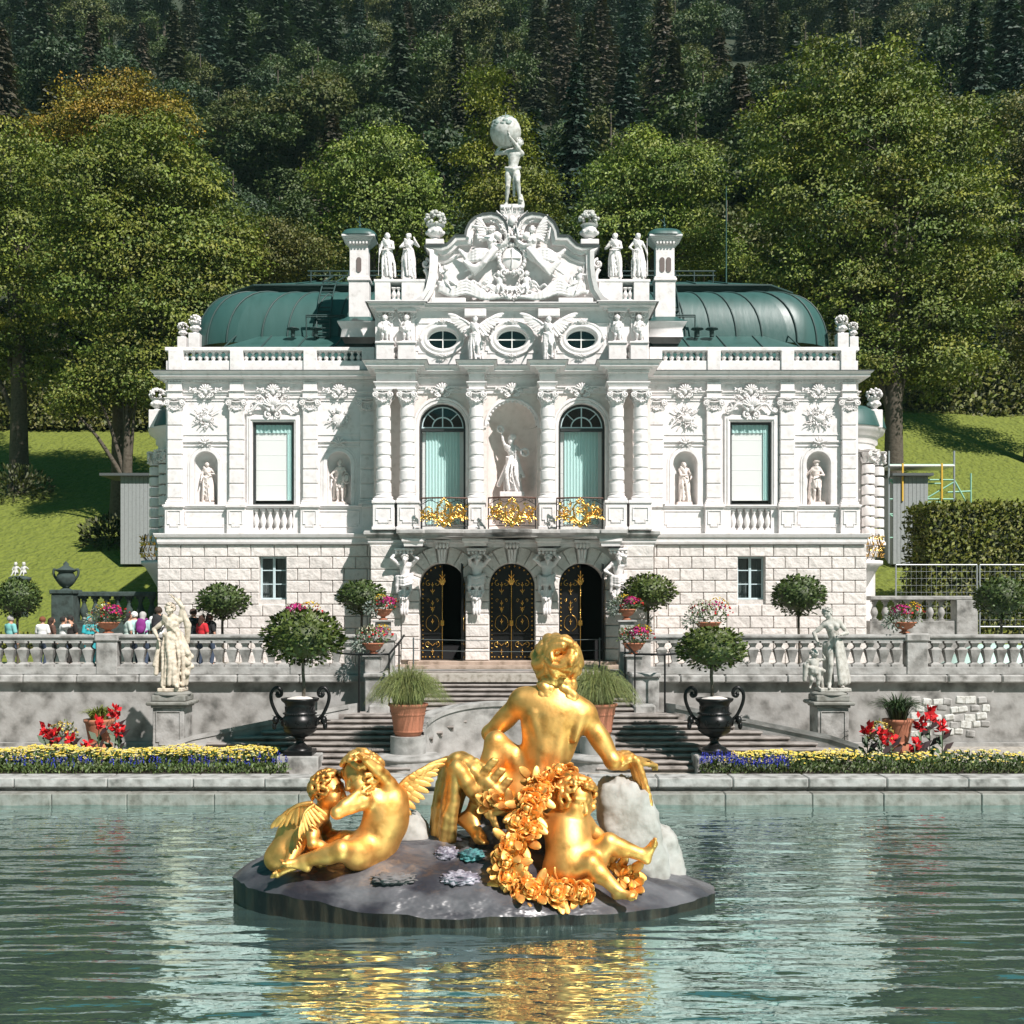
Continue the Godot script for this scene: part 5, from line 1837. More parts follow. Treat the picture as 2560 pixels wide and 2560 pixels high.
func attic() -> void:
	var st: Material = M.white_stone
	var z := 1.15
	var x0 := fx(938, z)
	var y0 := L_TOP + 0.03
	var y1 := fy(770, 1.5)
	var mb := MB.new()
	mb.rect(x0, y0, -x0, y0 + 0.35, -1.5, z - 0.001)
	mb.rect(x0, y0 + 0.35, fx(1040, z), y1, -1.5, z)
	mb.rect(-x0, y0 + 0.35, -fx(1040, z), y1, -1.5, z)
	mb.rect(fx(1040, z), y0 + 0.35, -fx(1040, z), y1, -1.5, -1.0)
	var cy := fy(847, z)
	var ox := [fx(1106.5, z), 0.0, -fx(1106.5, z)]
	var ex := [fx(1040, z), (ox[0] + ox[1]) / 2, (ox[1] + ox[2]) / 2, -fx(1040, z)]
	for i in 3: oval_wall(mb, ex[i], ex[i + 1], y0 + 0.35, y1, ox[i], cy, 0.6, 0.4, z - 0.4, z)
	obj("attic_wall", mb, st, palace)
	for i in 3:
		var w := node("oval_window", Vector3(ox[i], cy, z), palace)
		mb = MB.new()
		oval_ring(mb, Vector3(), 0.6, 0.4, [Vector2(0, -0.2), Vector2(0, 0.05), Vector2(0.04, 0.1), Vector2(0.1, 0.1), Vector2(0.14, 0.06), Vector2(0.2, 0.07), Vector2(0.24, 0.1), Vector2(0.28, 0.07), Vector2(0.28, 0)])
		obj("surround", mb, st, w)
		mb = MB.new()
		shell(mb, Vector3(0, 0.6, 0.1), 0.16, 5, 0.05)
		shell(mb, Vector3(0, -0.72, 0.1), 0.16, 5, 0.05)
		for s in [-1.0, 1.0]:
			mb.ball(Vector3(s * 0.84, 0, 0.1), Vector3(0.07, 0.1, 0.07), 6, 5)
			for k in 3: acanthus(mb, Vector3(s * 0.82, 0, 0.08), Vector3(s * 0.8, (k - 1) * 0.9, 0).normalized(), Vector3(0, 0, 1), 0.17, 0.07, 0)
			acanthus(mb, Vector3(s * 0.1, 0.6, 0.08), Vector3(s, 0.1, 0), Vector3(0, 0, 1), 0.2, 0.07, 1)
			acanthus(mb, Vector3(s * 0.1, -0.64, 0.08), Vector3(s, -0.1, 0), Vector3(0, 0, 1), 0.2, 0.07, 1)
		obj("ornament", mb, st, w)
		mb = MB.new()
		oval_ring(mb, Vector3(0, 0, -0.2), 0.54, 0.34, [Vector2(0, 0), Vector2(0, 0.04), Vector2(0.06, 0.04)])
		mb.rect(-0.02, -0.38, 0.02, 0.38, -0.2, -0.165)
		mb.rect(-0.58, -0.02, 0.58, 0.02, -0.2, -0.168)
		obj("glazing_bars", mb, M.paint_white, w)
		mb = MB.new()
		mb.rect(-0.62, -0.42, 0.62, 0.42, -0.22, -0.21)
		obj("pane", mb, M.glass, w)
		mb = MB.new()
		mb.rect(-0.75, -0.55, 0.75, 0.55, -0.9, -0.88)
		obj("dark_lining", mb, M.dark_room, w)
	mb = MB.new()
	for i in 3:  # sunk wall fields round the windows
		panel_frame(mb, ox[i] - 1.02, y0 + 0.5, ox[i] + 1.02, y1 - 0.5, z)
	obj("wall_moulding", mb, st, palace)
	# corner bays with pedestals for the small figures
	mb = MB.new()
	for s in [-1.0, 1.0]:
		for px in [962.5, 1016.5]:
			mb = MB.new()
			var x := X(px, 1.5, s)
			mb.rect(x - 0.33, y0, x + 0.33, y0 + 0.78, z, z + 0.42, 0.012)
			mb.rect(x - 0.37, y0 + 0.78, x + 0.37, y0 + 0.86, z, z + 0.48, 0.015)
			mb.rect(x - 0.28, y0 + 0.86, x + 0.28, y1 - 0.35, z, z + 0.08, 0.012)
			mb.rect(x - 0.36, y1 - 0.12, x + 0.36, y1, z, z + 0.34, 0.015)
			for k in 3: acanthus(mb, Vector3(x + (k - 1) * 0.2, y1 - 0.42, z + 0.08), Vector3((k - 1) * 0.3, 1, 0).normalized(), Vector3(0, 0, 1), 0.36, 0.12, 1)
			volute(mb, Vector3(x - 0.22, y1 - 0.2, z + 0.16), 0.09, PI / 2, 1.2, 0.03, 1, -1)
			volute(mb, Vector3(x + 0.22, y1 - 0.2, z + 0.16), 0.09, PI / 2, 1.2, 0.03, 1, 1)
			obj("attic_pilaster", mb, st, palace)
	for px in [1188.5, 1371.5]:
		mb = MB.new()
		var x := fx(px, z)
		mb.rect(x - 0.42, y1 - 0.3, x + 0.42, y1, z, z + 0.3, 0.02)
		volute(mb, Vector3(x - 0.3, y1 - 0.22, z + 0.2), 0.12, PI / 2, 1.2, 0.035, 1, -1)
		volute(mb, Vector3(x + 0.3, y1 - 0.22, z + 0.2), 0.12, PI / 2, 1.2, 0.035, 1, 1)
		obj("attic_bracket", mb, st, palace)
	var bal: ArrayMesh = baluster(0.5, 0.1).mesh()
	for s in [-1.0, 1.0]:
		for k in 2: obj("baluster", bal, st, palace, Vector3(X(984 + k * 11, 1.5, s), y0 + 0.2, z + 0.16))
	# cornice
	mb = MB.new()
	var path := [Vector2(x0, -1.5), Vector2(x0, z + 0.25), Vector2(fx(1050, z), z + 0.25), Vector2(fx(1050, z), z + 0.02), Vector2(-fx(1050, z), z + 0.02), Vector2(-fx(1050, z), z + 0.25), Vector2(-x0, z + 0.25), Vector2(-x0, -1.5)]
	var yt := fy(755, 1.6)
	mb.sweep(path, [Vector2(-0.4, y1 - 0.02), Vector2(0.03, y1 - 0.02), Vector2(0.06, y1 + 0.05), Vector2(0.2, y1 + 0.07), Vector2(0.2, y1 + 0.15), Vector2(0.3, y1 + 0.25), Vector2(0.3, yt - 0.03)])
	obj("attic_cornice", mb, st, palace)
	mb = MB.new()
	mb.sweep(path, [Vector2(0.32, yt - 0.03), Vector2(0.32, yt), Vector2(-1.6, yt + 0.01)])
	mb.rect(x0, yt - 0.1, -x0, yt - 0.03, -1.5, 0.6)
	obj("cornice_flashing", mb, M.lead, palace)
	# balustrades beside the gable
	var bz := 1.0
	for s in [-1.0, 1.0]:
		var g := node("attic_balustrade", Vector3(0, yt, bz), palace)
		mb = MB.new()
		mb.rect(X(938, bz, s), 0, X(1066, bz, s), 0.2, -0.2, 0.2, 0.01)
		mb.rect(X(936, bz, s), fy(709, bz) - yt, X(1066, bz, s), fy(702, bz) - yt, -0.24, 0.24, 0.015)
		obj("rail", mb, st, g)
		for q in [[938.5, 977], [1005, 1064]]:
			mb = MB.new()
			mb.rect(X(q[0], bz, s), 0.02, X(q[1], bz, s), fy(709, bz) - yt, -0.23, 0.22, 0.012)
			obj("pier", mb, st, g)
		for k in 2: obj("baluster", bal, st, g, Vector3(X(985 + k * 12, bz, s), 0.2, 0.04))
	gable(yt)

func zpt(x: float, y: float, z: float) -> Vector2:  # a point of the gable's survey, x from its middle line
	return Vector2(fx(1280 + (x - 965) / 2.3, z), fy(250 + y / 2.3, z))

func gable(yt: float) -> void:
	var st: Material = M.white_stone
	var z := 1.25
	var half := PackedVector2Array()
	for q in [[398, 1164], [440, 1135], [470, 1088], [487, 1020], [494, 950], [494, 880], [462, 848], [560, 848], [590, 838], [615, 816], [638, 790], [696, 788], [702, 752], [722, 712], [752, 684], [796, 665], [850, 659], [893, 672], [925, 703], [940, 742], [941, 775]]:
		half.append(zpt(q[0], q[1], z))
	var all := PackedVector2Array(half)
	for i in range(half.size() - 1, -1, -1): all.append(Vector2(-half[i].x, half[i].y))
	var g := node("gable", Vector3(), palace)
	var mb := MB.new()
	mb.prism(all, z - 0.7, z - 0.16)
	obj("tympanum", mb, M.white_stone, g)
	# the moulded rim that follows the outline
	mb = MB.new()
	for s in [1.0, -1.0]:
		rim(mb, half, s, 0.0, 0.16, z - 0.72, z + 0.2)
		rim(mb, half, s, 0.16, 0.3, z - 0.2, z + 0.06)
	obj("rim", mb, st, g)
	mb = MB.new()
	for s in [1.0, -1.0]: rim(mb, half.slice(6), s, -0.03, 0.06, z - 0.74, z + 0.24)
	obj("rim_flashing", mb, M.lead, g)
	mb = MB.new()
	# volutes of the split pediment, inner frame, foot
	for s in [-1.0, 1.0]:
		mb = MB.new()
		var c := zpt(965 - 81, 790, z)
		volute(mb, Vector3(-s * c.x * 1.0, c.y - 0.06, z + 0.05), 0.36, PI * 0.5 + s * 0.9, 1.05, 0.13, 1.5, s)
		mb.ball(Vector3(-s * c.x, c.y - 0.02, z + 0.16), Vector3(0.16, 0.16, 0.16), 10, 8)
		var fr := PackedVector2Array()
		for q in [[540, 1105], [545, 1060], [552, 990], [540, 930], [575, 925], [620, 905], [660, 880], [690, 876]]: fr.append(zpt(q[0], q[1], z))
		rim(mb, fr, s, 0.0, 0.07, z - 0.17, z - 0.06)
		mb.rect(s * zpt(500, 0, z).x, yt, s * zpt(700, 0, z).x, yt + 0.22, z - 0.3, z + 0.16, 0.02)
		# side brackets
		volute(mb, Vector3(s * -zpt(468, 0, z).x, zpt(0, 930, z).y, z - 0.3), 0.17, PI / 2, 1.2, 0.07, 1.6, s)
		mb.tube(smooth([Vector3(s * -zpt(462, 0, z).x, zpt(0, 960, z).y, z - 0.3), Vector3(s * -zpt(478, 0, z).x, zpt(0, 1000, z).y, z - 0.3), Vector3(s * -zpt(465, 0, z).x, zpt(0, 1060, z).y, z - 0.3)], 4), [0.1, 0.06], 6)
		obj("scroll_frame", mb, st, g)
	# crowning corbel below the globe bearer
	mb = MB.new()
	var top := zpt(965, 606, z).y
	mb.rect(-0.46, top - 0.14, 0.46, top, z - 0.75, z + 0.1, 0.03)
	mb.rect(-0.38, top - 0.55, 0.38, top - 0.14, z - 0.7, z + 0.02, 0.03)
	rng.seed = 5
	for i in 9:
		var u := (i - 4) / 4.0
		acanthus(mb, Vector3(u * 0.5, top - 0.45 - 0.12 * absf(u), z + 0.02), Vector3(u * 1.3, 0.7 - 0.5 * absf(u), 0).normalized(), Vector3(0, 0, 1), 0.42, 0.2, 2)
	for s in [-1.0, 1.0]:
		volute(mb, Vector3(s * 0.3, top - 0.62, z + 0.1), 0.15, PI / 2, 1.2, 0.05, 1.2, s)
		for k in 3: acanthus(mb, Vector3(s * 0.1, top - 0.8, z + 0.1), Vector3(s * (0.4 + 0.3 * k), -0.8 + 0.4 * k, 0).normalized(), Vector3(0, 0, 1), 0.4, 0.18, 2)
	mb.ball(Vector3(0, top - 0.62, z + 0.12), Vector3(0.16, 0.2, 0.14), 8, 7)
	festoon(mb, Vector3(-0.3, top - 0.75, z + 0.1), Vector3(0.3, top - 0.75, z + 0.1), 0.35, 0.07, 11)
	obj("crowning_corbel", mb, st, g)
	gable_relief(g, z)

func rim(mb: MB, pts: PackedVector2Array, s: float, w0: float, w1: float, z0: float, z1: float) -> void:  # a band along an outline, w0..w1 inside it; s = -1 mirrors it
	var inn := []
	for i in pts.size():
		var d0 := (pts[i] - pts[maxi(i - 1, 0)]).normalized() if i > 0 else (pts[1] - pts[0]).normalized()
		var d1 := (pts[mini(i + 1, pts.size() - 1)] - pts[i]).normalized() if i < pts.size() - 1 else d0
		var n_ := Vector2(d0.y, -d0.x) + Vector2(d1.y, -d1.x)
		inn.append(n_ / maxf(0.7, n_.length_squared() / 2.0))
	for i in pts.size() - 1:
		var a := pts[i] + (inn[i] as Vector2) * w0
		var b := pts[i + 1] + (inn[i + 1] as Vector2) * w0
		var c := pts[i + 1] + (inn[i + 1] as Vector2) * w1
		var d := pts[i] + (inn[i] as Vector2) * w1
		var bv := (z1 - z0) * 0.0 + 0.04
		var q := [[Vector3(a.x * s, a.y, z1), Vector3(d.x * s, d.y, z1 - bv), Vector3(c.x * s, c.y, z1 - bv), Vector3(b.x * s, b.y, z1)], [Vector3(a.x * s, a.y, z0), Vector3(a.x * s, a.y, z1), Vector3(b.x * s, b.y, z1), Vector3(b.x * s, b.y, z0)], [Vector3(d.x * s, d.y, z1 - bv), Vector3(d.x * s, d.y, z0), Vector3(c.x * s, c.y, z0), Vector3(c.x * s, c.y, z1 - bv)]]
		for e in q:
			if s > 0: mb.quad(e[0], e[1], e[2], e[3])
			else: mb.quad(e[3], e[2], e[1], e[0])

func roofs() -> void:
	var cu: Material = M.copper
	for s in [-1.0, 1.0]:
		var g := node("mansard_roof", Vector3(), palace)
		var mb := MB.new()
		# low lead-in slope behind the balustrade
		var xe := 13.1
		var xin := 4.6
		mb.quad(Vector3(s * xe, 14.75, -0.5), Vector3(s * xin, 14.75, -0.5), Vector3(s * xin, 16.2, -3.0), Vector3(s * 10.6, 16.2, -3.0))
		mb.quad(Vector3(s * xe, 14.75, -20), Vector3(s * xe, 14.75, -0.5), Vector3(s * 10.6, 16.2, -3.0), Vector3(s * 10.6, 16.2, -20))
		mb.rect(s * xe, 14.0, s * 0.5, 14.75, -20, -0.55)
		obj("lower_slope", mb, cu, g)
		mb = MB.new()
		for i in 5:
			var x := 11.6 - i * 1.5
			mb.tube(PackedVector3Array([Vector3(s * (x + 0.3), 14.78, -0.5), Vector3(s * x, 16.22, -3.0)]), [0.035], 5)
		obj("seam", mb, M.copper_dark, g)
		# convex mansard: a swelling profile run round the hip
		var rows := []
		var seams := MB.new()
		for k in 11:
			var u := k / 10.0
			var inset := 2.1 * (1.0 - pow(cos(u * PI / 2), 0.85)) 
			var y := 15.95 + 2.47 * sin(u * PI / 2)
			var row := PackedVector3Array()
			row.append(Vector3(s * xin, y, -3.0 - inset * 0.75))
			for j in 4: row.append(Vector3(s * (xin + (11.6 - xin) * (j + 1) / 4.0 - inset * 0.9 * (j + 1) / 4.0), y, -3.0 - inset * 0.75))
			for j in 7:
				var a := PI / 2 * j / 6.0
				row.append(Vector3(s * (11.6 + 2.3 * sin(a) - inset * 0.9 - 0.0), y, -3.0 - 2.4 * (1 - cos(a)) - inset * 0.75 * (1 - j / 6.0)))
			row.append(Vector3(s * (13.9 - inset * 0.9), y, -20))
			rows.append(row)
		mb = MB.new()
		mb.grid(rows, false, false, 1 if s > 0 else -1)
		obj("copper_shell", mb, cu, g)
		for j in 9:  # standing seams
			var p := PackedVector3Array()
			for k in 11:
				var u := k / 10.0
				var inset := 2.1 * (1.0 - pow(cos(u * PI / 2), 0.85))
				var y := 15.95 + 2.47 * sin(u * PI / 2)
				if j < 6:
					var f := (j + 0.5) / 6.5
					p.append(Vector3(s * (xin + (11.6 - xin) * f - inset * 0.9 * f), y, -2.99 - inset * 0.75))
				else:
					var a := PI / 2 * (j - 5.6) / 3.6
					p.append(Vector3(s * (11.6 + 2.31 * sin(a) - inset * 0.9), y, -2.99 - 2.4 * (1 - cos(a)) - inset * 0.75 * (1 - a / (PI / 2))))
			seams = MB.new()
			seams.tube(p, [0.04], 5)
			obj("seam", seams, M.copper_dark, g)
		# dark eaves band and the shallow upper roof
		mb = MB.new()
		var path := [Vector2(-12.2, -20), Vector2(-12.2, -6.0), Vector2(-11.1, -4.9), Vector2(-4.0, -4.9)]
		if s > 0: path = [Vector2(4.0, -4.9), Vector2(11.1, -4.9), Vector2(12.2, -6.0), Vector2(12.2, -20)]
		mb.sweep(path, [Vector2(-0.3, 18.25), Vector2(0.06, 18.3), Vector2(0.06, 18.45), Vector2(0.2, 18.7), Vector2(0.3, 18.78), Vector2(0.3, 18.84), Vector2(-0.2, 18.9)])
		obj("eaves_band", mb, M.copper_dark, g)
		mb = MB.new()
		var e := [Vector3(s * 4.0, 18.86, -4.7), Vector3(s * 11.1, 18.86, -4.7), Vector3(s * 12.3, 18.86, -5.9), Vector3(s * 12.3, 18.86, -20), Vector3(s * 4.0, 19.75, -7.5), Vector3(s * 9.0, 19.75, -7.5), Vector3(s * 9.4, 19.75, -9), Vector3(s * 9.4, 19.75, -20)]
		for q in [[0, 1, 5, 4], [1, 2, 6, 5], [2, 3, 7, 6], [4, 5, 6, 7]]:
			if s > 0: mb.quad(e[q[0]], e[q[1]], e[q[2]], e[q[3]])
			else: mb.quad(e[q[3]], e[q[2]], e[q[1]], e[q[0]])
		for x in [6.3, 8.0, 9.4]: mb.tube(PackedVector3Array([Vector3(s * x, 18.9, -4.72), Vector3(s * minf(x, 9.0), 19.78, -7.5)]), [0.03], 4)
		obj("upper_slope", mb, cu, g)
		# ladder with its braces, snow rail and vents
		mb = MB.new()
		var lx := 0.0
		lx = s * (7.9 if s < 0 else 6.75)
		for q in [-0.28, 0.28]:
			mb.tube(PackedVector3Array([Vector3(lx + q, 15.9, -2.75), Vector3(lx + q, 17.0, -2.85), Vector3(lx + q, 18.0, -3.5), Vector3(lx + q, 18.9, -4.5), Vector3(lx + q, 19.9, -7.2)]), [0.035], 5)
		for i in 15:
			var u := i / 14.0
			var p := Vector3(lx, 16.1, -2.75).lerp(Vector3(lx, 18.9, -4.4), u)
			p.z = -2.75 - 1.65 * pow(u, 1.6)
			mb.tube(PackedVector3Array([p - Vector3(0.28, 0, 0), p + Vector3(0.28, 0, 0)]), [0.028], 5)
		for y in [16.95, 17.02]: mb.tube(PackedVector3Array([Vector3(lx - 0.7, y, -2.72), Vector3(lx + 0.9, y, -2.72)]), [0.03], 5)
		for q in [-0.7, 0.9]: mb.tube(PackedVector3Array([Vector3(lx + q, 15.95, -2.8), Vector3(lx + q, 17.02, -2.72)]), [0.03], 5)
		obj("roof_ladder", mb, M.copper_dark, g)
		mb = MB.new()
		for y in [19.75, 19.95]: mb.tube(PackedVector3Array([Vector3(s * 4.6, y, -6.5), Vector3(s * 9.2, y, -6.5)]), [0.035], 5)
		for i in 6: mb.tube(PackedVector3Array([Vector3(s * (4.8 + i * 0.85), 19.2, -6.5), Vector3(s * (4.8 + i * 0.85), 19.98, -6.5)]), [0.03], 5)
		obj("snow_rail", mb, M.copper_dark, g)
		for q in [0.95, 1.55] if s > 0 else [-1.2, -0.25]:
			mb = MB.new()
			mb.lathe([Vector2(0.09, 0), Vector2(0.09, 0.3), Vector2(0.27, 0.31), Vector2(0.24, 0.36), Vector2(0.0, 0.44)], 12)
			obj("roof_vent", mb, M.copper_dark, g, Vector3(lx + q, 16.05, -2.45))
		# chimney
		var ch := node("chimney", Vector3(X(897, -1.2, s), 0, -1.2), palace)
		mb = MB.new()
		var hw := 0.41
		var yb := fy(802, -1.2)
		mb.rect(-hw, yb, hw, fy(702, -1.2), -0.6, 0.0, 0.015)
		mb.rect(-hw + 0.03, fy(691, -1.2), hw - 0.03, fy(609, -1.2), -0.57, -0.03, 0.015)
		obj("shaft", mb, st_(), ch)
		mb = MB.new()
		mb.rect(-hw - 0.06, fy(702, -1.2), hw + 0.06, fy(695, -1.2), -0.68, 0.06, 0.02)
		mb.rect(-hw - 0.03, fy(695, -1.2), hw + 0.03, fy(691, -1.2), -0.64, 0.03, 0.02)
		obj("band", mb, M.white_stone, ch)
		mb = MB.new()
		var yc := fy(612, -1.2)
		for i in 5:
			var o := 0.02 + 0.045 * i
			mb.rect(-hw - o, yc + i * 0.055, hw + o, yc + i * 0.055 + 0.056, -0.6 - o, o, 0.01)
		mb.rect(-hw - 0.26, yc + 0.275, hw + 0.26, yc + 0.36, -0.86, 0.26, 0.015)
		for i in 6: mb.rect(-0.36 + i * 0.132, yc + 0.02, -0.29 + i * 0.132, yc + 0.2, 0, 0.13)
		obj("cap_cornice", mb, M.white_stone, ch)
		mb = MB.new()
		var rr := []
		for k in 7:
			var u := k / 6.0
			var row := PackedVector3Array()
			var w := (hw + 0.3) * cos(u * PI / 2) + 0.01
			for j in 24:
				var a := TAU * j / 24
				var d := Vector2(cos(a), sin(a))
				d /= pow(pow(absf(d.x), 5.0) + pow(absf(d.y), 5.0), 0.2)
				row.append(Vector3(d.x * w, yc + 0.36 + 0.36 * sin(u * PI / 2), -0.3 + d.y * w * 0.85))
			rr.append(row)
		mb.grid(rr, false, true, 0)
		mb.tube(PackedVector3Array([Vector3(0, yc + 0.7, -0.3), Vector3(0, yc + 1.25, -0.3)]), [0.03, 0.012], 5)
		mb.ball(Vector3(0, yc + 0.85, -0.3), Vector3.ONE * 0.06, 6, 5)
		mb.tube(PackedVector3Array([Vector3(0.05, yc + 0.9, -0.3), Vector3(-0.14, yc + 1.12, -0.3)]), [0.02, 0.01], 4)
		obj("dome_cap", mb, cu, ch)
		mb = MB.new()
		for q in [0.0] if s < 0 else [0.14, -0.12]:
			var o := arc2(q, fy(649, -1.2), 0.1, 0, PI, 8)
			o.append_array(arc2(q, fy(674, -1.2), 0.1, PI, TAU, 8))
			mb.prism(o, -0.02, 0.0 if s < 0 else -0.004 + q * 0.02, 0.0)
		obj("flue_slot", mb, M.flue_grey, ch)
		mb = MB.new()
		mb.lathe([Vector2(0.98, yb - 0.72), Vector2(0.92, yb - 0.4), Vector2(1.02, yb - 0.3), Vector2(1.16, yb - 0.14), Vector2(1.16, yb - 0.1)], 4, Vector3(0, 0, -0.3), PI / 4, PI / 4 + TAU, 1, 0.85)
		obj("foot", mb, M.white_stone, ch)
		mb = MB.new()
		mb.lathe([Vector2(1.18, yb - 0.1), Vector2(0.8, yb + 0.05), Vector2(0.62, yb + 0.15), Vector2(0.4, yb + 0.16)], 4, Vector3(0, 0, -0.3), PI / 4, PI / 4 + TAU, 1, 0.85)
		obj("foot_flashing", mb, cu, ch)
	# lightning rod on the right roof
	var rod := MB.new()
	rod.tube(PackedVector3Array([Vector3(9.6, 18.9, -6), Vector3(9.55, 19.3, -6), Vector3(9.55, 23.6, -6)]), [0.05, 0.02], 5)
	obj("lightning_rod", rod, M.copper, palace)

func st_() -> Material: return M.white_stone

func side_bays(caps: Dictionary) -> void:  # the bowed bays at the two ends, seen edge-on past the front
	for s in [-1.0, 1.0]:
		var zc := -4.2
		var g := node("side_bay", Vector3(s * 13.65, -0.3, zc), palace)
		var r := 1.75
		var off := Vector3(s * (0.15 if s > 0 else -0.25), 0, 0)
		var mb := MB.new()
		mb.lathe([Vector2(r, 2.2), Vector2(r, L_BELT), Vector2(r + 0.1, L_BELT), Vector2(r + 0.16, L_BELT1), Vector2(r - 0.2, L_BELT1), Vector2(r - 0.25, 11.7)], 20, off, 0, PI * s)
		obj("wall", mb, M.white_stone, g)
		mb = MB.new()
		mb.lathe([Vector2(r - 0.1, 11.66), Vector2(r, 11.7), Vector2(r, 12.0), Vector2(r + 0.1, 12.05), Vector2(r + 0.1, 12.3), Vector2(r + 0.35, 12.45), Vector2(r + 0.42, 12.66)], 20, off, 0, PI * s)
		obj("cornice", mb, M.white_stone, g)
		mb = MB.new()
		mb.lathe([Vector2(r + 0.45, 12.66), Vector2(r + 0.45, 12.7), Vector2(r + 0.3, 13.3), Vector2(r - 0.1, 13.55), Vector2(r - 0.9, 13.7), Vector2(0, 13.7)], 20, off, 0, PI * s)
		obj("copper_roof", mb, M.copper, g)
		for a in [0.62, 1.2]:
			var cp := Vector3(off.x + s * sin(a) * (r + 0.1), 7.75, cos(a) * (r + 0.1))
			mb = MB.new()
			mb.lathe([Vector2(0.34, 0), Vector2(0.34, 0.1), Vector2(0.27, 0.2), Vector2(0.27, 0.3)], 14)
			for i in 7:
				mb.lathe([Vector2(0.24, 0.3 + i * 0.44), Vector2(0.27, 0.33 + i * 0.44), Vector2(0.265, 0.64 + i * 0.44), Vector2(0.23, 0.67 + i * 0.44)], 14)
			mb.put(capital(0.5, 0.56, 0.3, true), Transform3D(Basis(Vector3.UP, s * a), Vector3(0, 3.37, 0)))
			obj("column", mb, M.white_stone, g, cp)
		# small balcony with gilt ironwork
		mb = MB.new()
		mb.lathe([Vector2(0.3, 4.3), Vector2(0.7, 5.0), Vector2(1.0, 5.5), Vector2(1.15, 5.6), Vector2(1.15, 5.75), Vector2(0.0, 5.76)], 16, Vector3(s * 0.7, 1.3, 1.3))
		obj("balcony_floor", mb, M.white_stone, g)
		mb = MB.new()
		var gold := MB.new()
		for i in 15:
			var a := -1.7 + 3.4 * i / 14.0
			var d := Vector3(sin(a), 0, cos(a))
			var o := Vector3(s * 0.7, 7.06, 1.3)
			mb.tube(smooth([o + d * 0.95, o + d * 1.2 + Vector3(0, 0.35, 0), o + d * 1.05 + Vector3(0, 0.75, 0), o + d * 1.0 + Vector3(0, 1.1, 0)], 3), [0.014], 4)
			for k in 4: acanthus(gold, o + d * 1.12 + Vector3(0, 0.15 + k * 0.24, 0), Vector3(cos(a) * (1 if k % 2 else -1), 0.7, -sin(a) * (1 if k % 2 else -1)).normalized(), d, 0.24, 0.11, 1)
		obj("ironwork", mb, M.iron_black, g)
		obj("gilt_scrollwork", gold, M.gilt, g)

# ---------- terrace, stairs, basin edge ----------
func garden_baluster() -> ArrayMesh:
	var mb := MB.new()
	var q := sqrt(2.0)
	mb.lathe([Vector2(0.2 * q, 0), Vector2(0.2 * q, 0.09), Vector2(0.2 * q, 0.09), Vector2(0.12 * q, 0.13), Vector2(0.085 * q, 0.16), Vector2(0.11 * q, 0.3), Vector2(0.175 * q, 0.56), Vector2(0.185 * q, 0.6), Vector2(0.185 * q, 0.6), Vector2(0.1 * q, 0.66), Vector2(0.085 * q, 0.72), Vector2(0.12 * q, 0.79), Vector2(0.12 * q, 0.82), Vector2(0.12 * q, 0.82), Vector2(0.19 * q, 0.83), Vector2(0.19 * q, 0.9)], 4, Vector3(), PI / 4, PI / 4 + TAU)
	var v := MB.new()  # flat-shaded copy, so that the four sides stay crisp
	for i in range(0, mb.t.size(), 3): v.tri(mb.v[mb.t[i]], mb.v[mb.t[i + 2]], mb.v[mb.t[i + 1]])
	return v.mesh()

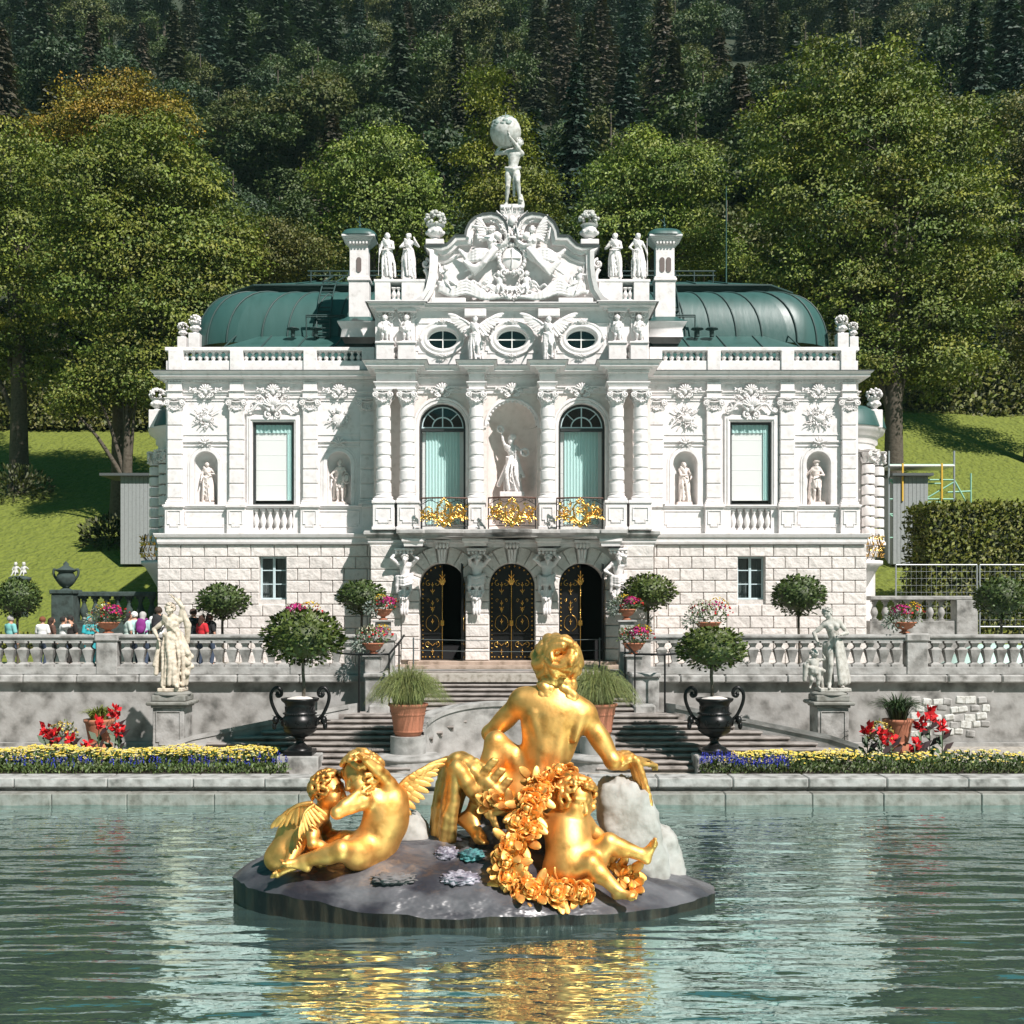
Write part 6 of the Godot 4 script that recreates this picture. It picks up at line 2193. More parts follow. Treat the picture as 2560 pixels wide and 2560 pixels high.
func build_terrace() -> void:
	var z := 5.5
	var gb := garden_baluster()
	for s in [-1.0, 1.0]:
		var side := "left" if s < 0 else "right"
		var wall := thing("retaining_wall", "mottled grey plaster retaining wall below the %s terrace balustrade" % side + (", patched with bare rubble" if s > 0 else ""), "wall")
		var mb := MB.new()
		var xi := X(985, z, s)
		mb.rect(-s * -24.0, -0.3, xi, 2.2, z - 0.5, z)
		mb.rect(-s * -24.0, -0.3, xi, 0.12, z, z + 0.14, 0.02)
		obj("plaster_face", mb, M.plaster, wall)
		var x := 24.0
		var k := 0
		while x > absf(xi):  # ledge stones with worn edges
			var w: float = minf(1.55 + 0.3 * (k % 3), x - absf(xi) + 0.01)
			mb = MB.new()
			mb.box(Vector3(), Vector3(w - 0.012, 0.28, 0.78 - 0.05 * rng.randf()), 0.05)
			obj("ledge_stone", mb, M.weathered, wall, Vector3(s * (x - w / 2), 2.33, z - 0.12 + rng.randf_range(0, 0.03)))
			x -= w
			k += 1
		if s > 0:
			for i in 34:
				var px := rng.randf_range(2200, 2480)
				var py := rng.randf_range(1745, 1840)
				mb = MB.new()
				px = 2290.0 + 27.0 * (i % 7) + 12.0 * ((i / 7) % 2) + rng.randf_range(-4, 4)
				py = 1752.0 + 20.0 * (i / 7) + rng.randf_range(-4, 4)
				mb.xf = Transform3D(Basis(Vector3.BACK, rng.randf_range(-0.16, 0.16)), Vector3())
				mb.box(Vector3(), Vector3(rng.randf_range(0.28, 0.4), rng.randf_range(0.2, 0.28), rng.randf_range(0.08, 0.16)), rng.randf_range(0.03, 0.07))
				obj("rubble_stone", mb, M.patina_stone if i % 3 else M.weathered, wall, Vector3(fx(px, z), fy(py, z), z - 0.02))
		var b := thing("terrace_balustrade", "grey stone terrace balustrade of thick square balusters, %s of the stairs" % side, "balustrade")
		mb = MB.new()
		mb.rect(s * 24.0, 2.47, xi, 2.74, z - 0.3, z + 0.12, 0.02)
		obj("plinth", mb, M.grey_stone, b)
		mb = MB.new()
		mb.rect(s * 24.0, 3.62, xi, 3.72, z - 0.24, z + 0.1, 0.02)
		mb.rect(s * 24.0, 3.72, xi, 3.86, z - 0.3, z + 0.17, 0.04)
		obj("hand_rail", mb, M.grey_stone, b)
		var piers := [270.0, 753.0, 960.0, -240.0]
		for p in piers:
			mb = MB.new()
			mb.rect(-0.36, 0.005, 0.36, 1.14, -0.34, 0.16, 0.02)
			mb.rect(-0.42, 1.14, 0.42, 1.43, -0.4, 0.22, 0.05)
			obj("pier", mb, M.grey_stone, b, Vector3(X(p, z, s), 2.47, z))
		x = -0.22
		while x > -24.0:
			x -= 0.453
			if x > -absf(xi) - 0.2: continue
			var ok := true
			for p in piers:
				if absf(-absf(X(p, z, -1.0)) - x) < 0.5: ok = false
			if ok: obj("baluster", gb, M.grey_stone, b, Vector3(-s * x, 2.73, z - 0.09))
	# terrace paving in front of the palace
	var mb := MB.new()
	mb.rect(-24, 2.2, 24, 2.46, -3.0, 5.45)
	tag(obj("terrace", mb, M.gravel), "", "", "", "structure")

func step_mesh(x0: float, x1: float, h: float, d: float) -> MB:
	var mb := MB.new()
	mb.rect(x0, -0.02, x1, h - 0.06, -d - 0.1, -0.04)
	mb.rect(x0, h - 0.06, x1, h, -d - 0.05, 0.035, 0.0)
	mb.tube(PackedVector3Array([Vector3(x0, h - 0.035, 0.045), Vector3(x1, h - 0.035, 0.045)]), [0.036], 8)
	return mb

func build_stairs() -> void:
	var st := thing("garden_staircase", "double garden staircase of worn stone steps rising to the palace doors", "staircase")
	var m: Material = M.step_stone
	for k in 10:
		var z := EYE.z - (33.9 + 0.375 * k)
		var d := EYE.z - z
		var y := 0.135 * k
		var a := clampf((z - 8.3) / 2.9, 0.0, 1.0)
		var xr := -sqrt(maxf(0.0, 1.0 - pow((z - 8.6) / 2.9, 2.0))) * 2.9 if z < 11.2 else -2.9
		xr = -2.95 if z > 10.9 else -2.9 * sqrt(clampf((z - 8.55) / 2.6, 0.02, 1.0)) - 0.1
		var xl := (lerpf(240, 862, k / 9.0) - 1280.0) * d / F
		for s in [-1.0, 1.0]: obj("step", step_mesh(-s * xl, -s * (xr + (0.5 if s > 0 else 0.0)), 0.135, 0.375), m, st, Vector3(0, y, z))
	var mb := MB.new()
	mb.rect(-6.0, 0.8, 6.0, 1.35, 7.4, 8.42)
	mb.rect(-5.4, 0.0, 5.4, 1.0, 5.0, 7.4)
	obj("landing", mb, m, st)
	for k in 9:
		var z := 7.75 - 0.44 * k
		obj("step", step_mesh(-4.0, 4.0, 0.13, 0.44), m, st, Vector3(0, 1.35 + 0.13 * k, z))
	mb = MB.new()
	mb.rect(-4.4, 2.3, 4.4, 2.52, 1.6, 4.0)
	obj("top_landing", mb, M.grey_stone, st)
	mb = MB.new()
	mb.rect(-4.3, 2.52, 4.3, 2.66, 1.6, 3.1, 0.02)
	obj("step", mb, M.sill_stone, st)
	for s in [-1.0, 1.0]:
		var side := "left" if s < 0 else "right"
		mb = MB.new()  # the side walls of the upper flight, with a pier at the front
		mb.rect(s * 4.0, 0.0, s * 4.9, 2.46, 3.0, 7.2, 0.03)
		mb.rect(s * 3.95, 2.46, s * 4.95, 2.62, 3.0, 7.3, 0.04)
		mb.rect(s * 4.0, 0.0, s * 4.7, 1.6, 7.2, 7.9, 0.05)
		obj("flank_wall", mb, M.grey_stone, st)
		# the low raking parapet at the outer side
		mb = MB.new()
		var p := [Vector3(-s * -5.15, 1.66, 8.0), Vector3(s * 9.5, 0.92, 10.4), Vector3(s * 10.2, 0.7, 10.9)]
		for i in 2:
			var q: Vector3 = p[i]
			var r: Vector3 = p[i + 1]
			var o := Vector3(0.14 * s, 0, 0.3)
			for e in [[0.0, -0.14, 1.0], [-0.14, -1.9, 0.8]]:
				var t0 := q + Vector3(0, e[0], 0)
				var t1 := r + Vector3(0, e[0], 0)
				var b0 := q + Vector3(0, e[1], 0)
				var b1 := r + Vector3(0, e[1], 0)
				var w: Vector3 = o * float(e[2])
				var f := [t0 - w, t1 - w, t1 + w, t0 + w, b0 - w, b1 - w, b1 + w, b0 + w]
				for g in [[3, 2, 1, 0], [7, 6, 2, 3], [0, 1, 5, 4], [1, 2, 6, 5], [3, 0, 4, 7]]:
					if s < 0: mb.quad(f[g[3]], f[g[2]], f[g[1]], f[g[0]])
					else: mb.quad(f[g[0]], f[g[1]], f[g[2]], f[g[3]])
		obj("raking_parapet", mb, M.grey_stone, st)
		# hand rails at the head of the lower flight
		mb = MB.new()
		var a := Vector3(s * 5.0, 1.3, 7.85)
		mb.tube(PackedVector3Array([a, a + Vector3(0, 1.95, 0)]), [0.035], 6)
		mb.tube(PackedVector3Array([a + Vector3(s * 0.9, 1.95, -1.2), a + Vector3(0, 1.95, 0), a + Vector3(-s * 0.95, 1.95, -0.3), a + Vector3(-s * 1.15, 2.3, -1.6), a + Vector3(-s * 1.15, 2.5, -3.4)]), [0.04], 6)
		for q in [Vector3(-s * 0.95, 0, -0.3), Vector3(-s * 1.15, 0.6, -1.6)]: mb.tube(PackedVector3Array([a + q, a + q + Vector3(0, 1.95 if q.y == 0 else 1.7, 0)]), [0.03], 6)
		tag(obj("stair_railing", mb, M.iron_black), "thin black iron handrail at the %s head of the lower stairs" % side, "handrail")
	# concave wall in the middle
	var cw := thing("curved_wall", "grey curved stone wall between the two lower flights, behind the gilded lady", "wall")
	for layer in [[0.0, 1.0, 0.5, "wall_face"], [1.0, 1.0, 0.62, "coping"]]:
		var n_ := 24
		var rows := [PackedVector3Array(), PackedVector3Array(), PackedVector3Array(), PackedVector3Array()]
		for i in n_ + 1:
			var a := PI * i / n_
			var c := Vector3(-0.27 - cos(a) * 2.68, 0, 11.1 - sin(a) * 2.5)
			var nn := Vector3(cos(a) * 0.9, 0, sin(a)).normalized()
			var top := 1.06 + 0.72 * pow(sin(a), 0.8)
			var y0: float = -0.1 if layer[0] == 0.0 else top - 0.13
			if layer[0] == 0.0: top -= 0.13
			var hw: float = layer[2] * 0.5
			rows[0].append(c + nn * hw + Vector3(0, y0, 0))
			rows[1].append(c + nn * hw + Vector3(0, top, 0))
			rows[2].append(c - nn * hw + Vector3(0, top, 0))
			rows[3].append(c - nn * hw + Vector3(0, y0, 0))
		mb = MB.new()
		for r in 4:
			var q := (r + 1) % 4
			for i in n_: mb.quad(rows[r][i], rows[r][i + 1], rows[q][i + 1], rows[q][i])
			if r == 3: break
		obj(layer[3], mb, M.grey_stone if layer[0] == 0.0 else M.weathered, cw)
	for s in [-1.0, 1.0]:
		mb = MB.new()
		mb.lathe([Vector2(0.95, -0.1), Vector2(0.95, 0.25), Vector2(0.95, 0.25), Vector2(1.0, 0.3), Vector2(1.0, 0.36), Vector2(0.9, 0.42), Vector2(0.52, 0.44)], 28)
		mb.lathe([Vector2(0.53, 0.4), Vector2(0.53, 0.96), Vector2(0.53, 0.96), Vector2(0, 0.96)], 24)
		obj("newel_base", mb, M.grey_stone, cw, Vector3(-3.1 if s < 0 else 2.55, 0, 11.2))
		pot_of_grass(Vector3(-3.1 if s < 0 else 2.55, 0.96, 11.2), "left" if s < 0 else "right")

func pot_of_grass(p: Vector3, side: String) -> void:
	var g := thing("terracotta_pot", "large terracotta pot on a round stone base, %s of the curved wall" % side, "plant pot", p, "terracotta pots at the stair foot")
	var mb := MB.new()
	mb.lathe([Vector2(0.3, 0), Vector2(0.38, 0), Vector2(0.42, 0.12), Vector2(0.44, 0.12), Vector2(0.44, 0.16), Vector2(0.43, 0.18), Vector2(0.5, 0.62), Vector2(0.52, 0.63), Vector2(0.52, 0.68), Vector2(0.51, 0.7), Vector2(0.56, 0.88), Vector2(0.6, 0.9), Vector2(0.6, 0.96), Vector2(0.52, 0.96), Vector2(0.5, 0.85), Vector2(0, 0.85)], 28, Vector3(), 0, TAU, 1, 1, 0.012, 14)
	obj("pot", mb, M.terracotta, g)
	mb = MB.new()
	for i in 1500:
		var a := rng.randf() * TAU
		var r := rng.randf() * 0.42
		var b := Vector3(sin(a) * r, 0.86, cos(a) * r)
		var lean := pow(rng.randf(), 0.7)
		var d := Vector3(sin(a), 0, cos(a)).rotated(Vector3.UP, rng.randf_range(-0.6, 0.6))
		var l := rng.randf_range(0.75, 1.45)
		var q := smooth([b, b + Vector3.UP * l * 0.5 + d * lean * 0.22, b + Vector3.UP * l * (0.95 - lean * 0.45) + d * lean * 0.65, b + Vector3.UP * l * (1.0 - lean * 0.95) + d * lean * 1.05], 2)
		mb.col = vary(Color(0.2, 0.23, 0.075), 0.4)
		mb.tube(q, [0.006, 0.0075, 0.007, 0.006, 0.005, 0.004, 0.002], 3, false)
	obj("ornamental_grass", mb, M.leaf, g)

func build_basin() -> void:
	for part in [["basin_coping", 0.66, 0.24, -0.17, 13.62], ["basin_ledge", 0.5, 0.5, -0.66, 14.1]]:
		var x := -24.5
		var k := 0
		var g := thing(part[0], "long pale stone coping round the far side of the basin" if k == 0 and part[1] > 0.6 else "lower wet stone ledge of the basin, just above the water", "kerb")
		while x < 24.5:
			var w := rng.randf_range(1.9, 2.7)
			var mb := MB.new()
			if part[1] > 0.6:
				mb.box(Vector3(0, 0.12, 0), Vector3(w - 0.015, 0.27, 0.86), 0.035)
				mb.box(Vector3(0, -0.1, -0.1), Vector3(w - 0.015, 0.2, 0.66))
			else: mb.box(Vector3(0, 0.17, 0), Vector3(w - 0.012, 0.4, 0.62), 0.03)
			obj("stone", mb, M.weathered if part[1] > 0.6 else M.wet_stone, g, Vector3(x + w / 2, part[3], part[4] - 0.15 + rng.randf_range(-0.01, 0.01)))
			x += w
	var mb := MB.new()
	mb.rect(-24.6, -1.6, 24.6, -0.3, 13.3, 13.9)
	for s in [-1.0, 1.0]: mb.rect(s * 24.2, -1.6, s * 24.9, 0.05, 13.3, 41)
	mb.rect(-24.6, -1.6, 24.6, 0.05, 40, 40.8)
	mb.rect(-24.6, -2.0, 24.6, -1.6, 13.3, 40.8)
	tag(obj("basin_wall", mb, M.wet_stone), "", "", "", "structure")

# ---------- plants ----------
func leaf_ball(n_: int, size: float, col: Color, jit := 0.35, core := true) -> MB:
	var mb := MB.new()
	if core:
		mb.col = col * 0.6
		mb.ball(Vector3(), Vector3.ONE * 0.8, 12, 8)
	for i in n_:
		var d := rdir()
		if d.y < -0.55 and rng.randf() < 0.5: continue
		var p := d * rng.randf_range(0.8, 1.0) * (1.0 + 0.2 * noise.get_noise_3dv(d * 2.2 + Vector3(n_, 0, 0)))
		var l := (d + rv(0.9) + Vector3(0, 0.2, 0)).normalized()
		mb.col = vary(col, jit)
		mb.leaf(p, l, (d + rv(0.6)).normalized(), size * rng.randf_range(0.7, 1.3), size * 0.3)
	return mb

func bay_tree(m: Array, p: Vector3, trunk: float, rx: float, ry: float, label: String) -> void:
	var g := thing("bay_tree", label, "clipped tree", p, "clipped bay trees")
	var mb := MB.new()
	mb.tube(smooth([Vector3(0, 0, 0), Vector3(0.02, trunk * 0.4, 0.01), Vector3(-0.01, trunk * 0.75, 0), Vector3(0, trunk + ry * 0.3, 0)], 3), [0.055, 0.045], 7)
	for i in 6:
		var a := TAU * i / 6
		mb.tube(PackedVector3Array([Vector3(0, trunk - 0.05, 0), Vector3(sin(a) * rx * 0.5, trunk + ry * 0.7, cos(a) * rx * 0.5)]), [0.03, 0.012], 5)
	obj("trunk", mb, M.bark, g)
	var c := obj("crown", m[rng.randi() % m.size()], M.leaf, g, Vector3(0, trunk + ry, 0))
	c.scale = Vector3(rx, ry * 1.05, rx)
	c.rotation.y = rng.randf() * 6

func urn(p: Vector3, label: String) -> void:
	var g := thing("garden_urn", label, "urn", p, "black iron garden urns")
	var mb := MB.new()
	mb.rect(-0.42, 0, 0.42, 0.14, -0.42, 0.42, 0.02)
	mb.lathe([Vector2(0.36, 0.14), Vector2(0.34, 0.2), Vector2(0.22, 0.26), Vector2(0.13, 0.34), Vector2(0.11, 0.42), Vector2(0.15, 0.46), Vector2(0.15, 0.49)], 24)
	mb.lathe([Vector2(0.13, 0.49), Vector2(0.3, 0.56), Vector2(0.44, 0.68), Vector2(0.47, 0.78)], 32, Vector3(), 0, TAU, 1, 1, 0.06, 12)
	mb.lathe([Vector2(0.46, 0.78), Vector2(0.5, 0.82), Vector2(0.53, 0.9), Vector2(0.54, 0.98), Vector2(0.5, 1.08), Vector2(0.44, 1.15), Vector2(0.47, 1.18), Vector2(0.47, 1.22), Vector2(0.43, 1.25), Vector2(0.42, 1.4), Vector2(0.45, 1.5), Vector2(0.53, 1.56), Vector2(0.55, 1.6), Vector2(0.55, 1.64), Vector2(0.47, 1.64), Vector2(0.44, 1.55), Vector2(0, 1.55)], 32)
	for i in 40:
		var a := TAU * i / 40
		mb.ball(Vector3(sin(a) * 0.475, 1.2, cos(a) * 0.475), Vector3.ONE * 0.022, 5, 4)
		if i % 2 == 0: mb.tube(PackedVector3Array([Vector3(sin(a) * 0.43, 1.27, cos(a) * 0.43), Vector3(sin(a + 0.16) * 0.43, 1.4, cos(a + 0.16) * 0.43)]), [0.012], 4)
		if i % 4 == 0: acanthus(mb, Vector3(sin(a) * 0.52, 0.84, cos(a) * 0.52), Vector3.UP, Vector3(sin(a), 0, cos(a)), 0.2, 0.12, 1)
	obj("body", mb, M.iron_gloss, g)
	mb = MB.new()
	mb.ball(Vector3(0, 1.58, 0), Vector3(0.42, 0.12, 0.42), 12, 6)
	obj("gravel_fill", mb, M.rough_stone_0, g)
	for s in [-1.0, 1.0]:
		mb = MB.new()
		mb.tube(smooth([Vector3(s * 0.5, 1.0, 0), Vector3(s * 0.66, 1.15, 0), Vector3(s * 0.82, 1.5, 0), Vector3(s * 0.84, 1.78, 0), Vector3(s * 0.7, 1.95, 0), Vector3(s * 0.56, 1.88, 0), Vector3(s * 0.55, 1.74, 0), Vector3(s * 0.64, 1.7, 0), Vector3(s * 0.68, 1.78, 0)], 4), [0.05, 0.06, 0.06, 0.055, 0.05, 0.05, 0.05, 0.04, 0.03, 0.03], 7)
		mb.ball(Vector3(s * 0.66, 1.78, 0), Vector3.ONE * 0.06, 7, 5)
		mb.ball(Vector3(s * 0.7, 1.0, 0.03), Vector3(0.1, 0.13, 0.13), 8, 6)
		mb.ball(Vector3(s * 0.74, 0.84, 0.05), Vector3(0.07, 0.12, 0.08), 8, 6)
		for k in 5: acanthus(mb, Vector3(s * 0.68, 1.0, 0), Vector3(s * cos(k * 1.2), sin(k * 1.2), 0.3).normalized(), Vector3(s, 0, 0.5).normalized(), 0.17, 0.09, 0)
		obj("handle", mb, M.iron_gloss, g)

func tuft(mb: MB, c: Vector3, r: Vector3, n_: int, size: float, col: Color, by := 0.35, up := 0.5) -> void:
	for i in n_:
		var d := rdir()
		var p := c + d * r * pow(rng.randf(), 0.4)
		mb.col = vary(col, by)
		var l := (d + rv(0.6) + Vector3(0, up, 0)).normalized()
		mb.leaf(p, l, (rdir() + Vector3(0, 0.6, 0.6)).normalized(), size * rng.randf_range(0.7, 1.4), size * 0.25)

func blossoms(mb: MB, c: Vector3, r: Vector3, n_: int, size: float, col: Color) -> void:
	for i in n_:
		var d := rdir()
		if d.y < -0.2: d.y = -d.y
		var p := c + d * r
		mb.col = vary(col, 0.25)
		for k in 3:
			var l := (rdir() + d * 0.7).normalized()
			mb.leaf(p - l * size * 0.5, l, (d + rv(0.4)).normalized(), size, size * 0.45)

func flower_bowl(p: Vector3, kind: int, s: float, label: String) -> void:
	var g := thing("flower_bowl", label, "flower bowl", p, "terracotta flower bowls of the terrace")
	var mb := MB.new()
	mb.lathe([Vector2(0.0, 0), Vector2(0.2, 0), Vector2(0.17, 0.04), Vector2(0.09, 0.08), Vector2(0.1, 0.12), Vector2(0.25, 0.18), Vector2(0.34, 0.28), Vector2(0.36, 0.34), Vector2(0.4, 0.35), Vector2(0.4, 0.39), Vector2(0.3, 0.38), Vector2(0, 0.36)], 24, Vector3(), 0, TAU, s, s, 0.03, 10)
	obj("bowl", mb, M.terracotta, g)
	mb = MB.new()
	tuft(mb, Vector3(0, 0.6, 0), Vector3(0.6, 0.36, 0.5) * s, 330, 0.11, Color(0.07, 0.11, 0.03))
	if kind != 1: tuft(mb, Vector3(-0.42 * s, 0.42, 0.1), Vector3(0.36, 0.34, 0.3) * s, 240, 0.11, Color(0.24, 0.28, 0.24), 0.3, -0.3)
	obj("foliage", mb, M.leaf, g)
	mb = MB.new()
	var mag := Color(0.42, 0.015, 0.16)
	var red := Color(0.55, 0.02, 0.02)
	var yel := Color(0.62, 0.42, 0.02)
	var whi := Color(0.6, 0.6, 0.45)
	blossoms(mb, Vector3(0.16 if kind != 2 else -0.15, 0.72, 0.12) * s, Vector3(0.36, 0.26, 0.34) * s, 120 if kind != 3 else 30, 0.075, mag)
	blossoms(mb, Vector3(0.1, 0.62, 0) * s, Vector3(0.66, 0.36, 0.5) * s, 26, 0.08, red)
	blossoms(mb, Vector3(0.3 if kind != 0 else -0.1, 0.78, 0) * s, Vector3(0.34, 0.3, 0.3) * s, 60, 0.055, yel)
	blossoms(mb, Vector3(-0.2, 0.72, 0) * s, Vector3(0.4, 0.3, 0.3) * s, 90 if kind == 3 else 40, 0.05, whi)
	obj("blossoms", mb, M.petal, g)

func build_beds() -> void:
	for s in [-1.0, 1.0]:
		var side := "left" if s < 0 else "right"
		var x0 := 6.4 if s < 0 else 5.35
		var yel := MB.new()
		var blu := MB.new()
		var grn := MB.new()
		for i in 5200:
			var x := rng.randf_range(x0 + 0.4, 17.0)
			var z := rng.randf_range(11.4, 12.7)
			var h := 0.46 + 0.12 * noise.get_noise_2d(x * 0.4, z * 0.5) + rng.randf_range(-0.06, 0.06)
			if s < 0: h += 0.12
			grn.col = vary(Color(0.05, 0.085, 0.015), 0.45)
			var l := (rv(0.7) + Vector3(0, 0.8, 0.3)).normalized()
			grn.leaf(Vector3(s * x, h * rng.randf_range(0.1, 0.95), z), l, (rdir() + Vector3(0, 0.5, 0.8)).normalized(), 0.13, 0.03)
		for i in 1500:
			var x := rng.randf_range(x0 + 0.4, 17.0)
			if s > 0 and x > 10 and rng.randf() < 0.72: continue
			var z := rng.randf_range(11.4, 12.6)
			var h := 0.5 + 0.14 * noise.get_noise_2d(x * 0.4, z * 0.5) + rng.randf_range(-0.04, 0.06) + (0.12 if s < 0 else 0.0) - maxf(0.0, z - 12.2) * 0.4
			yel.col = vary(Color(0.66, 0.5, 0.07) if rng.randf() < 0.6 else Color(0.6, 0.52, 0.2), 0.25)
			var c := Vector3(s * x, h, z)
			for k in 5:
				var a := TAU * k / 5 + i
				var l := Vector3(cos(a), 0.35, sin(a) * 0.7 + 0.35).normalized()
				yel.leaf(c, l, Vector3(0, 0.8, 0.6), 0.052, 0.022)
		for i in 190:
			var x := rng.randf_range(x0, 17.0 if s < 0 else 8.0)
			var z := rng.randf_range(12.5, 12.95)
			var h := rng.randf_range(0.2, 0.42) + (0.12 if x < x0 + 1.0 else 0.0)
			blu.col = vary(Color(0.025, 0.035, 0.33), 0.4)
			for k in 7:
				blu.leaf(Vector3(s * x, h + k * 0.022, z), (rv(0.7) + Vector3(0, 0.6, 0)).normalized(), (rdir() + Vector3(0, 0, 1)).normalized(), 0.045, 0.016)
		for i in 2600:
			var x := rng.randf_range(x0, 17.0)
			grn.col = vary(Color(0.08, 0.12, 0.03) if s < 0 else Color(0.055, 0.08, 0.02), 0.45)
			grn.leaf(Vector3(s * x, rng.randf_range(0.05, 0.3), rng.randf_range(12.5, 13.05)), (rv(0.7) + Vector3(0, 0.8, 0.3)).normalized(), (rdir() + Vector3(0, 0.4, 0.9)).normalized(), 0.12, 0.026)
		tag(obj("bedding_foliage", grn, M.leaf), "low green leaves of the %s flower bed" % side, "foliage", "", "stuff")
		tag(obj("yellow_flowers", yel, M.petal), "drift of small yellow flowers in the %s bed by the basin" % side, "flowers", "", "stuff")
		tag(obj("blue_salvia", blu, M.petal), "short blue flower spikes along the front of the %s bed" % side, "flowers", "", "stuff")
		var mb := MB.new()
		mb.rect(s * x0, -0.1, s * 24.0, 0.06, 11.2, 13.1)
		tag(obj("bed_soil", mb, M.soil), "", "", "", "structure")
		# pot among red cannas
		var px := fx(243, 9.5) if s < 0 else fx(2250, 9.5)
		var g := thing("planter", "terracotta planter with a %s among red cannas" % ("yellow-green strappy plant" if s < 0 else "wide dark green strappy plant"), "plant pot", Vector3(px, 0, 9.3))
		mb = MB.new()
		mb.lathe([Vector2(0.28, 0.0), Vector2(0.4, 0.0), Vector2(0.4, 0.5), Vector2(0.3, 0.55), Vector2(0.33, 0.6), Vector2(0.43, 1.15), Vector2(0.48, 1.2), Vector2(0.48, 1.28), Vector2(0.4, 1.28), Vector2(0, 1.2)], 24)
		obj("pot", mb, M.terracotta, g)
		mb = MB.new()
		for i in (150 if s < 0 else 240):
			var a := rng.randf() * TAU
			var d := Vector3(sin(a), 0, cos(a))
			var l := rng.randf_range(0.4, 0.62) * (1.0 if s < 0 else 1.75)
			var b := Vector3(0, 1.2, 0) + d * rng.randf() * 0.25
			var lean := rng.randf_range(0.2, 1.0)
			mb.col = vary(Color(0.17, 0.2, 0.03) if s < 0 else Color(0.03, 0.06, 0.015), 0.4)
			mb.tube(smooth([b, b + Vector3.UP * l * 0.6 + d * l * lean * 0.4, b + Vector3.UP * l * (1 - lean * 0.55) + d * l * lean], 3), [0.02, 0.028, 0.026, 0.022, 0.018, 0.012, 0.004], 4, false, 0.2, Vector3.UP)
		obj("strappy_leaves", mb, M.leaf, g)
		for i in 7:
			var o := Vector3(px + [-1.3, -0.95, -0.55, 0.35, 0.75, 1.0, 0.1][i] * (1.0 if s < 0 else 0.95), 0, [10.2, 10.5, 10.3, 10.4, 10.1, 10.5, 10.7][i])
			var c := thing("canna", ["tall red canna at the left end of its clump", "red canna, second from the left of its clump", "low red canna left of the planter", "red canna just right of the planter", "tallest red canna right of the planter", "red canna at the right end of its clump", "short red canna in front of the planter"][i] + (", left bed" if s < 0 else ", right bed"), "canna", o, "red cannas in the beds")
			var h: float = [1.0, 0.85, 0.7, 1.25, 1.5, 1.1, 0.55][i]
			mb = MB.new()
			mb.col = Color(0.06, 0.1, 0.03)
			mb.tube(PackedVector3Array([Vector3(), Vector3(0.02, h, 0)]), [0.02, 0.012], 5)
			for k in 7:
				var a := k * 2.4
				mb.col = vary(Color(0.05, 0.09, 0.04) if k % 3 else Color(0.05, 0.03, 0.03), 0.3)
				mb.leaf(Vector3(0, h * k / 9.0, 0), Vector3(sin(a), 1.0, cos(a)).normalized(), Vector3(-sin(a) * 0.5, 0.5, 0.8).normalized(), 0.5, 0.1)
			obj("leaves", mb, M.leaf, c)
			mb = MB.new()
			for k in 22:
				var d := (rdir() + Vector3(0, 0.5, 0.3)).normalized()
				mb.col = vary(Color(0.62, 0.012, 0.018), 0.3)
				mb.leaf(Vector3(rng.randf_range(-0.08, 0.08), h + rng.randf_range(-0.15, 0.15), rng.randf_range(-0.06, 0.06)), d, (rdir() + Vector3(0, 0, 1)).normalized(), 0.24, 0.075)
			obj("blossom", mb, M.petal, c)
		g = thing("yellow_shrub", "small yellow flowering shrub left of the planter, %s bed" % side, "shrub", Vector3(px - 0.85, 0, 10.1))
		mb = MB.new()
		tuft(mb, Vector3(0, 0.7, 0), Vector3(0.45, 0.6, 0.4), 200, 0.12, Color(0.08, 0.11, 0.03))
		obj("foliage", mb, M.leaf, g)
		mb = MB.new()
		blossoms(mb, Vector3(0, 0.85, 0), Vector3(0.45, 0.42, 0.4), 70, 0.075, Color(0.62, 0.48, 0.12))
		obj("blossoms", mb, M.petal, g)

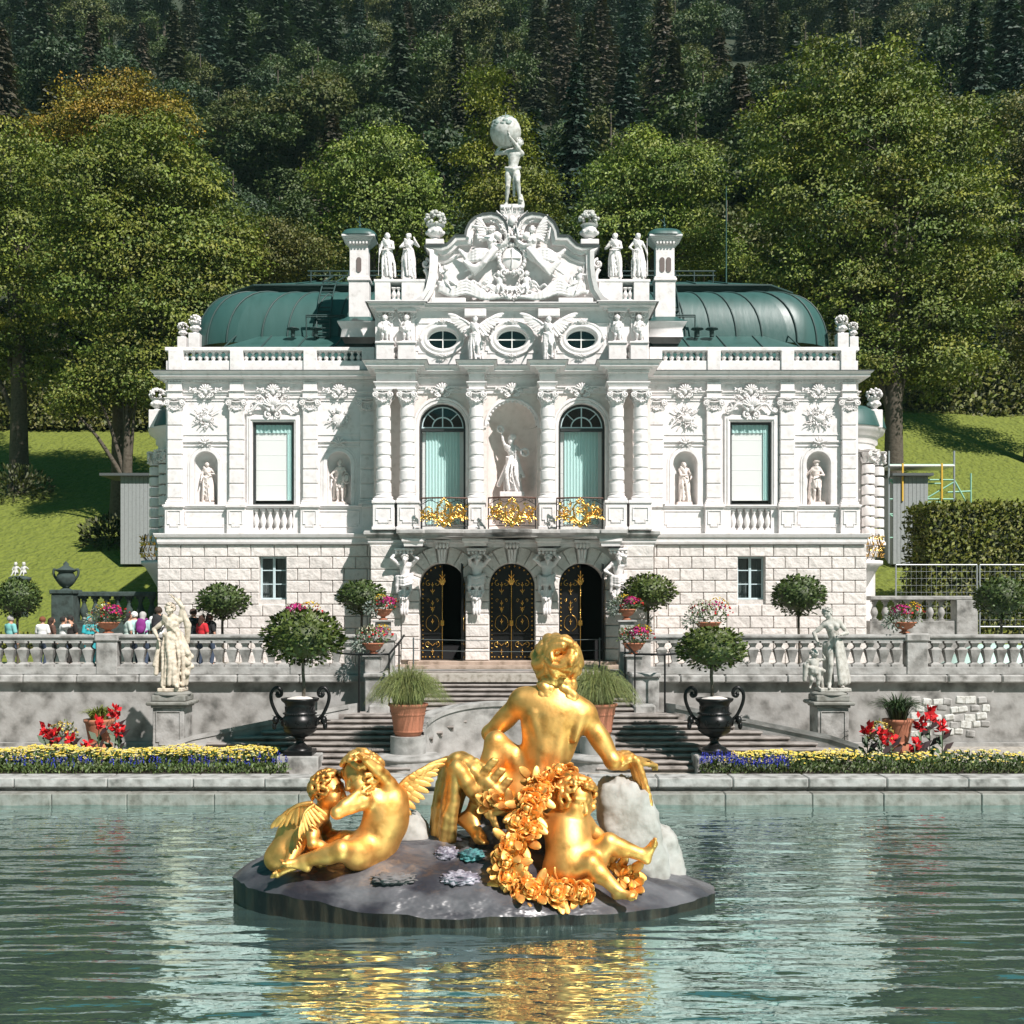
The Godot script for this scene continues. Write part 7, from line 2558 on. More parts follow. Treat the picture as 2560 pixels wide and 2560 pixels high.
func build_garden() -> void:
	build_terrace()
	build_stairs()
	build_basin()
	rng.seed = 21
	build_beds()
	var crowns := []
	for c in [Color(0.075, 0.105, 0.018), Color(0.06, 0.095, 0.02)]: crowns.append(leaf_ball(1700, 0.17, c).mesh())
	var urn_l := at(750, 1888, 34.0)
	for s in [-1.0, 1.0]:
		var p := Vector3(fx(750 if s < 0 else 1786, 12.0), 0, 12.0)
		var side := "left" if s < 0 else "right"
		var blk := MB.new()
		blk.rect(-0.6, -0.1, 0.6, 0.5, -0.5, 0.5, 0.03)
		tag(obj("urn_plinth", blk, M.grey_stone, self, p), "low square stone block under the %s black urn" % side, "plinth")
		urn(p + Vector3(0, 0.5, 0), "black cast iron urn with scrolled handles at the foot of the %s stairs" % side)
		if s < 0: bay_tree(crowns, p + Vector3(0.1, 2.05, 0), 1.12, 1.13, 0.74, "broad dark bay tree growing in the left black urn")
		else: bay_tree(crowns, p + Vector3(-0.08, 2.05, 0), 0.95, 0.97, 0.58, "smaller bay tree growing in the right black urn")
	var spots := [[556.6, 1505, 62, 41, "round bay tree on the terrace, left of the ground-floor window's right half"], [905, 1494, 58, 39, "bay tree behind the stacked flower bowls, left of the gates"], [1621, 1482, 64, 43, "bay tree right of the right-hand gate, behind flower bowls"], [1997, 1489, 64, 46, "bay tree on the right terrace above the statue of the woman"], [2504, 1496, 62, 48, "bay tree at the far right, in front of the hedge"], [44, 1496, 52, 45, "lighter bay tree at the far left end of the terrace"]]
	for q in spots:
		var z := 3.2
		var p := Vector3(fx(q[0], z), 2.46, z)
		var cy := fy(q[1], z)
		var ry: float = q[3] * (46 - z) / F
		bay_tree(crowns, p, cy - ry - 2.46, q[2] * (46 - z) / F, ry, q[4])
	var bowls := [[270, 5.45, 3.9, 0, 1.0, "flower bowl with magenta and silver trailing plants on the left balustrade pier"], [753, 5.45, 3.9, 2, 1.05, "flower bowl behind the bay tree of the left urn"], [1770, 5.45, 3.9, 3, 1.15, "flower bowl behind the bay tree of the right urn, red and white blooms"], [2261, 5.45, 3.9, 2, 1.0, "flower bowl with silver leaves and red blooms on the right balustrade pier"], [958, 4.4, 4.35, 0, 0.85, "upper flower bowl of the pair left of the gates"], [933, 6.3, 3.2, 3, 0.95, "lower flower bowl of the pair left of the gates, white blooms"], [1566, 4.4, 4.35, 0, 0.85, "upper flower bowl of the pair right of the gates"], [1584, 6.3, 3.2, 1, 0.95, "lower flower bowl of the pair right of the gates"]]
	for q in bowls: flower_bowl(Vector3(fx(q[0], q[1]), q[2], q[1]), q[3], q[4], q[5])
	for s in [-1.0, 1.0]:
		for q in [[958 if s < 0 else 1566, 4.4, 2.4, 4.35], [933 if s < 0 else 1584, 6.3, 2.6, 3.2]]:
			var mb := MB.new()
			mb.rect(-0.26, 0, 0.26, q[3] - q[2] - 0.08, -0.26, 0.26, 0.02)
			mb.rect(-0.34, q[3] - q[2] - 0.08, 0.34, q[3] - q[2], -0.34, 0.34, 0.02)
			tag(obj("bowl_stand", mb, M.grey_stone, self, Vector3(fx(q[0], q[1]), q[2], q[1])), "stone stand under the %s flower bowl %s of the gates" % ["upper" if q[1] < 5 else "lower", "left" if s < 0 else "right"], "plinth")
	# rope barrier before the gates
	var g := thing("rope_barrier", "thin rope barrier on slim posts across the palace gates", "barrier", Vector3(0, 2.52, 3.4))
	var rope := MB.new()
	for y in [0.72, 1.12]: rope.tube(smooth([Vector3(-3.6, y, 0), Vector3(-1.2, y - 0.05, 0), Vector3(1.2, y - 0.05, 0), Vector3(3.3, y, 0)], 5), [0.012], 4)
	obj("rope", rope, M.iron_grey, g)
	for x in [-3.6, 1.05, 3.2]:
		var mb := MB.new()
		mb.tube(PackedVector3Array([Vector3(x, 0, 0), Vector3(x, 1.18, 0)]), [0.03], 6)
		obj("post", mb, M.iron_grey, g)
	surroundings()

func surroundings() -> void:
	# left: wooden shed by the bay, dark balustrade with urn, small group of putti
	for s in [-1.0, 1.0]:
		var g := thing("board_shed", "grey weathered board shed on the lawn beside the %s end of the palace" % ("left" if s < 0 else "right"), "shed", Vector3(fx(345 if s < 0 else 2275, -16.5), 7.15, -16.5))
		g.scale = Vector3.ONE * 1.15
		for i in 9:
			var mb := MB.new()
			mb.rect(-0.8 + i * 0.18, 0, -0.8 + i * 0.18 + 0.17, 4.1, 0, 0.05, 0.008)
			obj("board", mb, M.grey_wood, g)
		var mb := MB.new()
		mb.rect(-0.8, 0, 0.85, 4.1, -1.8, -0.03)
		obj("body", mb, M.grey_wood, g)
		mb = MB.new()
		mb.rect(-1.7 if s < 0 else -0.9, 4.1, 1.0, 4.22, -2.0, 0.3)
		obj("roof", mb, M.lead, g)
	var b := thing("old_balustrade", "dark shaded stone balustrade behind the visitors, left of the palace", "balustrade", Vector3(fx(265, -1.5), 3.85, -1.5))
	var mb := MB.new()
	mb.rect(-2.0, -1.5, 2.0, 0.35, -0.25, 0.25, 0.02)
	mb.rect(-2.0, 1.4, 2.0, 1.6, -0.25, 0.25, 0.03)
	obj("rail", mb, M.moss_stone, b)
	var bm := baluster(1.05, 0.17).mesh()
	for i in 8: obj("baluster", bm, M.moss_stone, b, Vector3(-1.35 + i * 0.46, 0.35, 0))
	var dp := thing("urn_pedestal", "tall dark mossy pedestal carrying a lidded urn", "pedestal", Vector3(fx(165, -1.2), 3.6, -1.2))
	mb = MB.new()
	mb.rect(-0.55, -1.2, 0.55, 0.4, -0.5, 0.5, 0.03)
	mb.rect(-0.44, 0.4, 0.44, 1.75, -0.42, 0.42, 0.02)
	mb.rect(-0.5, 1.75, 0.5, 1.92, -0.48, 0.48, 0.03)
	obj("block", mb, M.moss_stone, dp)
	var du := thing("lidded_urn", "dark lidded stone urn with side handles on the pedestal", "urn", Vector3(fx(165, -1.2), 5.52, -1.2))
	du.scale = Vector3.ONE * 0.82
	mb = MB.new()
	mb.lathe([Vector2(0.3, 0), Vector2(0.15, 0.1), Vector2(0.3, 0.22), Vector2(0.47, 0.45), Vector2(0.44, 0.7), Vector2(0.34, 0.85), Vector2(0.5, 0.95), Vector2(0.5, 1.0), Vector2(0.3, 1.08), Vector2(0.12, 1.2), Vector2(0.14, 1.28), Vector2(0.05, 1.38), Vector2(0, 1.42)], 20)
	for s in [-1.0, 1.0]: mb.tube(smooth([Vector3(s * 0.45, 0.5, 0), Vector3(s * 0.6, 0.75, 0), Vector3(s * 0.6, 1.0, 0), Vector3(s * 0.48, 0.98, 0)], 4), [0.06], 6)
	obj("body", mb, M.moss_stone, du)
	# right: rear balustrade, mesh fence, tarpaulin, scaffold
	b = thing("rear_balustrade", "grey balustrade with end pier at the right corner of the palace", "balustrade", Vector3(fx(2300, -1.0), 3.65, -1.0))
	mb = MB.new()
	mb.rect(-2.1, -1.3, 2.0, 0.62, -0.25, 0.25, 0.02)
	mb.rect(-2.1, 1.45, 2.0, 1.62, -0.3, 0.3, 0.03)
	obj("rail", mb, M.grey_stone, b)
	mb = MB.new()
	mb.rect(1.35, 0.01, 2.2, 1.44, -0.34, 0.34, 0.02)
	obj("pier", mb, M.grey_stone, b)
	bm = baluster(0.84, 0.15).mesh()
	for i in 7: obj("baluster", bm, M.grey_stone, b, Vector3(-1.85 + i * 0.45, 0.61, 0))
	var f := thing("mesh_fence", "galvanised mesh fence panels in front of the clipped hedge", "fence", Vector3(fx(2240, -3.0), 3.7, -3.0))
	for i in 2:
		mb = MB.new()
		var w := 3.4
		var x := i * (w + 0.12)
		for e in [[Vector3(x, 0, 0), Vector3(x, 2.9, 0)], [Vector3(x + w, 0, 0), Vector3(x + w, 2.9, 0)], [Vector3(x, 2.9, 0), Vector3(x + w, 2.9, 0)], [Vector3(x, 0.3, 0), Vector3(x + w, 0.3, 0)]]: mb.tube(PackedVector3Array(e), [0.035], 5)
		for k in 16: mb.tube(PackedVector3Array([Vector3(x + k * w / 16, 0.3, 0), Vector3(x + k * w / 16, 2.9, 0)]), [0.006], 3)
		for k in 9: mb.tube(PackedVector3Array([Vector3(x, 0.3 + k * 0.29, 0), Vector3(x + w, 0.3 + k * 0.29, 0)]), [0.005], 3)
		obj("panel", mb, M.galvanised, f)
	mb = MB.new()
	var rows := []
	for i in 9:
		var row := PackedVector3Array()
		for j in 25:
			var u := j / 24.0
			var v := i / 8.0
			row.append(Vector3(u * 4.2, (0.9 * sin(minf(u * 2.6, 1.0) * PI / 2) * sin(v * PI) + 0.1 * noise.get_noise_2d(u * 9, v * 7)) * 1.05, -1.2 + 2.4 * v))
		rows.append(row)
	mb.grid(rows, false, false, 1)
	tag(obj("tarpaulin", mb, M.tarp, self, Vector3(fx(2345, 3.2), 2.5, 3.2)), "pale green tarpaulin draped over a heap at the right terrace", "tarpaulin")
	var sc := thing("scaffold", "green and silver scaffold tower standing on the lawn right of the palace", "scaffold", Vector3(fx(2222, -16.5), 7.2, -16.5))
	sc.scale = Vector3.ONE * 1.147
	var gn := MB.new()
	var wd := 3.05
	var ht := 5.25
	for x in [0.0, wd]:
		for z in [0.0, -1.6]: gn.tube(PackedVector3Array([Vector3(x, 0, z), Vector3(x, ht * (1.0 if z == 0 else 0.92), z)]), [0.05], 6)
	obj("upright", gn, M.galvanised, sc)
	gn = MB.new()
	for y in [1.2, 2.3, 3.0, 3.9, 4.6]:
		for z in [0.0, -1.6]: gn.tube(PackedVector3Array([Vector3(0, y, z), Vector3(wd if y > 2.5 else 1.1, y, z)]), [0.04], 5)
	for q in [[0.0, 3.9, 1.3, 2.9], [wd, 3.9, wd + 0.7, 2.6], [0.0, 2.3, 1.0, 1.7], [1.7, 3.0, wd, 3.8]]: gn.tube(PackedVector3Array([Vector3(q[0], q[1], 0), Vector3(q[2], q[3], 0)]), [0.04], 5)
	for q in [[wd, 3.4, wd + 1.1, 3.45], [wd + 1.1, 2.2, wd + 1.1, 4.3]]: gn.tube(PackedVector3Array([Vector3(q[0], q[1], -0.8), Vector3(q[2], q[3], -0.8)]), [0.045], 5)
	obj("brace", gn, M.scaffold_green, sc)
	gn = MB.new()
	gn.rect(0.0, 4.52, wd, 4.6, -1.6, 0.1, 0.01)
	obj("deck", gn, M.paint_white, sc)
	gn = MB.new()
	for x in [0.62, 2.45]: gn.rect(x - 0.035, 2.9, x + 0.035, 4.66, 0.06, 0.12)
	obj("yellow_post", gn, M.yellow_paint, sc)

# ---------- trees ----------
func crown(lobes: Array, clumps: int, per: int, size: float, cols: Array, cr := 1.0, seed_ := 1) -> MB:  # leaf clumps over a crown built of lobes [centre, radii]
	rng.seed = seed_
	var mb := MB.new()
	var w := []
	var tot := 0.0
	for l in lobes:
		tot += pow(l[1].x * l[1].y * l[1].z, 0.66)
		w.append(tot)
	for i in clumps:
		var pick := rng.randf() * tot
		var k := 0
		while w[k] < pick: k += 1
		var d := rdir()
		var c: Vector3 = lobes[k][0] + d * (lobes[k][1] as Vector3) * pow(rng.randf_range(0.3, 1.25), 0.38)
		var tone := vary(cols[rng.randi() % cols.size()], 0.3)
		var cs := cr * rng.randf_range(0.55, 1.3)
		var flat_ := rng.randf_range(0.25, 0.5)
		var out_ := (d + Vector3(0, 0.55, 0) + rv(0.35)).normalized()
		for j in per:
			var q := rdir() * sqrt(rng.randf())
			var p := c + Vector3(q.x, q.y * flat_ - 0.25 * (q.x * q.x + q.z * q.z), q.z) * cs
			mb.col = vary(tone, 0.2)
			mb.leaf(p, (Vector3(q.x, -0.25, q.z) + rv(0.7)).normalized(), (out_ + rv(0.75)).normalized(), size * rng.randf_range(0.7, 1.35), size * 0.34)
	return mb

func limbs(h: float, r: float, lobes: Array, lean := Vector3()) -> MB:
	var mb := MB.new()
	var top := Vector3(lean.x, h * 0.75, lean.z)
	var q := smooth([Vector3(0, -0.6, 0), Vector3(lean.x * 0.1, h * 0.12, 0), Vector3(lean.x * 0.4, h * 0.35, lean.z * 0.4), top], 4)
	mb.tube(q, [r * 1.5, r * 1.25, r * 1.1, r, r * 0.95, r * 0.9, r * 0.85, r * 0.8, r * 0.7, r * 0.6, r * 0.45, r * 0.3, r * 0.15], 9)
	for l in lobes:
		var s := q[rng.randi_range(5, 9)]
		var e: Vector3 = l[0] + rv(0.5)
		var m := s.lerp(e, 0.5) + Vector3(0, (e - s).length() * 0.08, 0)
		mb.tube(smooth([s, m, e], 4), [r * 0.4, r * 0.06], 6)
		for k in 3:
			var b := m.lerp(e, rng.randf())
			mb.tube(PackedVector3Array([b, b + (rdir() + Vector3(0, 0.2, 0.3)) * l[1].x * 0.7]), [r * 0.1, r * 0.03], 4)
	return mb

func big_tree(called: String, label: String, px: float, d: float, top_py: float, lobes_px: Array, cols: Array, n_: int, r: float, seed_: int, size := 0.36, group := "") -> void:
	# lobes given on the survey as [px, py, radius x, radius y] at distance d
	var z := EYE.z - d
	var base := Vector3(fx(px, z), 0, z)
	base.y = land(base.x, z)
	var lobes := []
	var k := d / F
	for l in lobes_px:
		var c := at(l[0], l[1], d) - base
		c.z += rng.randf_range(-0.35, 0.35) * l[2] * k
		lobes.append([c, Vector3(l[2] * k, l[3] * k, l[2] * k * 0.9)])
	var g := thing(called, label, "tree", base, group)
	obj("trunk", limbs(fy(top_py, z) - base.y, r, lobes), M.bark, g)
	obj("crown", crown(lobes, int(n_ * 0.7), 84, size * 0.6, cols, 1.4, seed_), M.tree_leaf, g)

func conifer(seed_: int, col: Color, spread: float) -> MB:  # 1 m tall; scaled when planted
	rng.seed = seed_
	var mb := MB.new()
	var y := 0.08
	while y < 0.99:
		var r := spread * pow(1.0 - y, 0.8) * rng.randf_range(0.75, 1.15)
		var m := int(5 + 9 * (1 - y))
		for i in m:
			var a := TAU * (i + rng.randf()) / m
			var d := Vector3(sin(a), 0, cos(a))
			var l := r * rng.randf_range(0.6, 1.15)
			var tone := vary(col, 0.35)
			var segs := int(5 + l * 64)
			for k in segs:
				var u := (k + rng.randf()) / segs
				var p := Vector3(0, y, 0) + d * l * u + Vector3(0, -0.22 * l * u * u + 0.04 * l, 0)
				var sd := d.cross(Vector3.UP) * (1.0 if k % 2 else -1.0)
				mb.col = vary(tone, 0.25)
				mb.leaf(p, (d * 0.5 + sd * rng.randf_range(0.3, 1.0) + Vector3(0, rng.randf_range(-0.7, 0.0), 0)).normalized(), (Vector3(0, 0.8, 0) + d * 0.7 + rv(0.45)).normalized(), 0.036 * (1.2 - 0.5 * y), 0.008)
		y += 0.014 + 0.012 * (1 - y)
	return mb

func hedge(called: String, label: String, c: Vector3, s: Vector3, col: Color, n_: int, size: float, category := "hedge") -> void:
	var g := thing(called, label, category, c)
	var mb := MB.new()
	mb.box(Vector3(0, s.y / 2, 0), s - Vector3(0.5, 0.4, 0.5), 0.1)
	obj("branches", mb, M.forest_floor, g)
	mb = MB.new()
	for i in n_:
		var f := rng.randf()
		var p := Vector3(rng.randf_range(-0.5, 0.5) * s.x, rng.randf() * s.y, s.z * 0.5)
		var o := Vector3(0, 0.3, 1)
		if f < 0.25:
			p = Vector3(rng.randf_range(-0.5, 0.5) * s.x, s.y, rng.randf_range(-0.5, 0.5) * s.z)
			o = Vector3(0, 1, 0.2)
		elif f < 0.4:
			p.x = -0.5 * s.x * signf(c.x)
			p.z = rng.randf_range(-0.5, 0.5) * s.z
			o = Vector3(-signf(c.x), 0.2, 0)
		p += o * (0.16 * noise.get_noise_3d(p.x * 1.3, p.y * 1.3, p.z) + rng.randf_range(-0.3, 0.12))
		mb.col = vary(col, 0.5)
		mb.leaf(p, (rv(1.0) + o * 0.6).normalized(), (o + rv(0.8)).normalized(), size * rng.randf_range(0.6, 1.3), size * 0.32)
	tag(obj("leaves", mb, M.tree_leaf, g), "", "", "", "stuff")

func build_trees() -> void:
	var green := [Color(0.15, 0.19, 0.026), Color(0.115, 0.16, 0.026), Color(0.185, 0.205, 0.03)]
	var light := [Color(0.17, 0.23, 0.035), Color(0.14, 0.2, 0.036), Color(0.2, 0.25, 0.04)]
	var gold := [Color(0.24, 0.19, 0.016), Color(0.19, 0.18, 0.02), Color(0.27, 0.18, 0.016)]
	var olive := [Color(0.1, 0.11, 0.022), Color(0.13, 0.13, 0.025)]
	rng.seed = 3
	big_tree("broadleaf_tree", "huge rounded green broadleaf tree left of the palace roof", 300, 70, 300, [[360, 400, 130, 110], [230, 480, 120, 120], [470, 540, 130, 130], [330, 620, 160, 140], [520, 690, 110, 110], [210, 720, 110, 130], [430, 800, 130, 110], [330, 920, 110, 90], [560, 620, 80, 80], [400, 880, 120, 80]], green, 1500, 0.55, 101)
	big_tree("broadleaf_tree", "tall broadleaf tree at the left edge with a thick bare trunk", 48, 76, 300, [[20, 420, 110, 110], [-60, 560, 120, 130], [90, 600, 90, 110], [10, 740, 110, 110], [-70, 860, 110, 90], [80, 880, 80, 90]], green, 700, 0.62, 102)
	big_tree("autumn_tree", "tree with yellow and orange autumn top behind the huge left tree", 300, 90, 220, [[220, 260, 70, 60], [320, 240, 70, 60], [400, 290, 80, 60], [140, 340, 70, 60], [270, 330, 100, 60]], gold, 420, 0.4, 103)
	big_tree("broadleaf_tree", "enormous spreading green tree right of the palace roof", 2235, 72, 110, [[2090, 190, 110, 100], [2230, 210, 110, 110], [1990, 330, 110, 110], [2160, 380, 150, 130], [2360, 330, 120, 120], [2060, 540, 140, 130], [2280, 560, 150, 140], [2430, 520, 110, 130], [2100, 740, 150, 110], [2300, 760, 140, 120], [2420, 720, 110, 120], [2180, 890, 120, 80], [2350, 900, 110, 80], [1930, 470, 80, 90], [1960, 680, 90, 80]], green, 1900, 0.6, 104)
	big_tree("broadleaf_tree", "shaded broadleaf tree cut by the right edge of the view", 2580, 80, 240, [[2560, 330, 90, 100], [2600, 500, 100, 120], [2540, 700, 80, 110], [2610, 850, 100, 90]], olive, 420, 0.5, 105)
	big_tree("lime_tree", "light green rounded tree behind the left chimney", 930, 80, 330, [[960, 390, 80, 70], [870, 440, 90, 80], [1010, 480, 80, 80], [930, 540, 110, 90], [850, 600, 70, 70], [1040, 560, 60, 60]], light, 620, 0.35, 106)
	big_tree("lime_tree", "light green rounded tree behind the right chimney", 1630, 80, 330, [[1620, 390, 80, 70], [1700, 450, 90, 80], [1540, 470, 80, 80], [1620, 550, 110, 90], [1720, 590, 80, 70], [1510, 560, 60, 60]], light, 620, 0.35, 107)
	big_tree("beech_tree", "yellow-green layered tree directly behind the globe bearer", 1262, 88, 170, [[1210, 210, 50, 60], [1250, 330, 70, 70], [1200, 400, 60, 50], [1320, 420, 60, 50], [1260, 500, 90, 60], [1340, 500, 50, 50], [1180, 510, 50, 40]], [Color(0.18, 0.2, 0.016), Color(0.14, 0.17, 0.018)], 330, 0.32, 108)
	big_tree("small_tree", "small olive-brown tree between the left roof and the huge left tree", 720, 76, 540, [[700, 590, 60, 50], [760, 620, 60, 50], [690, 650, 70, 40], [640, 640, 50, 50]], olive, 210, 0.22, 109, 0.3)
	big_tree("small_tree", "small bright tree right of the right chimney, against the dark wood", 1760, 86, 560, [[1760, 600, 60, 50], [1720, 640, 60, 50], [1800, 640, 60, 40]], light, 160, 0.22, 110, 0.3)
	big_tree("twin_tree", "old forked trunk with low leafy branches on the left lawn", 318, 68, 900, [[230, 960, 70, 40], [300, 920, 70, 40], [360, 960, 50, 40], [180, 1000, 40, 30]], green, 190, 0.42, 111, 0.3)
	# shrubs and hedges on the slope
	rng.seed = 8
	hedge("clipped_hedge", "tall clipped green hedge right of the scaffold", Vector3(23.9, 2.4, -9.5), Vector3(9.4, 7.2, 3.0), Color(0.115, 0.13, 0.014), 16000, 0.21)
	hedge("boundary_hedge", "loose hedge along the top of the left lawn", Vector3(-36.0, 18.6, -44), Vector3(26, 4.2, 2.5), Color(0.11, 0.12, 0.02), 9000, 0.4)
	hedge("boundary_hedge", "loose sunlit hedge along the top of the right lawn", Vector3(38.0, 18.9, -44), Vector3(26, 4.6, 2.5), Color(0.115, 0.13, 0.018), 9000, 0.4)
	hedge("low_hedge", "low yellow-green hedge strip on the lawn behind the visitors", Vector3(-19.6, 2.6, -7.6), Vector3(9, 0.9, 2.2), Color(0.15, 0.16, 0.02), 5000, 0.16)
	for q in [[40, 74, 1.9, "dark bush round the foot of the left edge tree"], [275, 66, 1.4, "brown-green bush at the foot of the forked tree"], [350, 66, 0.9, "small bush beside the forked tree's right stem"]]:
		var z: float = 46.0 - q[1]
		var x := fx(q[0], z)
		var b := thing("bush", q[3], "bush", Vector3(x, land(x, z), z))
		var mb := MB.new()
		tuft(mb, Vector3(0, q[2] * 0.4, 0), Vector3(1.2, 0.75, 1.0) * q[2], 900, 0.3, Color(0.05, 0.06, 0.012))
		obj("foliage", mb, M.tree_leaf, b)
	# the forest on the mountainside
	var kinds := []
	for i in 4: kinds.append(["spruce_tree", conifer(300 + i, [Color(0.035, 0.058, 0.03), Color(0.028, 0.055, 0.036), Color(0.05, 0.055, 0.028), Color(0.06, 0.052, 0.032)][i], [0.17, 0.2, 0.15, 0.22][i]).mesh(), ["dark spruce", "bluish spruce", "slim spruce", "brownish spruce"][i]])
	for i in 3:
		var lobes := []
		rng.seed = 60 + i
		for k in 9:
			var a := TAU * k / 9.0
			lobes.append([Vector3(sin(a) * 0.13, 0.42 + 0.055 * k, cos(a) * 0.13), Vector3(0.16, 0.14, 0.16) * (1.0 - 0.05 * k)])
		kinds.append(["forest_tree", crown(lobes, 380, 30, 0.021, [[Color(0.075, 0.11, 0.026), Color(0.06, 0.095, 0.03)], [Color(0.05, 0.085, 0.036), Color(0.045, 0.075, 0.036)], [Color(0.1, 0.11, 0.024), Color(0.075, 0.095, 0.024)]][i], 0.07, 400 + i).mesh(), ["green broadleaf", "dusky broadleaf", "olive broadleaf"][i]])
	var trunk := MB.new()
	trunk.tube(PackedVector3Array([Vector3(0, -0.05, 0), Vector3(0, 0.9, 0)]), [0.02, 0.004], 6)
	var tm := trunk.mesh()
	rng.seed = 77
	var protos := []
	for k in kinds:
		var g := Node3D.new()
		obj("trunk", tm, M.bark, g)
		obj("crown", k[1], M.tree_leaf, g)
		protos.append(g)
	var d := 96.0
	var row := 0
	var cols := ["far left edge", "huge left tree", "left roof", "left chimney", "left gable vase", "globe", "right gable vase", "right chimney", "right roof", "enormous right tree", "right edge"]
	var rows := ["just above", "above", "higher above", "on the slope over", "high over", "far up over", "near the top edge over"]
	while d < 300.0:
		var half := 0.44 * d + 8.0
		var step := 6.2 + 0.022 * d
		var x := -half + (step * 0.5 if row % 2 else 0.0)
		while x < half:
			var p := Vector3(x + rng.randf_range(-1.5, 1.5), 0, 46.0 - d + rng.randf_range(-3, 3))
			x += step * rng.randf_range(0.85, 1.2)
			p.y = land(p.x, p.z) - 0.5
			var k := rng.randi_range(0, 3) if rng.randf() < (0.3 if d < 140 else 0.45) else rng.randi_range(4, 6)
			var h := rng.randf_range(15, 23) * (1.12 if k < 4 else 0.88)
			var c: String = cols[clampi(int((p.x / half * 0.5 + 0.5) * 11), 0, 10)]
			var wd := rng.randf_range(0.95, 1.25)
			var t: Node3D = copy(protos[k], kinds[k][0], p, "%s %s%s in the forest %s the %s" % ["tall" if h > 20 else "mid-sized" if h > 16.5 else "small", "broad " if wd > 1.14 else "narrow " if wd < 1.03 else "", kinds[k][2], rows[mini(row / 2, 6)], c], "trees of the forest on the mountainside", rng.randf() * TAU)
			t.set_meta("category", "tree")
			t.scale = Vector3(h * wd, h, h * wd)
		d *= 1.0 + 0.072
		row += 1
	for g in protos: g.free()

# ---------- statues ----------
func V(x: float, y: float, z: float) -> Vector3: return Vector3(x, y, z)

func statue(called: String, label: String, p: Vector3, kind: Dictionary, pose: Dictionary, s: float, cell: float, dress: int, m: Material, plinth := Vector3(), extra := [], group := "", turn := 0.0) -> Node3D:
	var g := thing(called, label, "statue", p, group)
	g.rotation.y = turn
	var mb := MB.new()
	if plinth != Vector3():
		mb.rect(-plinth.x / 2, 0, plinth.x / 2, plinth.y, -plinth.z / 2, plinth.z / 2, 0.02)
		obj("plinth", mb, m, g)
	mb = MB.new()
	mb.xf.origin.y = plinth.y - 0.01
	robed(kind, pose, s, cell, mb, dress, extra)
	obj("figure", mb, m, g)
	return g

func cap_(a, b, ra: float, rb: float, k := 0.03) -> Array: return [0, a, b, ra, rb, k]

func egg_(a: Vector3, r: Vector3, k := 0.03) -> Array: return [1, a, r, Basis(), maxf(r.x, maxf(r.y, r.z)), k]

func ring_(c: Vector3, r: float, th: float, nrm: Vector3, n_ := 10) -> Array:
	var u := nrm.cross(V(0.2, 1, 0.1)).normalized()
	var w := nrm.cross(u).normalized()
	var q := []
	for i in n_: q.append(cap_(c + (u * cos(TAU * i / n_) + w * sin(TAU * i / n_)) * r, c + (u * cos(TAU * (i + 1) / n_) + w * sin(TAU * (i + 1) / n_)) * r, th * rng.randf_range(0.7, 1.2), th, 0.01))
	return q

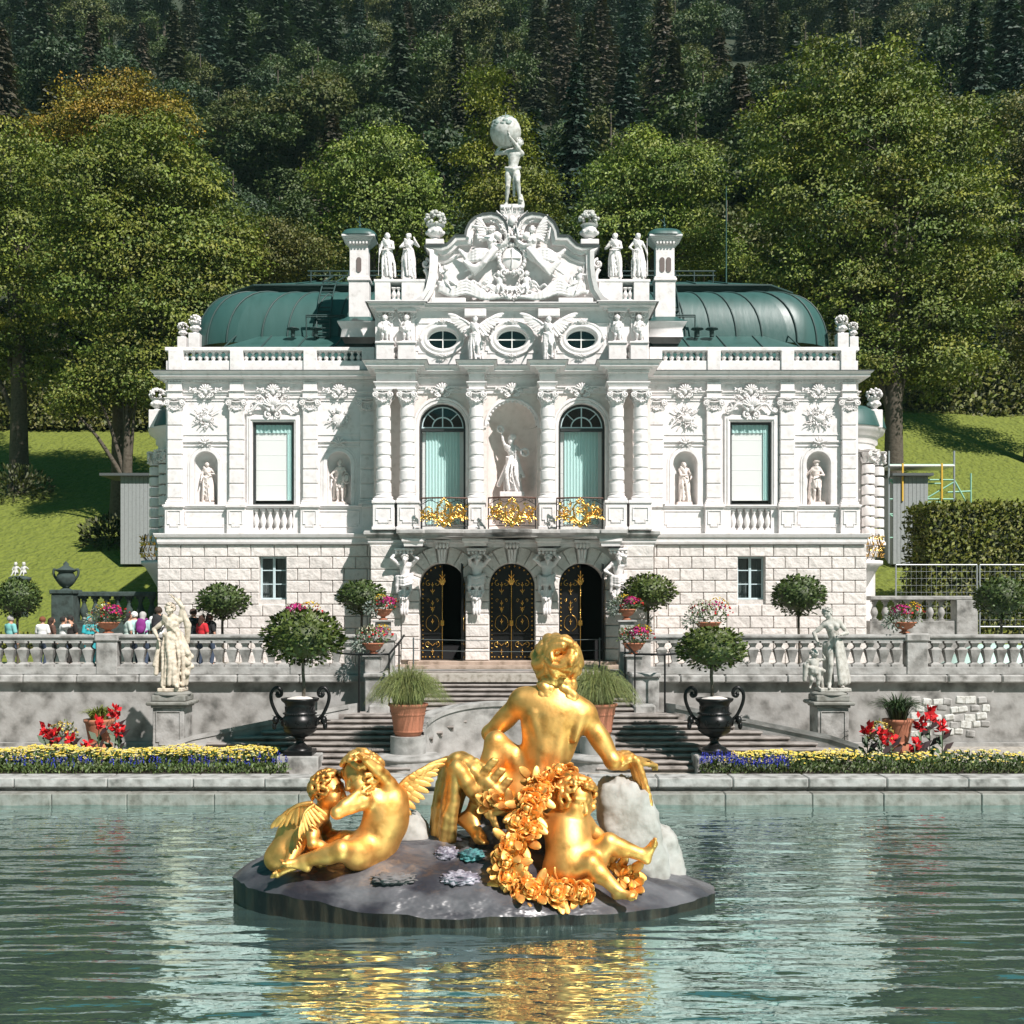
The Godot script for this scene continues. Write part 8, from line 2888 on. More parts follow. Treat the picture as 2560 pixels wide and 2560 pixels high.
func build_statues() -> void:
	var st: Material = M.white_stone
	rng.seed = 50
	var fl := V(-0.1, 0.08, 0.03)
	var fr := V(0.13, 0.08, 0.1)
	# globe bearer on the gable
	var top := zpt(965, 606, 1.25).y
	var g := statue("globe_bearer_statue", "grey-white bearded giant carrying a globe on the gable's top", V(0, top, 0.95), MAN, {"pel": V(0.02, 0.93, 0), "neck": V(0.07, 1.45, 0.03), "head": V(0.18, 1.6, 0.09), "look": V(0.15, -0.2, 1), "hl": V(-0.28, 1.6, -0.02), "el": V(-1, -0.4, -0.2), "hr": V(-0.1, 1.72, 0.34), "er": V(0.4, -0.6, 1), "hpr": V(-1, 0, -0.3), "hdr": V(-0.1, 1, 0), "fl": V(-0.14, 0.08, -0.04), "fr": V(0.2, 0.14, 0.14), "hair": 34, "wild": 0.2}, 1.5, 0.023, 0, M.patina_stone, V(0.62, 0.06, 0.62), [cap_(V(0.24, 0.0, 0.1), V(0.22, 0.25, 0.05), 0.09, 0.06), cap_(V(0.06, 0.85, 0.14), V(0.05, 0.25, 0.1), 0.045, 0.035, 0.02), cap_(V(-0.16, 0.98, 0.04), V(0.04, 0.9, 0.16), 0.04, 0.05, 0.02), cap_(V(0.04, 0.9, 0.16), V(0.2, 1.0, 0.02), 0.05, 0.04, 0.02)])
	var mb := MB.new()
	var gc := V(-0.25, 2.95, -0.05)
	mb.ball(gc, Vector3.ONE * 0.6, 30, 22)
	obj("globe", mb, M.patina_stone, g)
	mb = MB.new()
	for i in 26:
		var d := V(rng.randf_range(-1, 0.6), rng.randf_range(0.1, 0.95), rng.randf_range(0.0, 1)).normalized()
		mb.ball(gc + d * 0.59, V(0.1, 0.07, 0.05) * rng.randf_range(0.5, 1.3), 7, 5, Basis(Quaternion(V(0, 0, 1), d)))
	mb.tube(PackedVector3Array([gc + V(0, 0.58, 0), gc + V(0, 0.78, 0)]), [0.03, 0.015], 5)
	obj("globe_relief", mb, M.patina_dark, g)
	# four robed figures beside the gable
	var yt := fy(702, 1.0) - 0.005
	var poses := [{"hl": V(-0.3, 0.85, 0.2), "hr": V(0.02, 1.15, 0.24), "er": V(1, -0.6, -0.2), "look": V(0.4, 0, 1)}, {"hl": V(-0.1, 1.2, 0.22), "el": V(-1, -0.5, 0), "hr": V(0.28, 1.4, 0.16), "look": V(-0.5, 0.1, 1)}, {"hl": V(-0.24, 1.2, 0.2), "hr": V(0.0, 1.12, 0.25), "er": V(1, -0.5, 0), "look": V(-0.4, 0.1, 1)}, {"hl": V(-0.2, 1.05, 0.22), "el": V(-1, -0.4, 0), "hr": V(0.34, 0.95, 0.12), "look": V(0.6, 0, 1)}]
	var names := ["robed statue with lowered arm, outermost left of the gable", "robed statue raising a bundle to its shoulder, next to the left gable bracket", "robed statue with folded arms, next to the right gable bracket", "robed statue holding a staff, outermost right of the gable"]
	for i in 4:
		var p: Dictionary = poses[i]
		p.merge({"fl": fl, "fr": fr})
		var ex := [cap_(V(0.3, 1.35, 0.1), V(0.2, 1.6, 0.05), 0.05, 0.03)] if i == 1 else [cap_(V(0.36, 0.1, 0.1), V(0.34, 1.55, 0.1), 0.02, 0.016)] if i == 3 else [cap_(V(-0.33, 0.1, 0.15), V(-0.3, 1.3, 0.15), 0.018, 0.015)] if i == 0 else []
		statue("attic_statue", names[i], V(fx([968.7, 1021.7, 1538, 1594.8][i], 1.0), yt, 1.0), WOMAN if i % 2 else MAN, p, 1.0, 0.026, 1, st, V(0.46, 0.08, 0.42), ex, "statues beside the gable")
	# winged victories between the oval windows
	for s in [-1.0, 1.0]:
		g = statue("winged_victory", "winged victory holding out a wreath between the %s oval windows" % ("left" if s < 0 else "right"), V(fx(1280 + s * 92, 1.62), L_TOP + 0.07, 1.62), WOMAN, {"hl": V(-0.42, 1.18, 0.25), "el": V(-1, -0.7, 0), "hr": V(0.4, 0.98, 0.3), "look": V(s * 0.3, -0.2, 1), "fl": fl, "fr": V(0.1, 0.2, 0.16)}, 1.0, 0.026, 1, st, Vector3(), ring_(V(0.44, 0.98, 0.34), 0.08, 0.03, V(0.3, 1, 0.4)), "winged victories on the attic")
		mb = MB.new()
		for e in [-1.0, 1.0]: wing(mb, V(e * 0.07, 1.32, -0.12), V(e * 0.98, 1.92, -0.2), V(-e * 0.4, 1, 0), 0.5, 9, 0.12)
		obj("wings", mb, st, g)
	# four children on the corner pedestals
	for i in 4:
		var p: Dictionary = [{"hl": V(-0.22, 0.5, 0.16), "hr": V(0.14, 0.6, 0.14)}, {"hl": V(-0.2, 0.62, 0.14), "hr": V(0.16, 0.4, 0.12)}, {"hl": V(-0.06, 0.6, 0.16), "hr": V(0.12, 0.5, 0.14)}, {"hl": V(-0.14, 0.5, 0.14), "hr": V(0.08, 0.58, 0.15)}][i]
		p.merge({"fl": V(-0.08, 0.045, 0), "fr": V(0.08, 0.045, 0.06), "hair": 18, "look": V([0.2, -0.3, 0.2, -0.4][i], 0, 1)})
		statue("putto_statue", ["chubby child with a lute on the outer left attic pedestal", "chubby child with a stick on the inner left attic pedestal", "chubby child looking sideways on the inner right attic pedestal", "chubby child with folded arms on the outer right attic pedestal"][i], V(fx([962.5, 1016.5, 1543.5, 1597.5][i], 1.36), L_TOP + 0.89, 1.36), CHILD, p, 1.08, 0.024, 3, st, V(0.36, 0.05, 0.3), [egg_(V(-0.16, 0.5, 0.18), V(0.09, 0.13, 0.06))] if i == 0 else [cap_(V(-0.26, 0.75, 0.16), V(-0.1, 0.4, 0.16), 0.02, 0.02)] if i == 1 else [], "children on the attic pedestals")
	# niche figures of the wings
	var np := [["niche_statue", "robed woman with covered head in the outer left niche", 514.5, WOMAN, {"hl": V(-0.24, 0.92, 0.16), "hr": V(0.2, 1.22, 0.2), "er": V(1, -0.8, 0), "look": V(0.2, 0.1, 1)}, 1, []], ["niche_statue", "helmeted soldier with round shield in the inner left niche", 847.5, MAN, {"hl": V(-0.26, 1.02, 0.18), "el": V(-1, -0.3, -0.3), "hr": V(0.3, 0.98, 0.16), "hair": 0, "look": V(0.1, 0, 1)}, 2, [egg_(V(0.3, 1.02, 0.2), V(0.17, 0.26, 0.05)), egg_(V(0, 1.74, 0.0), V(0.12, 0.1, 0.13)), cap_(V(0, 1.84, 0.08), V(0, 1.82, -0.12), 0.035, 0.05)]], ["niche_statue", "bearded man in a long robe with folded arms in the inner right niche", 1712.5, MAN, {"hl": V(0.1, 1.15, 0.22), "el": V(-1, -0.8, 0), "hr": V(0.26, 1.0, 0.2), "look": V(0.2, 0.05, 1)}, 1, [egg_(V(0.02, 1.56, 0.12), V(0.06, 0.1, 0.05))]], ["niche_statue", "shepherd in hat and short tunic in the outer right niche", 2045.5, MAN, {"hl": V(-0.28, 1.35, 0.2), "el": V(-1, -0.9, 0.2), "hr": V(0.06, 1.16, 0.25), "er": V(1, -0.7, 0), "look": V(-0.2, 0, 1), "hair": 10}, 2, [egg_(V(0, 1.76, 0.02), V(0.17, 0.05, 0.17)), egg_(V(0, 1.8, 0), V(0.1, 0.07, 0.1)), cap_(V(-0.22, 0.05, -0.06), V(-0.2, 0.7, -0.04), 0.09, 0.06)]]]
	for q in np:
		(q[4] as Dictionary).merge({"fl": V(-0.1, 0.08, 0.0), "fr": V(0.12, 0.08, 0.12)})
		statue(q[0], q[1], V(fx(q[2]), L_FL, -0.28), q[3], q[4], 0.92, 0.024, q[5], M.peach_stone, V(0.6, 0.14, 0.5), q[6], "statues in the wing niches")
	# central niche: woman with helmet and wreaths
	var ex := ring_(V(-0.36, 1.98, 0.1), 0.1, 0.035, V(0.3, 0.2, 1))
	ex.append_array(ring_(V(0.4, 1.24, 0.22), 0.12, 0.035, V(0.2, 0.2, 1)))
	ex.append_array([egg_(V(0.02, 1.74, 0.02), V(0.115, 0.11, 0.12)), cap_(V(0.12, 1.5, 0.14), V(0.1, 0.5, 0.2), 0.02, 0.02), cap_(V(-0.15, 0.8, 0), V(-0.42, 0.25, -0.05), 0.1, 0.07), cap_(V(0.15, 0.9, 0.05), V(0.36, 0.5, 0.05), 0.09, 0.06)])
	statue("central_statue", "helmeted woman raising a wreath in the shell niche over the gates", V(0, fy(1244, 0.55), 0.55), WOMAN, {"pel": V(0.03, 0.94, 0), "neck": V(-0.02, 1.46, 0), "hl": V(-0.34, 1.9, 0.1), "el": V(-1, 0, 0.1), "hr": V(0.38, 1.18, 0.2), "er": V(1, -0.8, 0), "look": V(-0.15, 0.0, 1), "fl": fl, "fr": V(0.12, 0.08, 0.12), "hair": 14, "sway": V(-0.05, 0, 0.05)}, 1.24, 0.027, 1, M.white_stone, V(0.95, 0.2, 0.75), ex)
	# bearded giants that carry the balcony: part of the palace
	for i in 4:
		mb = MB.new()
		rng.seed = 80 + i
		var f := Field.new()
		var p: Dictionary = [{"hl": V(-0.2, 1.78, 0.12), "hr": V(0.2, 1.72, 0.1)}, {"hl": V(0.0, 1.7, 0.2), "hr": V(0.2, 1.74, 0.1)}, {"hl": V(-0.2, 1.74, 0.1), "hr": V(0.16, 1.76, 0.14)}, {"hl": V(-0.15, 1.12, 0.1), "hr": V(0.0, 1.78, 0.16)}][i]
		p.merge({"el": V(-1, -0.5, 0.7) if i < 3 else V(-1, 0.2, 0.1), "er": V(1, -0.5, 0.7), "pel": V(0, 1.0, 0), "neck": V(0.02, 1.5, 0.06), "head": V(0.03, 1.62, 0.17), "look": V(0.1 if i != 3 else -0.2, -0.6, 1), "hair": 30, "wild": 0.25})
		var j := figure(f, MAN, p)
		f.chain([V(0.02, 1.55, 0.26), V(0.02, 1.42, 0.24)], 0.06, 0.03)
		sash(f, [V(-0.22, 1.0, 0.02), V(0, 0.94, 0.2), V(0.22, 1.06, 0.05)], 0.05, 4, V(0, 0.07, 0))
		cloth(f, [V(-0.16, 1.0, 0.08), V(0, 0.92, 0.14), V(0.14, 1.0, 0.1)], [V(-0.2, 0.66, 0.08), V(-0.02, 0.58, 0.16), V(0.18, 0.7, 0.1)], 0.07, 0.05)
		mb.xf = Transform3D(Basis().scaled(Vector3.ONE * 1.34), Vector3())
		f.build(0.02, mb)
		mb.xf = Transform3D()
		festoon(mb, V(-0.26, 0.9, 0.22), V(0.26, 0.9, 0.22), 0.3, 0.07, 14)
		for k in 3: mb.tube(PackedVector3Array([V((k - 1) * 0.12, 0.95, 0.12), V((k - 1) * 0.08, 0.22, 0.14)]), [0.13, 0.075], 8)
		for k in 3: mb.ball(V((k - 1) * 0.1, 0.16, 0.16), V(0.07, 0.16, 0.08), 7, 6)
		mb.rect(-0.36, 2.42, 0.36, 2.52, -0.3, 0.36, 0.02)
		for k in 5: mb.ball(V((k - 2) * 0.14, 2.36, 0.26), V(0.065, 0.08, 0.09), 7, 5)
		obj("bearded_giant", mb, st, palace, V(fx([1010, 1191, 1367, 1546][i], 2.25), fy(1538, 2.3), 2.0))
	# garden statues on tall pedestals
	for s in [-1.0, 1.0]:
		var px := 432.0 if s < 0 else 2072.0
		var z := 8.2
		var yp := fy(1728, z)
		var pd := thing("statue_pedestal", "weathered dark-capped stone pedestal before the %s retaining wall" % ("left" if s < 0 else "right"), "pedestal", V(fx(px, z), 0, z))
		mb = MB.new()
		mb.rect(-0.62, -0.1, 0.62, 0.25, -0.6, 0.6, 0.03)
		mb.rect(-0.5, 0.25, 0.5, yp - 0.5, -0.5, 0.5, 0.02)
		panel_frame(mb, -0.38, 0.4, 0.38, yp - 0.62, 0.5)
		obj("die", mb, M.grey_stone, pd)
		mb = MB.new()
		mb.rect(-0.55, yp - 0.5, 0.55, yp - 0.42, -0.55, 0.55, 0.02)
		mb.rect(-0.68, yp - 0.42, 0.68, yp - 0.3, -0.66, 0.66, 0.04)
		mb.rect(-0.54, yp - 0.3, 0.54, yp - 0.1, -0.52, 0.52, 0.03)
		mb.lathe([Vector2(0.58, yp - 0.1), Vector2(0.6, yp - 0.05), Vector2(0.5, yp)], 20)
		mb.lathe([Vector2(0.5, yp), Vector2(0, yp)], 20)
		obj("cap", mb, M.wet_stone, pd)
		if s < 0:
			ex = [cap_(V(0.14, 1.84, 0.05), V(0.3, 1.3, -0.04), 0.03, 0.07, 0.02), cap_(V(0.3, 1.3, -0.05), V(0.28, 0.95, -0.08), 0.07, 0.05, 0.02)]
			for i in 7: ex.append(cap_(V(0.16, 0.95 - i * 0.06, 0.1 - i * 0.02), V(0.34 + 0.04 * sin(i * 2.0), 0.72 - i * 0.07, 0.02 + 0.05 * cos(i * 2.2)), 0.045, 0.06, 0.015))
			for i in 6: ex.append(cap_(V(-0.28, 0.98 - i * 0.05, 0.05), V(-0.33 + 0.03 * sin(i * 1.7), 0.3 + i * 0.06, 0.06 * cos(i * 2.0)), 0.04, 0.05, 0.015))
			statue("garden_statue", "cream stone woman in blowing drapery, one arm raised to her veil, left garden", V(fx(px, z), yp, z), WOMAN, {"pel": V(0.02, 0.95, 0), "neck": V(-0.02, 1.47, 0), "head": V(-0.05, 1.64, 0.03), "hl": V(-0.28, 1.05, 0.12), "el": V(-1, -0.3, -0.3), "hr": V(0.06, 1.85, 0.06), "er": V(1, 0.5, 0.2), "look": V(-0.4, -0.1, 1), "fl": fl, "fr": V(0.14, 0.08, 0.16), "sway": V(0.06, 0, 0.04)}, 1.56, 0.022, 1, M.cream_stone, V(0.8, 0.12, 0.75), ex)
		else:
			ex = [cap_(V(-0.1, 0.9, -0.1), V(-0.05, 0.1, -0.15), 0.1, 0.12)]
			for i in 9: ex.append(cap_(V(0.02 + 0.025 * i, 1.08 - 0.02 * i, 0.14 - 0.03 * i), V(0.12 + 0.035 * i + 0.03 * sin(i * 2.3), 0.12 + 0.03 * (i % 3), 0.18 - 0.05 * i), 0.045, 0.06 + 0.012 * (i % 2), 0.015))
			g = statue("garden_statue", "grey stone woman bare to the waist with a child at her side, right garden", V(fx(px + 10, z), yp, z), WOMAN, {"pel": V(0.04, 0.95, 0), "neck": V(-0.04, 1.45, 0.02), "head": V(-0.13, 1.6, 0.05), "hl": V(-0.36, 0.98, 0.14), "el": V(-0.6, 0.3, -0.6), "hr": V(0.1, 1.14, 0.24), "er": V(1, -0.9, 0), "look": V(-0.8, -0.5, 0.9), "fl": V(-0.1, 0.08, 0.1), "fr": V(0.14, 0.08, 0.0)}, 1.52, 0.022, 0, M.cool_stone, V(1.0, 0.12, 0.75), ex)
			mb = MB.new()
			mb.xf.origin = V(-0.62, 0.1, 0.05)
			robed(CHILD, {"hl": V(-0.2, 0.62, 0.1), "hr": V(0.2, 0.8, 0.05), "fl": V(-0.09, 0.05, 0), "fr": V(0.08, 0.05, 0.06), "look": V(0.6, 0.5, 0.8), "hair": 18}, 1.35, 0.025, mb, 3, [cap_(V(-0.12, 0.5, 0.1), V(0.2, 0.42, 0.12), 0.05, 0.05), cap_(V(-0.22, 0.55, 0.08), V(-0.24, 0.2, 0.05), 0.07, 0.05)])
			obj("child_figure", mb, M.cool_stone, g)
	# flower vases of stone
	var vz := [[1088, 1.0, fy(617, 1.0), 1.25, "stone flower vase on the left shoulder of the gable"], [1473, 1.0, fy(617, 1.0), 1.25, "stone flower vase on the right shoulder of the gable"], [488, -3.6, fy(843, -3.6), 0.85, "stone vase behind the left corner of the roof balustrade"], [457, -5.0, fy(850, -5.0), 0.7, "smaller stone vase further back at the left roof corner"], [2104, -3.6, fy(843, -3.6), 0.85, "stone vase behind the right corner of the roof balustrade"], [2132, -5.0, fy(850, -5.0), 0.7, "smaller stone vase further back at the right roof corner"], [2185, -2.9, 12.9, 1.0, "stone vase on the roof of the right side bay"], [393, -2.9, 12.9, 1.0, "shaded stone vase on the roof of the left side bay"]]
	for q in vz:
		g = thing("stone_vase", q[4], "vase", V(fx(q[0], q[1]), q[2], q[1]), "stone vases of the palace roof")
		var s: float = q[3]
		mb = MB.new()
		mb.rect(-0.28 * s, -0.6 * s if q[1] < -2 else 0.0, 0.28 * s, 0.16 * s, -0.28 * s, 0.28 * s, 0.02)
		mb.lathe([Vector2(0.2 * s, 0.16 * s), Vector2(0.1 * s, 0.24 * s), Vector2(0.14 * s, 0.28 * s), Vector2(0.24 * s, 0.36 * s), Vector2(0.26 * s, 0.46 * s), Vector2(0.2 * s, 0.58 * s), Vector2(0.24 * s, 0.64 * s), Vector2(0.28 * s, 0.66 * s)], 16)
		for k in 8: mb.ball(V(sin(k * TAU / 8) * 0.24 * s, 0.42 * s, cos(k * TAU / 8) * 0.24 * s), Vector3.ONE * 0.07 * s, 6, 5)
		obj("vase", mb, st, g)
		mb = MB.new()
		for k in 60:
			var d := rdir()
			mb.ball(V(0, 0.82 * s, 0) + d * V(0.3, 0.24, 0.3) * s, Vector3.ONE * rng.randf_range(0.04, 0.08) * s, 5, 4)
		obj("stone_flowers", mb, M.patina_stone if s > 1.2 else st, g)
	var pg := thing("putti_group", "small white putti on a dark plinth beyond the far left bay tree", "statue", V(fx(50, 0.5), fy(1440, 0.5), 0.5))
	mb = MB.new()
	mb.lathe([Vector2(0.3, -1.6), Vector2(0.3, -0.25), Vector2(0.42, -0.15), Vector2(0.42, -0.05), Vector2(0.2, 0.0), Vector2(0, 0)], 12)
	obj("plinth", mb, M.moss_stone, pg)
	mb = MB.new()
	for q in [-0.16, 0.16]:
		mb.xf = Transform3D(Basis(), V(q, 0, 0))
		robed(CHILD, {"pel": V(0, 0.2, 0), "hl": V(-0.12, 0.3, 0.12), "hr": V(0.16, 0.45, 0.1), "fl": V(-0.1, 0.05, 0.25), "fr": V(0.08, 0.05, 0.28), "hair": 8}, 0.75, 0.022, mb, 0)
	obj("putti", mb, M.patina_stone, pg)

func gable_relief(g: Node3D, z: float) -> void:
	var st: Material = M.white_stone
	var W := 0.0038  # metres per unit of the relief's own survey, whose middle line is 965 and foot 1030
	var y0 := fy(754, z)
	var zr := z + 0.0
	# oval shield, crown
	var mb := MB.new()
	var c := V(0, y0 + 430 * W, zr)
	mb.ball(c, V(0.4, 0.46, 0.14), 20, 12)
	for i in 26:
		var a := TAU * i / 26
		mb.ball(c + V(cos(a) * 0.5, sin(a) * 0.54, 0.05), V(0.08, 0.09, 0.09) * rng.randf_range(0.7, 1.3), 6, 5)
	mb.rect(-0.015, c.y - 0.4, 0.015, c.y + 0.4, zr, zr + 0.17)
	mb.rect(-0.34, c.y - 0.015, 0.34, c.y + 0.015, zr, zr + 0.168)
	for e in [-1.0, 1.0]:
		volute(mb, c + V(e * 0.52, 0.34, 0.1), 0.14, PI / 2, 1.2, 0.05, 1, -e)
		volute(mb, c + V(e * 0.3, -0.56, 0.1), 0.14, -PI / 2, 1.2, 0.05, 1, e)
	obj("oval_shield", mb, st, g)
	mb = MB.new()
	c = V(0, y0 + 620 * W, zr)
	mb.lathe([Vector2(0.27, 0), Vector2(0.29, 0.05), Vector2(0.25, 0.1)], 16, c)
	for i in 5:
		var a := (i - 2) * 0.5
		mb.tube(smooth([c + V(sin(a) * 0.27, 0.08, cos(a) * 0.25), c + V(sin(a) * 0.3, 0.22, cos(a) * 0.2), c + V(0, 0.33, 0.05)], 3), [0.035], 5)
		mb.ball(c + V(sin(a) * 0.28, 0.12, cos(a) * 0.26), Vector3.ONE * 0.05, 6, 5)
	mb.ball(c + V(0, 0.38, 0.05), Vector3.ONE * 0.065, 6, 5)
	mb.rect(-0.02, c.y + 0.4, 0.02, c.y + 0.52, zr + 0.03, zr + 0.07)
	mb.rect(-0.06, c.y + 0.45, 0.06, c.y + 0.48, zr + 0.032, zr + 0.068)
	obj("crown_ornament", mb, st, g)
	# two flying genii
	for s in [-1.0, 1.0]:
		rng.seed = 90 + int(s)
		var f := Field.new()
		var o := V(s * 0.78, y0 + 470 * W, zr + 0.1)
		var p := {"pel": V(s * -0.02, 0, 0), "neck": V(s * -0.0, 0.54, 0.06), "side": V(1, s * -0.1, s * 0.2), "look": V(s * (1.0 if s < 0 else -0.3), 0.1, 0.9), "fl": V(s * 0.62, -0.62, -0.02), "fr": V(s * 0.8, -0.5, 0.02), "kl": V(-s * 0.3, -0.4, 1), "kr": V(-s * 0.3, -0.3, 1), "tl": V(s, -0.5, 0.2), "tr": V(s, -0.5, 0.2), "hair": 18}
		if s < 0: p.merge({"hl": V(-0.42, 0.66, 0.22), "el": V(-0.5, -1, 0.3), "hr": V(0.3, 0.36, 0.16)})
		else: p.merge({"hl": V(-0.46, 0.72, 0.16), "el": V(-0.4, -1, 0.3), "hr": V(0.46, 0.5, 0.2)})
		var j := figure(f, WOMAN, p)
		for i in 7: f.chain([V(s * (-0.12 + i * 0.03), 0.12 - i * 0.02, 0.1), V(s * (0.2 + i * 0.03), -0.28 - i * 0.03, 0.16 - i * 0.02), V(s * (0.5 + i * 0.05), -0.6 + i * 0.06, 0.06)], 0.075, 0.05)
		for i in 4: f.chain(smooth_a([V(s * 0.15, 0.1 - i * 0.05, 0), V(s * 0.45, 0.1 - i * 0.09, 0.05), V(s * 0.72, -0.02 - i * 0.06, -0.02), V(s * (0.95 - i * 0.08), 0.12 - i * 0.1, 0.0)]), 0.07, 0.05)
		mb = MB.new()
		mb.xf = Transform3D(Basis().scaled(V(1.3, 1.3, 1.0)), o)
		f.build(0.024, mb)
		mb.xf = Transform3D(Basis(), o)
		wing(mb, V(s * 0.12, 0.6, 0.0), V(s * 0.52, 1.42, 0.1), V(-s * 0.4, 0.5, 0), 0.5, 8, 0.16)
		if s < 0: mb.tube(PackedVector3Array([V(0.1, 0.86, 0.35), V(-0.75, 0.98, 0.36)]), [0.02, 0.05], 7)
		else: mb.tube(PackedVector3Array([V(0.6, 0.5, 0.26), V(0.68, 0.95, 0.24)]), [0.05, 0.03], 6)
		obj("flying_genius", mb, st, g)
	# children: two under the shield, one reclining at each end, with drapery between
	for i in 4:
		rng.seed = 95 + i
		var f := Field.new()
		var p: Dictionary = [{"hl": V(-0.12, 0.85, 0.1), "hr": V(0.22, 0.62, 0.14), "fl": V(-0.14, 0.06, 0.05), "fr": V(0.1, 0.1, 0.14)}, {"hl": V(-0.2, 0.6, 0.16), "hr": V(0.24, 0.45, 0.12), "fl": V(-0.22, 0.12, 0.12), "fr": V(0.06, 0.06, 0.1)}, {"hl": V(-0.12, 0.92, 0.06), "el": V(-1, 0.5, 0), "hr": V(0.12, 0.9, 0.06), "er": V(1, 0.5, 0), "neck": V(0.06, 0.7, 0.06), "fl": V(0.02, 0.06, 0.1), "fr": V(0.24, 0.1, 0.1)}, {"hl": V(-0.2, 0.55, 0.12), "hr": V(0.14, 0.86, 0.1), "neck": V(-0.08, 0.7, 0.06), "fl": V(-0.28, 0.1, 0.1), "fr": V(0.02, 0.04, 0.12)}][i]
		p.hair = 16
		p.look = V([0.3, -0.4, 0.2, -0.6][i], 0.1, 1)
		figure(f, CHILD, p)
		for k in 4: f.chain(smooth_a([V(-0.32, 0.28 + k * 0.06, -0.03), V(-0.1, 0.14 + k * 0.05, 0.02), V(0.2, 0.22 - k * 0.05, 0.0), V(0.45, 0.1 + k * 0.04, -0.02)]), 0.05, 0.035)
		mb = MB.new()
		mb.xf = Transform3D(Basis(V(0, 0, 1), [0.1, -0.1, 0.35, -0.35][i]).scaled(Vector3.ONE * 1.02), V([-0.42, 0.48, -2.34, 2.42][i], y0 + [0.2, 0.2, 0.42, 0.36][i], zr + 0.02))
		f.build(0.024, mb)
		obj("relief_child", mb, st, g)
	rng.seed = 99
	for s in [-1.0, 1.0]:  # long swags of cloth along the foot
		var f := Field.new()
		for k in 5: f.chain(smooth_a([V(s * 2.75, y0 + 0.62 - k * 0.05, zr), V(s * 2.3, y0 + 0.5 - k * 0.07, zr + 0.06), V(s * 1.75, y0 + 0.78 - k * 0.12, zr + 0.1), V(s * 1.2, y0 + 0.34 - k * 0.06, zr + 0.16), V(s * 0.75, y0 + 0.2 - k * 0.03, zr + 0.14), V(s * 0.1, y0 + 0.12 + k * 0.02, zr + 0.16)]), 0.07, 0.055)
		for k in 5: f.chain([V(s * (2.6 - k * 0.08), y0 + 0.9, zr), V(s * (2.72 - k * 0.1), y0 + 0.6, zr + 0.04), V(s * (2.82 - k * 0.14), y0 + 0.38, zr)], 0.06, 0.04)
		for k in 12:
			var q := V(s * rng.randf_range(0.5, 1.6), y0 + rng.randf_range(0.25, 0.75), zr + 0.04)
			f.chain(smooth_a([q, q + V(s * 0.16, 0.1, 0.08), q + V(s * 0.3, -0.06, 0.02)]), 0.05, 0.03)
		mb = MB.new()
		f.build(0.027, mb)
		obj("relief_drapery", mb, st, g)
	mb = MB.new()
	festoon(mb, V(-0.42, y0 + 0.32, zr + 0.2), V(0.42, y0 + 0.32, zr + 0.2), 0.24, 0.08, 20)
	for i in 5: acanthus(mb, V((i - 2) * 0.1, y0 + 0.55, zr + 0.15), V((i - 2) * 0.3, -1, 0).normalized(), V(0, 0, 1), 0.35, 0.15, 1)
	obj("relief_garland", mb, st, g)

# ---------- the fountain island and its gilded group ----------
func gilded(called: String, label: String, kind: Dictionary, s: float, o: Vector3, pts: Dictionary, cell: float, extra := []) -> Array:
	# pts: survey points [px, py, distance] for joints; directions stay Vector3
	var p := {"fine": true, "hair": 0}
	for k in pts:
		if pts[k] is Array: p[k] = (at(pts[k][0], pts[k][1], pts[k][2]) - o) / s
		else: p[k] = pts[k]
	var g := thing(called, label, "statue", o)
	var f := Field.new()
	var j := figure(f, kind, p)
	for e in extra:
		var q: Array = e.duplicate()
		for i in [1, 2]:
			if q[i] is Array: q[i] = (at(q[i][0], q[i][1], q[i][2]) - o) / s
		f.jobs.append(q)
	var mb := MB.new()
	mb.xf = Transform3D(Basis().scaled(Vector3.ONE * s), Vector3())
	f.build(cell / s, mb)
	obj("body", mb, M.gold, g)
	j.look = p.get("look", j.fw)
	return [g, j, p]

func hair_cap(g: Node3D, j: Dictionary, s: float, r: float, n_: int, cell: float, extra := [], size := 0.27) -> void:
	var f := Field.new()
	curls(f, j.head, j.look, Vector3.UP if not j.has("crown") else j.crown, r * 1.03, n_, size, 0.16)
	for e in extra: f.jobs.append(e)
	var mb := MB.new()
	mb.xf = Transform3D(Basis().scaled(Vector3.ONE * s), Vector3())
	f.build(cell / s, mb)
	obj("hair", mb, M.gold, g)

func rose(mb: MB, c: Vector3, nn: Vector3, r: float) -> void:
	nn = nn.normalized()
	var u := nn.cross(V(0.3, 1, 0.2)).normalized()
	var w := nn.cross(u)
	mb.ball(c + nn * r * 0.35, Vector3.ONE * r * 0.42, 8, 6)
	for ring in 2:
		var m := 4 + ring * 2
		for i in m:
			var a := TAU * (i + ring * 0.4) / m
			var d := u * cos(a) + w * sin(a)
			var op := 0.25 + 0.5 * ring
			var b := Basis(nn.cross(d).normalized(), (nn * (1.0 - op * 0.6) + d * op * 0.7).normalized(), (d * (1.0 - op * 0.5) - nn * op * 0.6).normalized()).orthonormalized()
			mb.ball(c + d * r * (0.4 + 0.3 * ring) + nn * r * (0.3 - 0.22 * ring), V(0.46, 0.46, 0.11) * r, 8, 6, b)

func island_y(x: float, z: float) -> float:  # height of the island's back above the water's level, by place
	var u := (x + 0.72) / 4.44
	var v := (z - 24.4) / 2.15
	var r := u * u + v * v
	var y := -0.44 + 0.98 * pow(maxf(0.0, 1.0 - r), 0.85) * (1.0 - 0.25 * u)
	if u < -0.1: y += 0.24 * smoothstep(-0.1, -0.9, u)
	return y + 0.14 * noise.get_noise_2d(x * 0.7, z * 1.0) * minf(1.0, 0.35 + (1.0 - minf(r, 1.0)) * 4.0)

func on_island(px: float, py: float) -> Vector3:  # where the sight line of a survey point meets the island
	for i in 200:
		var p := at(px, py, 19.2 + i * 0.025)
		if p.y <= island_y(p.x, p.z): return p
	return at(px, py, 21)

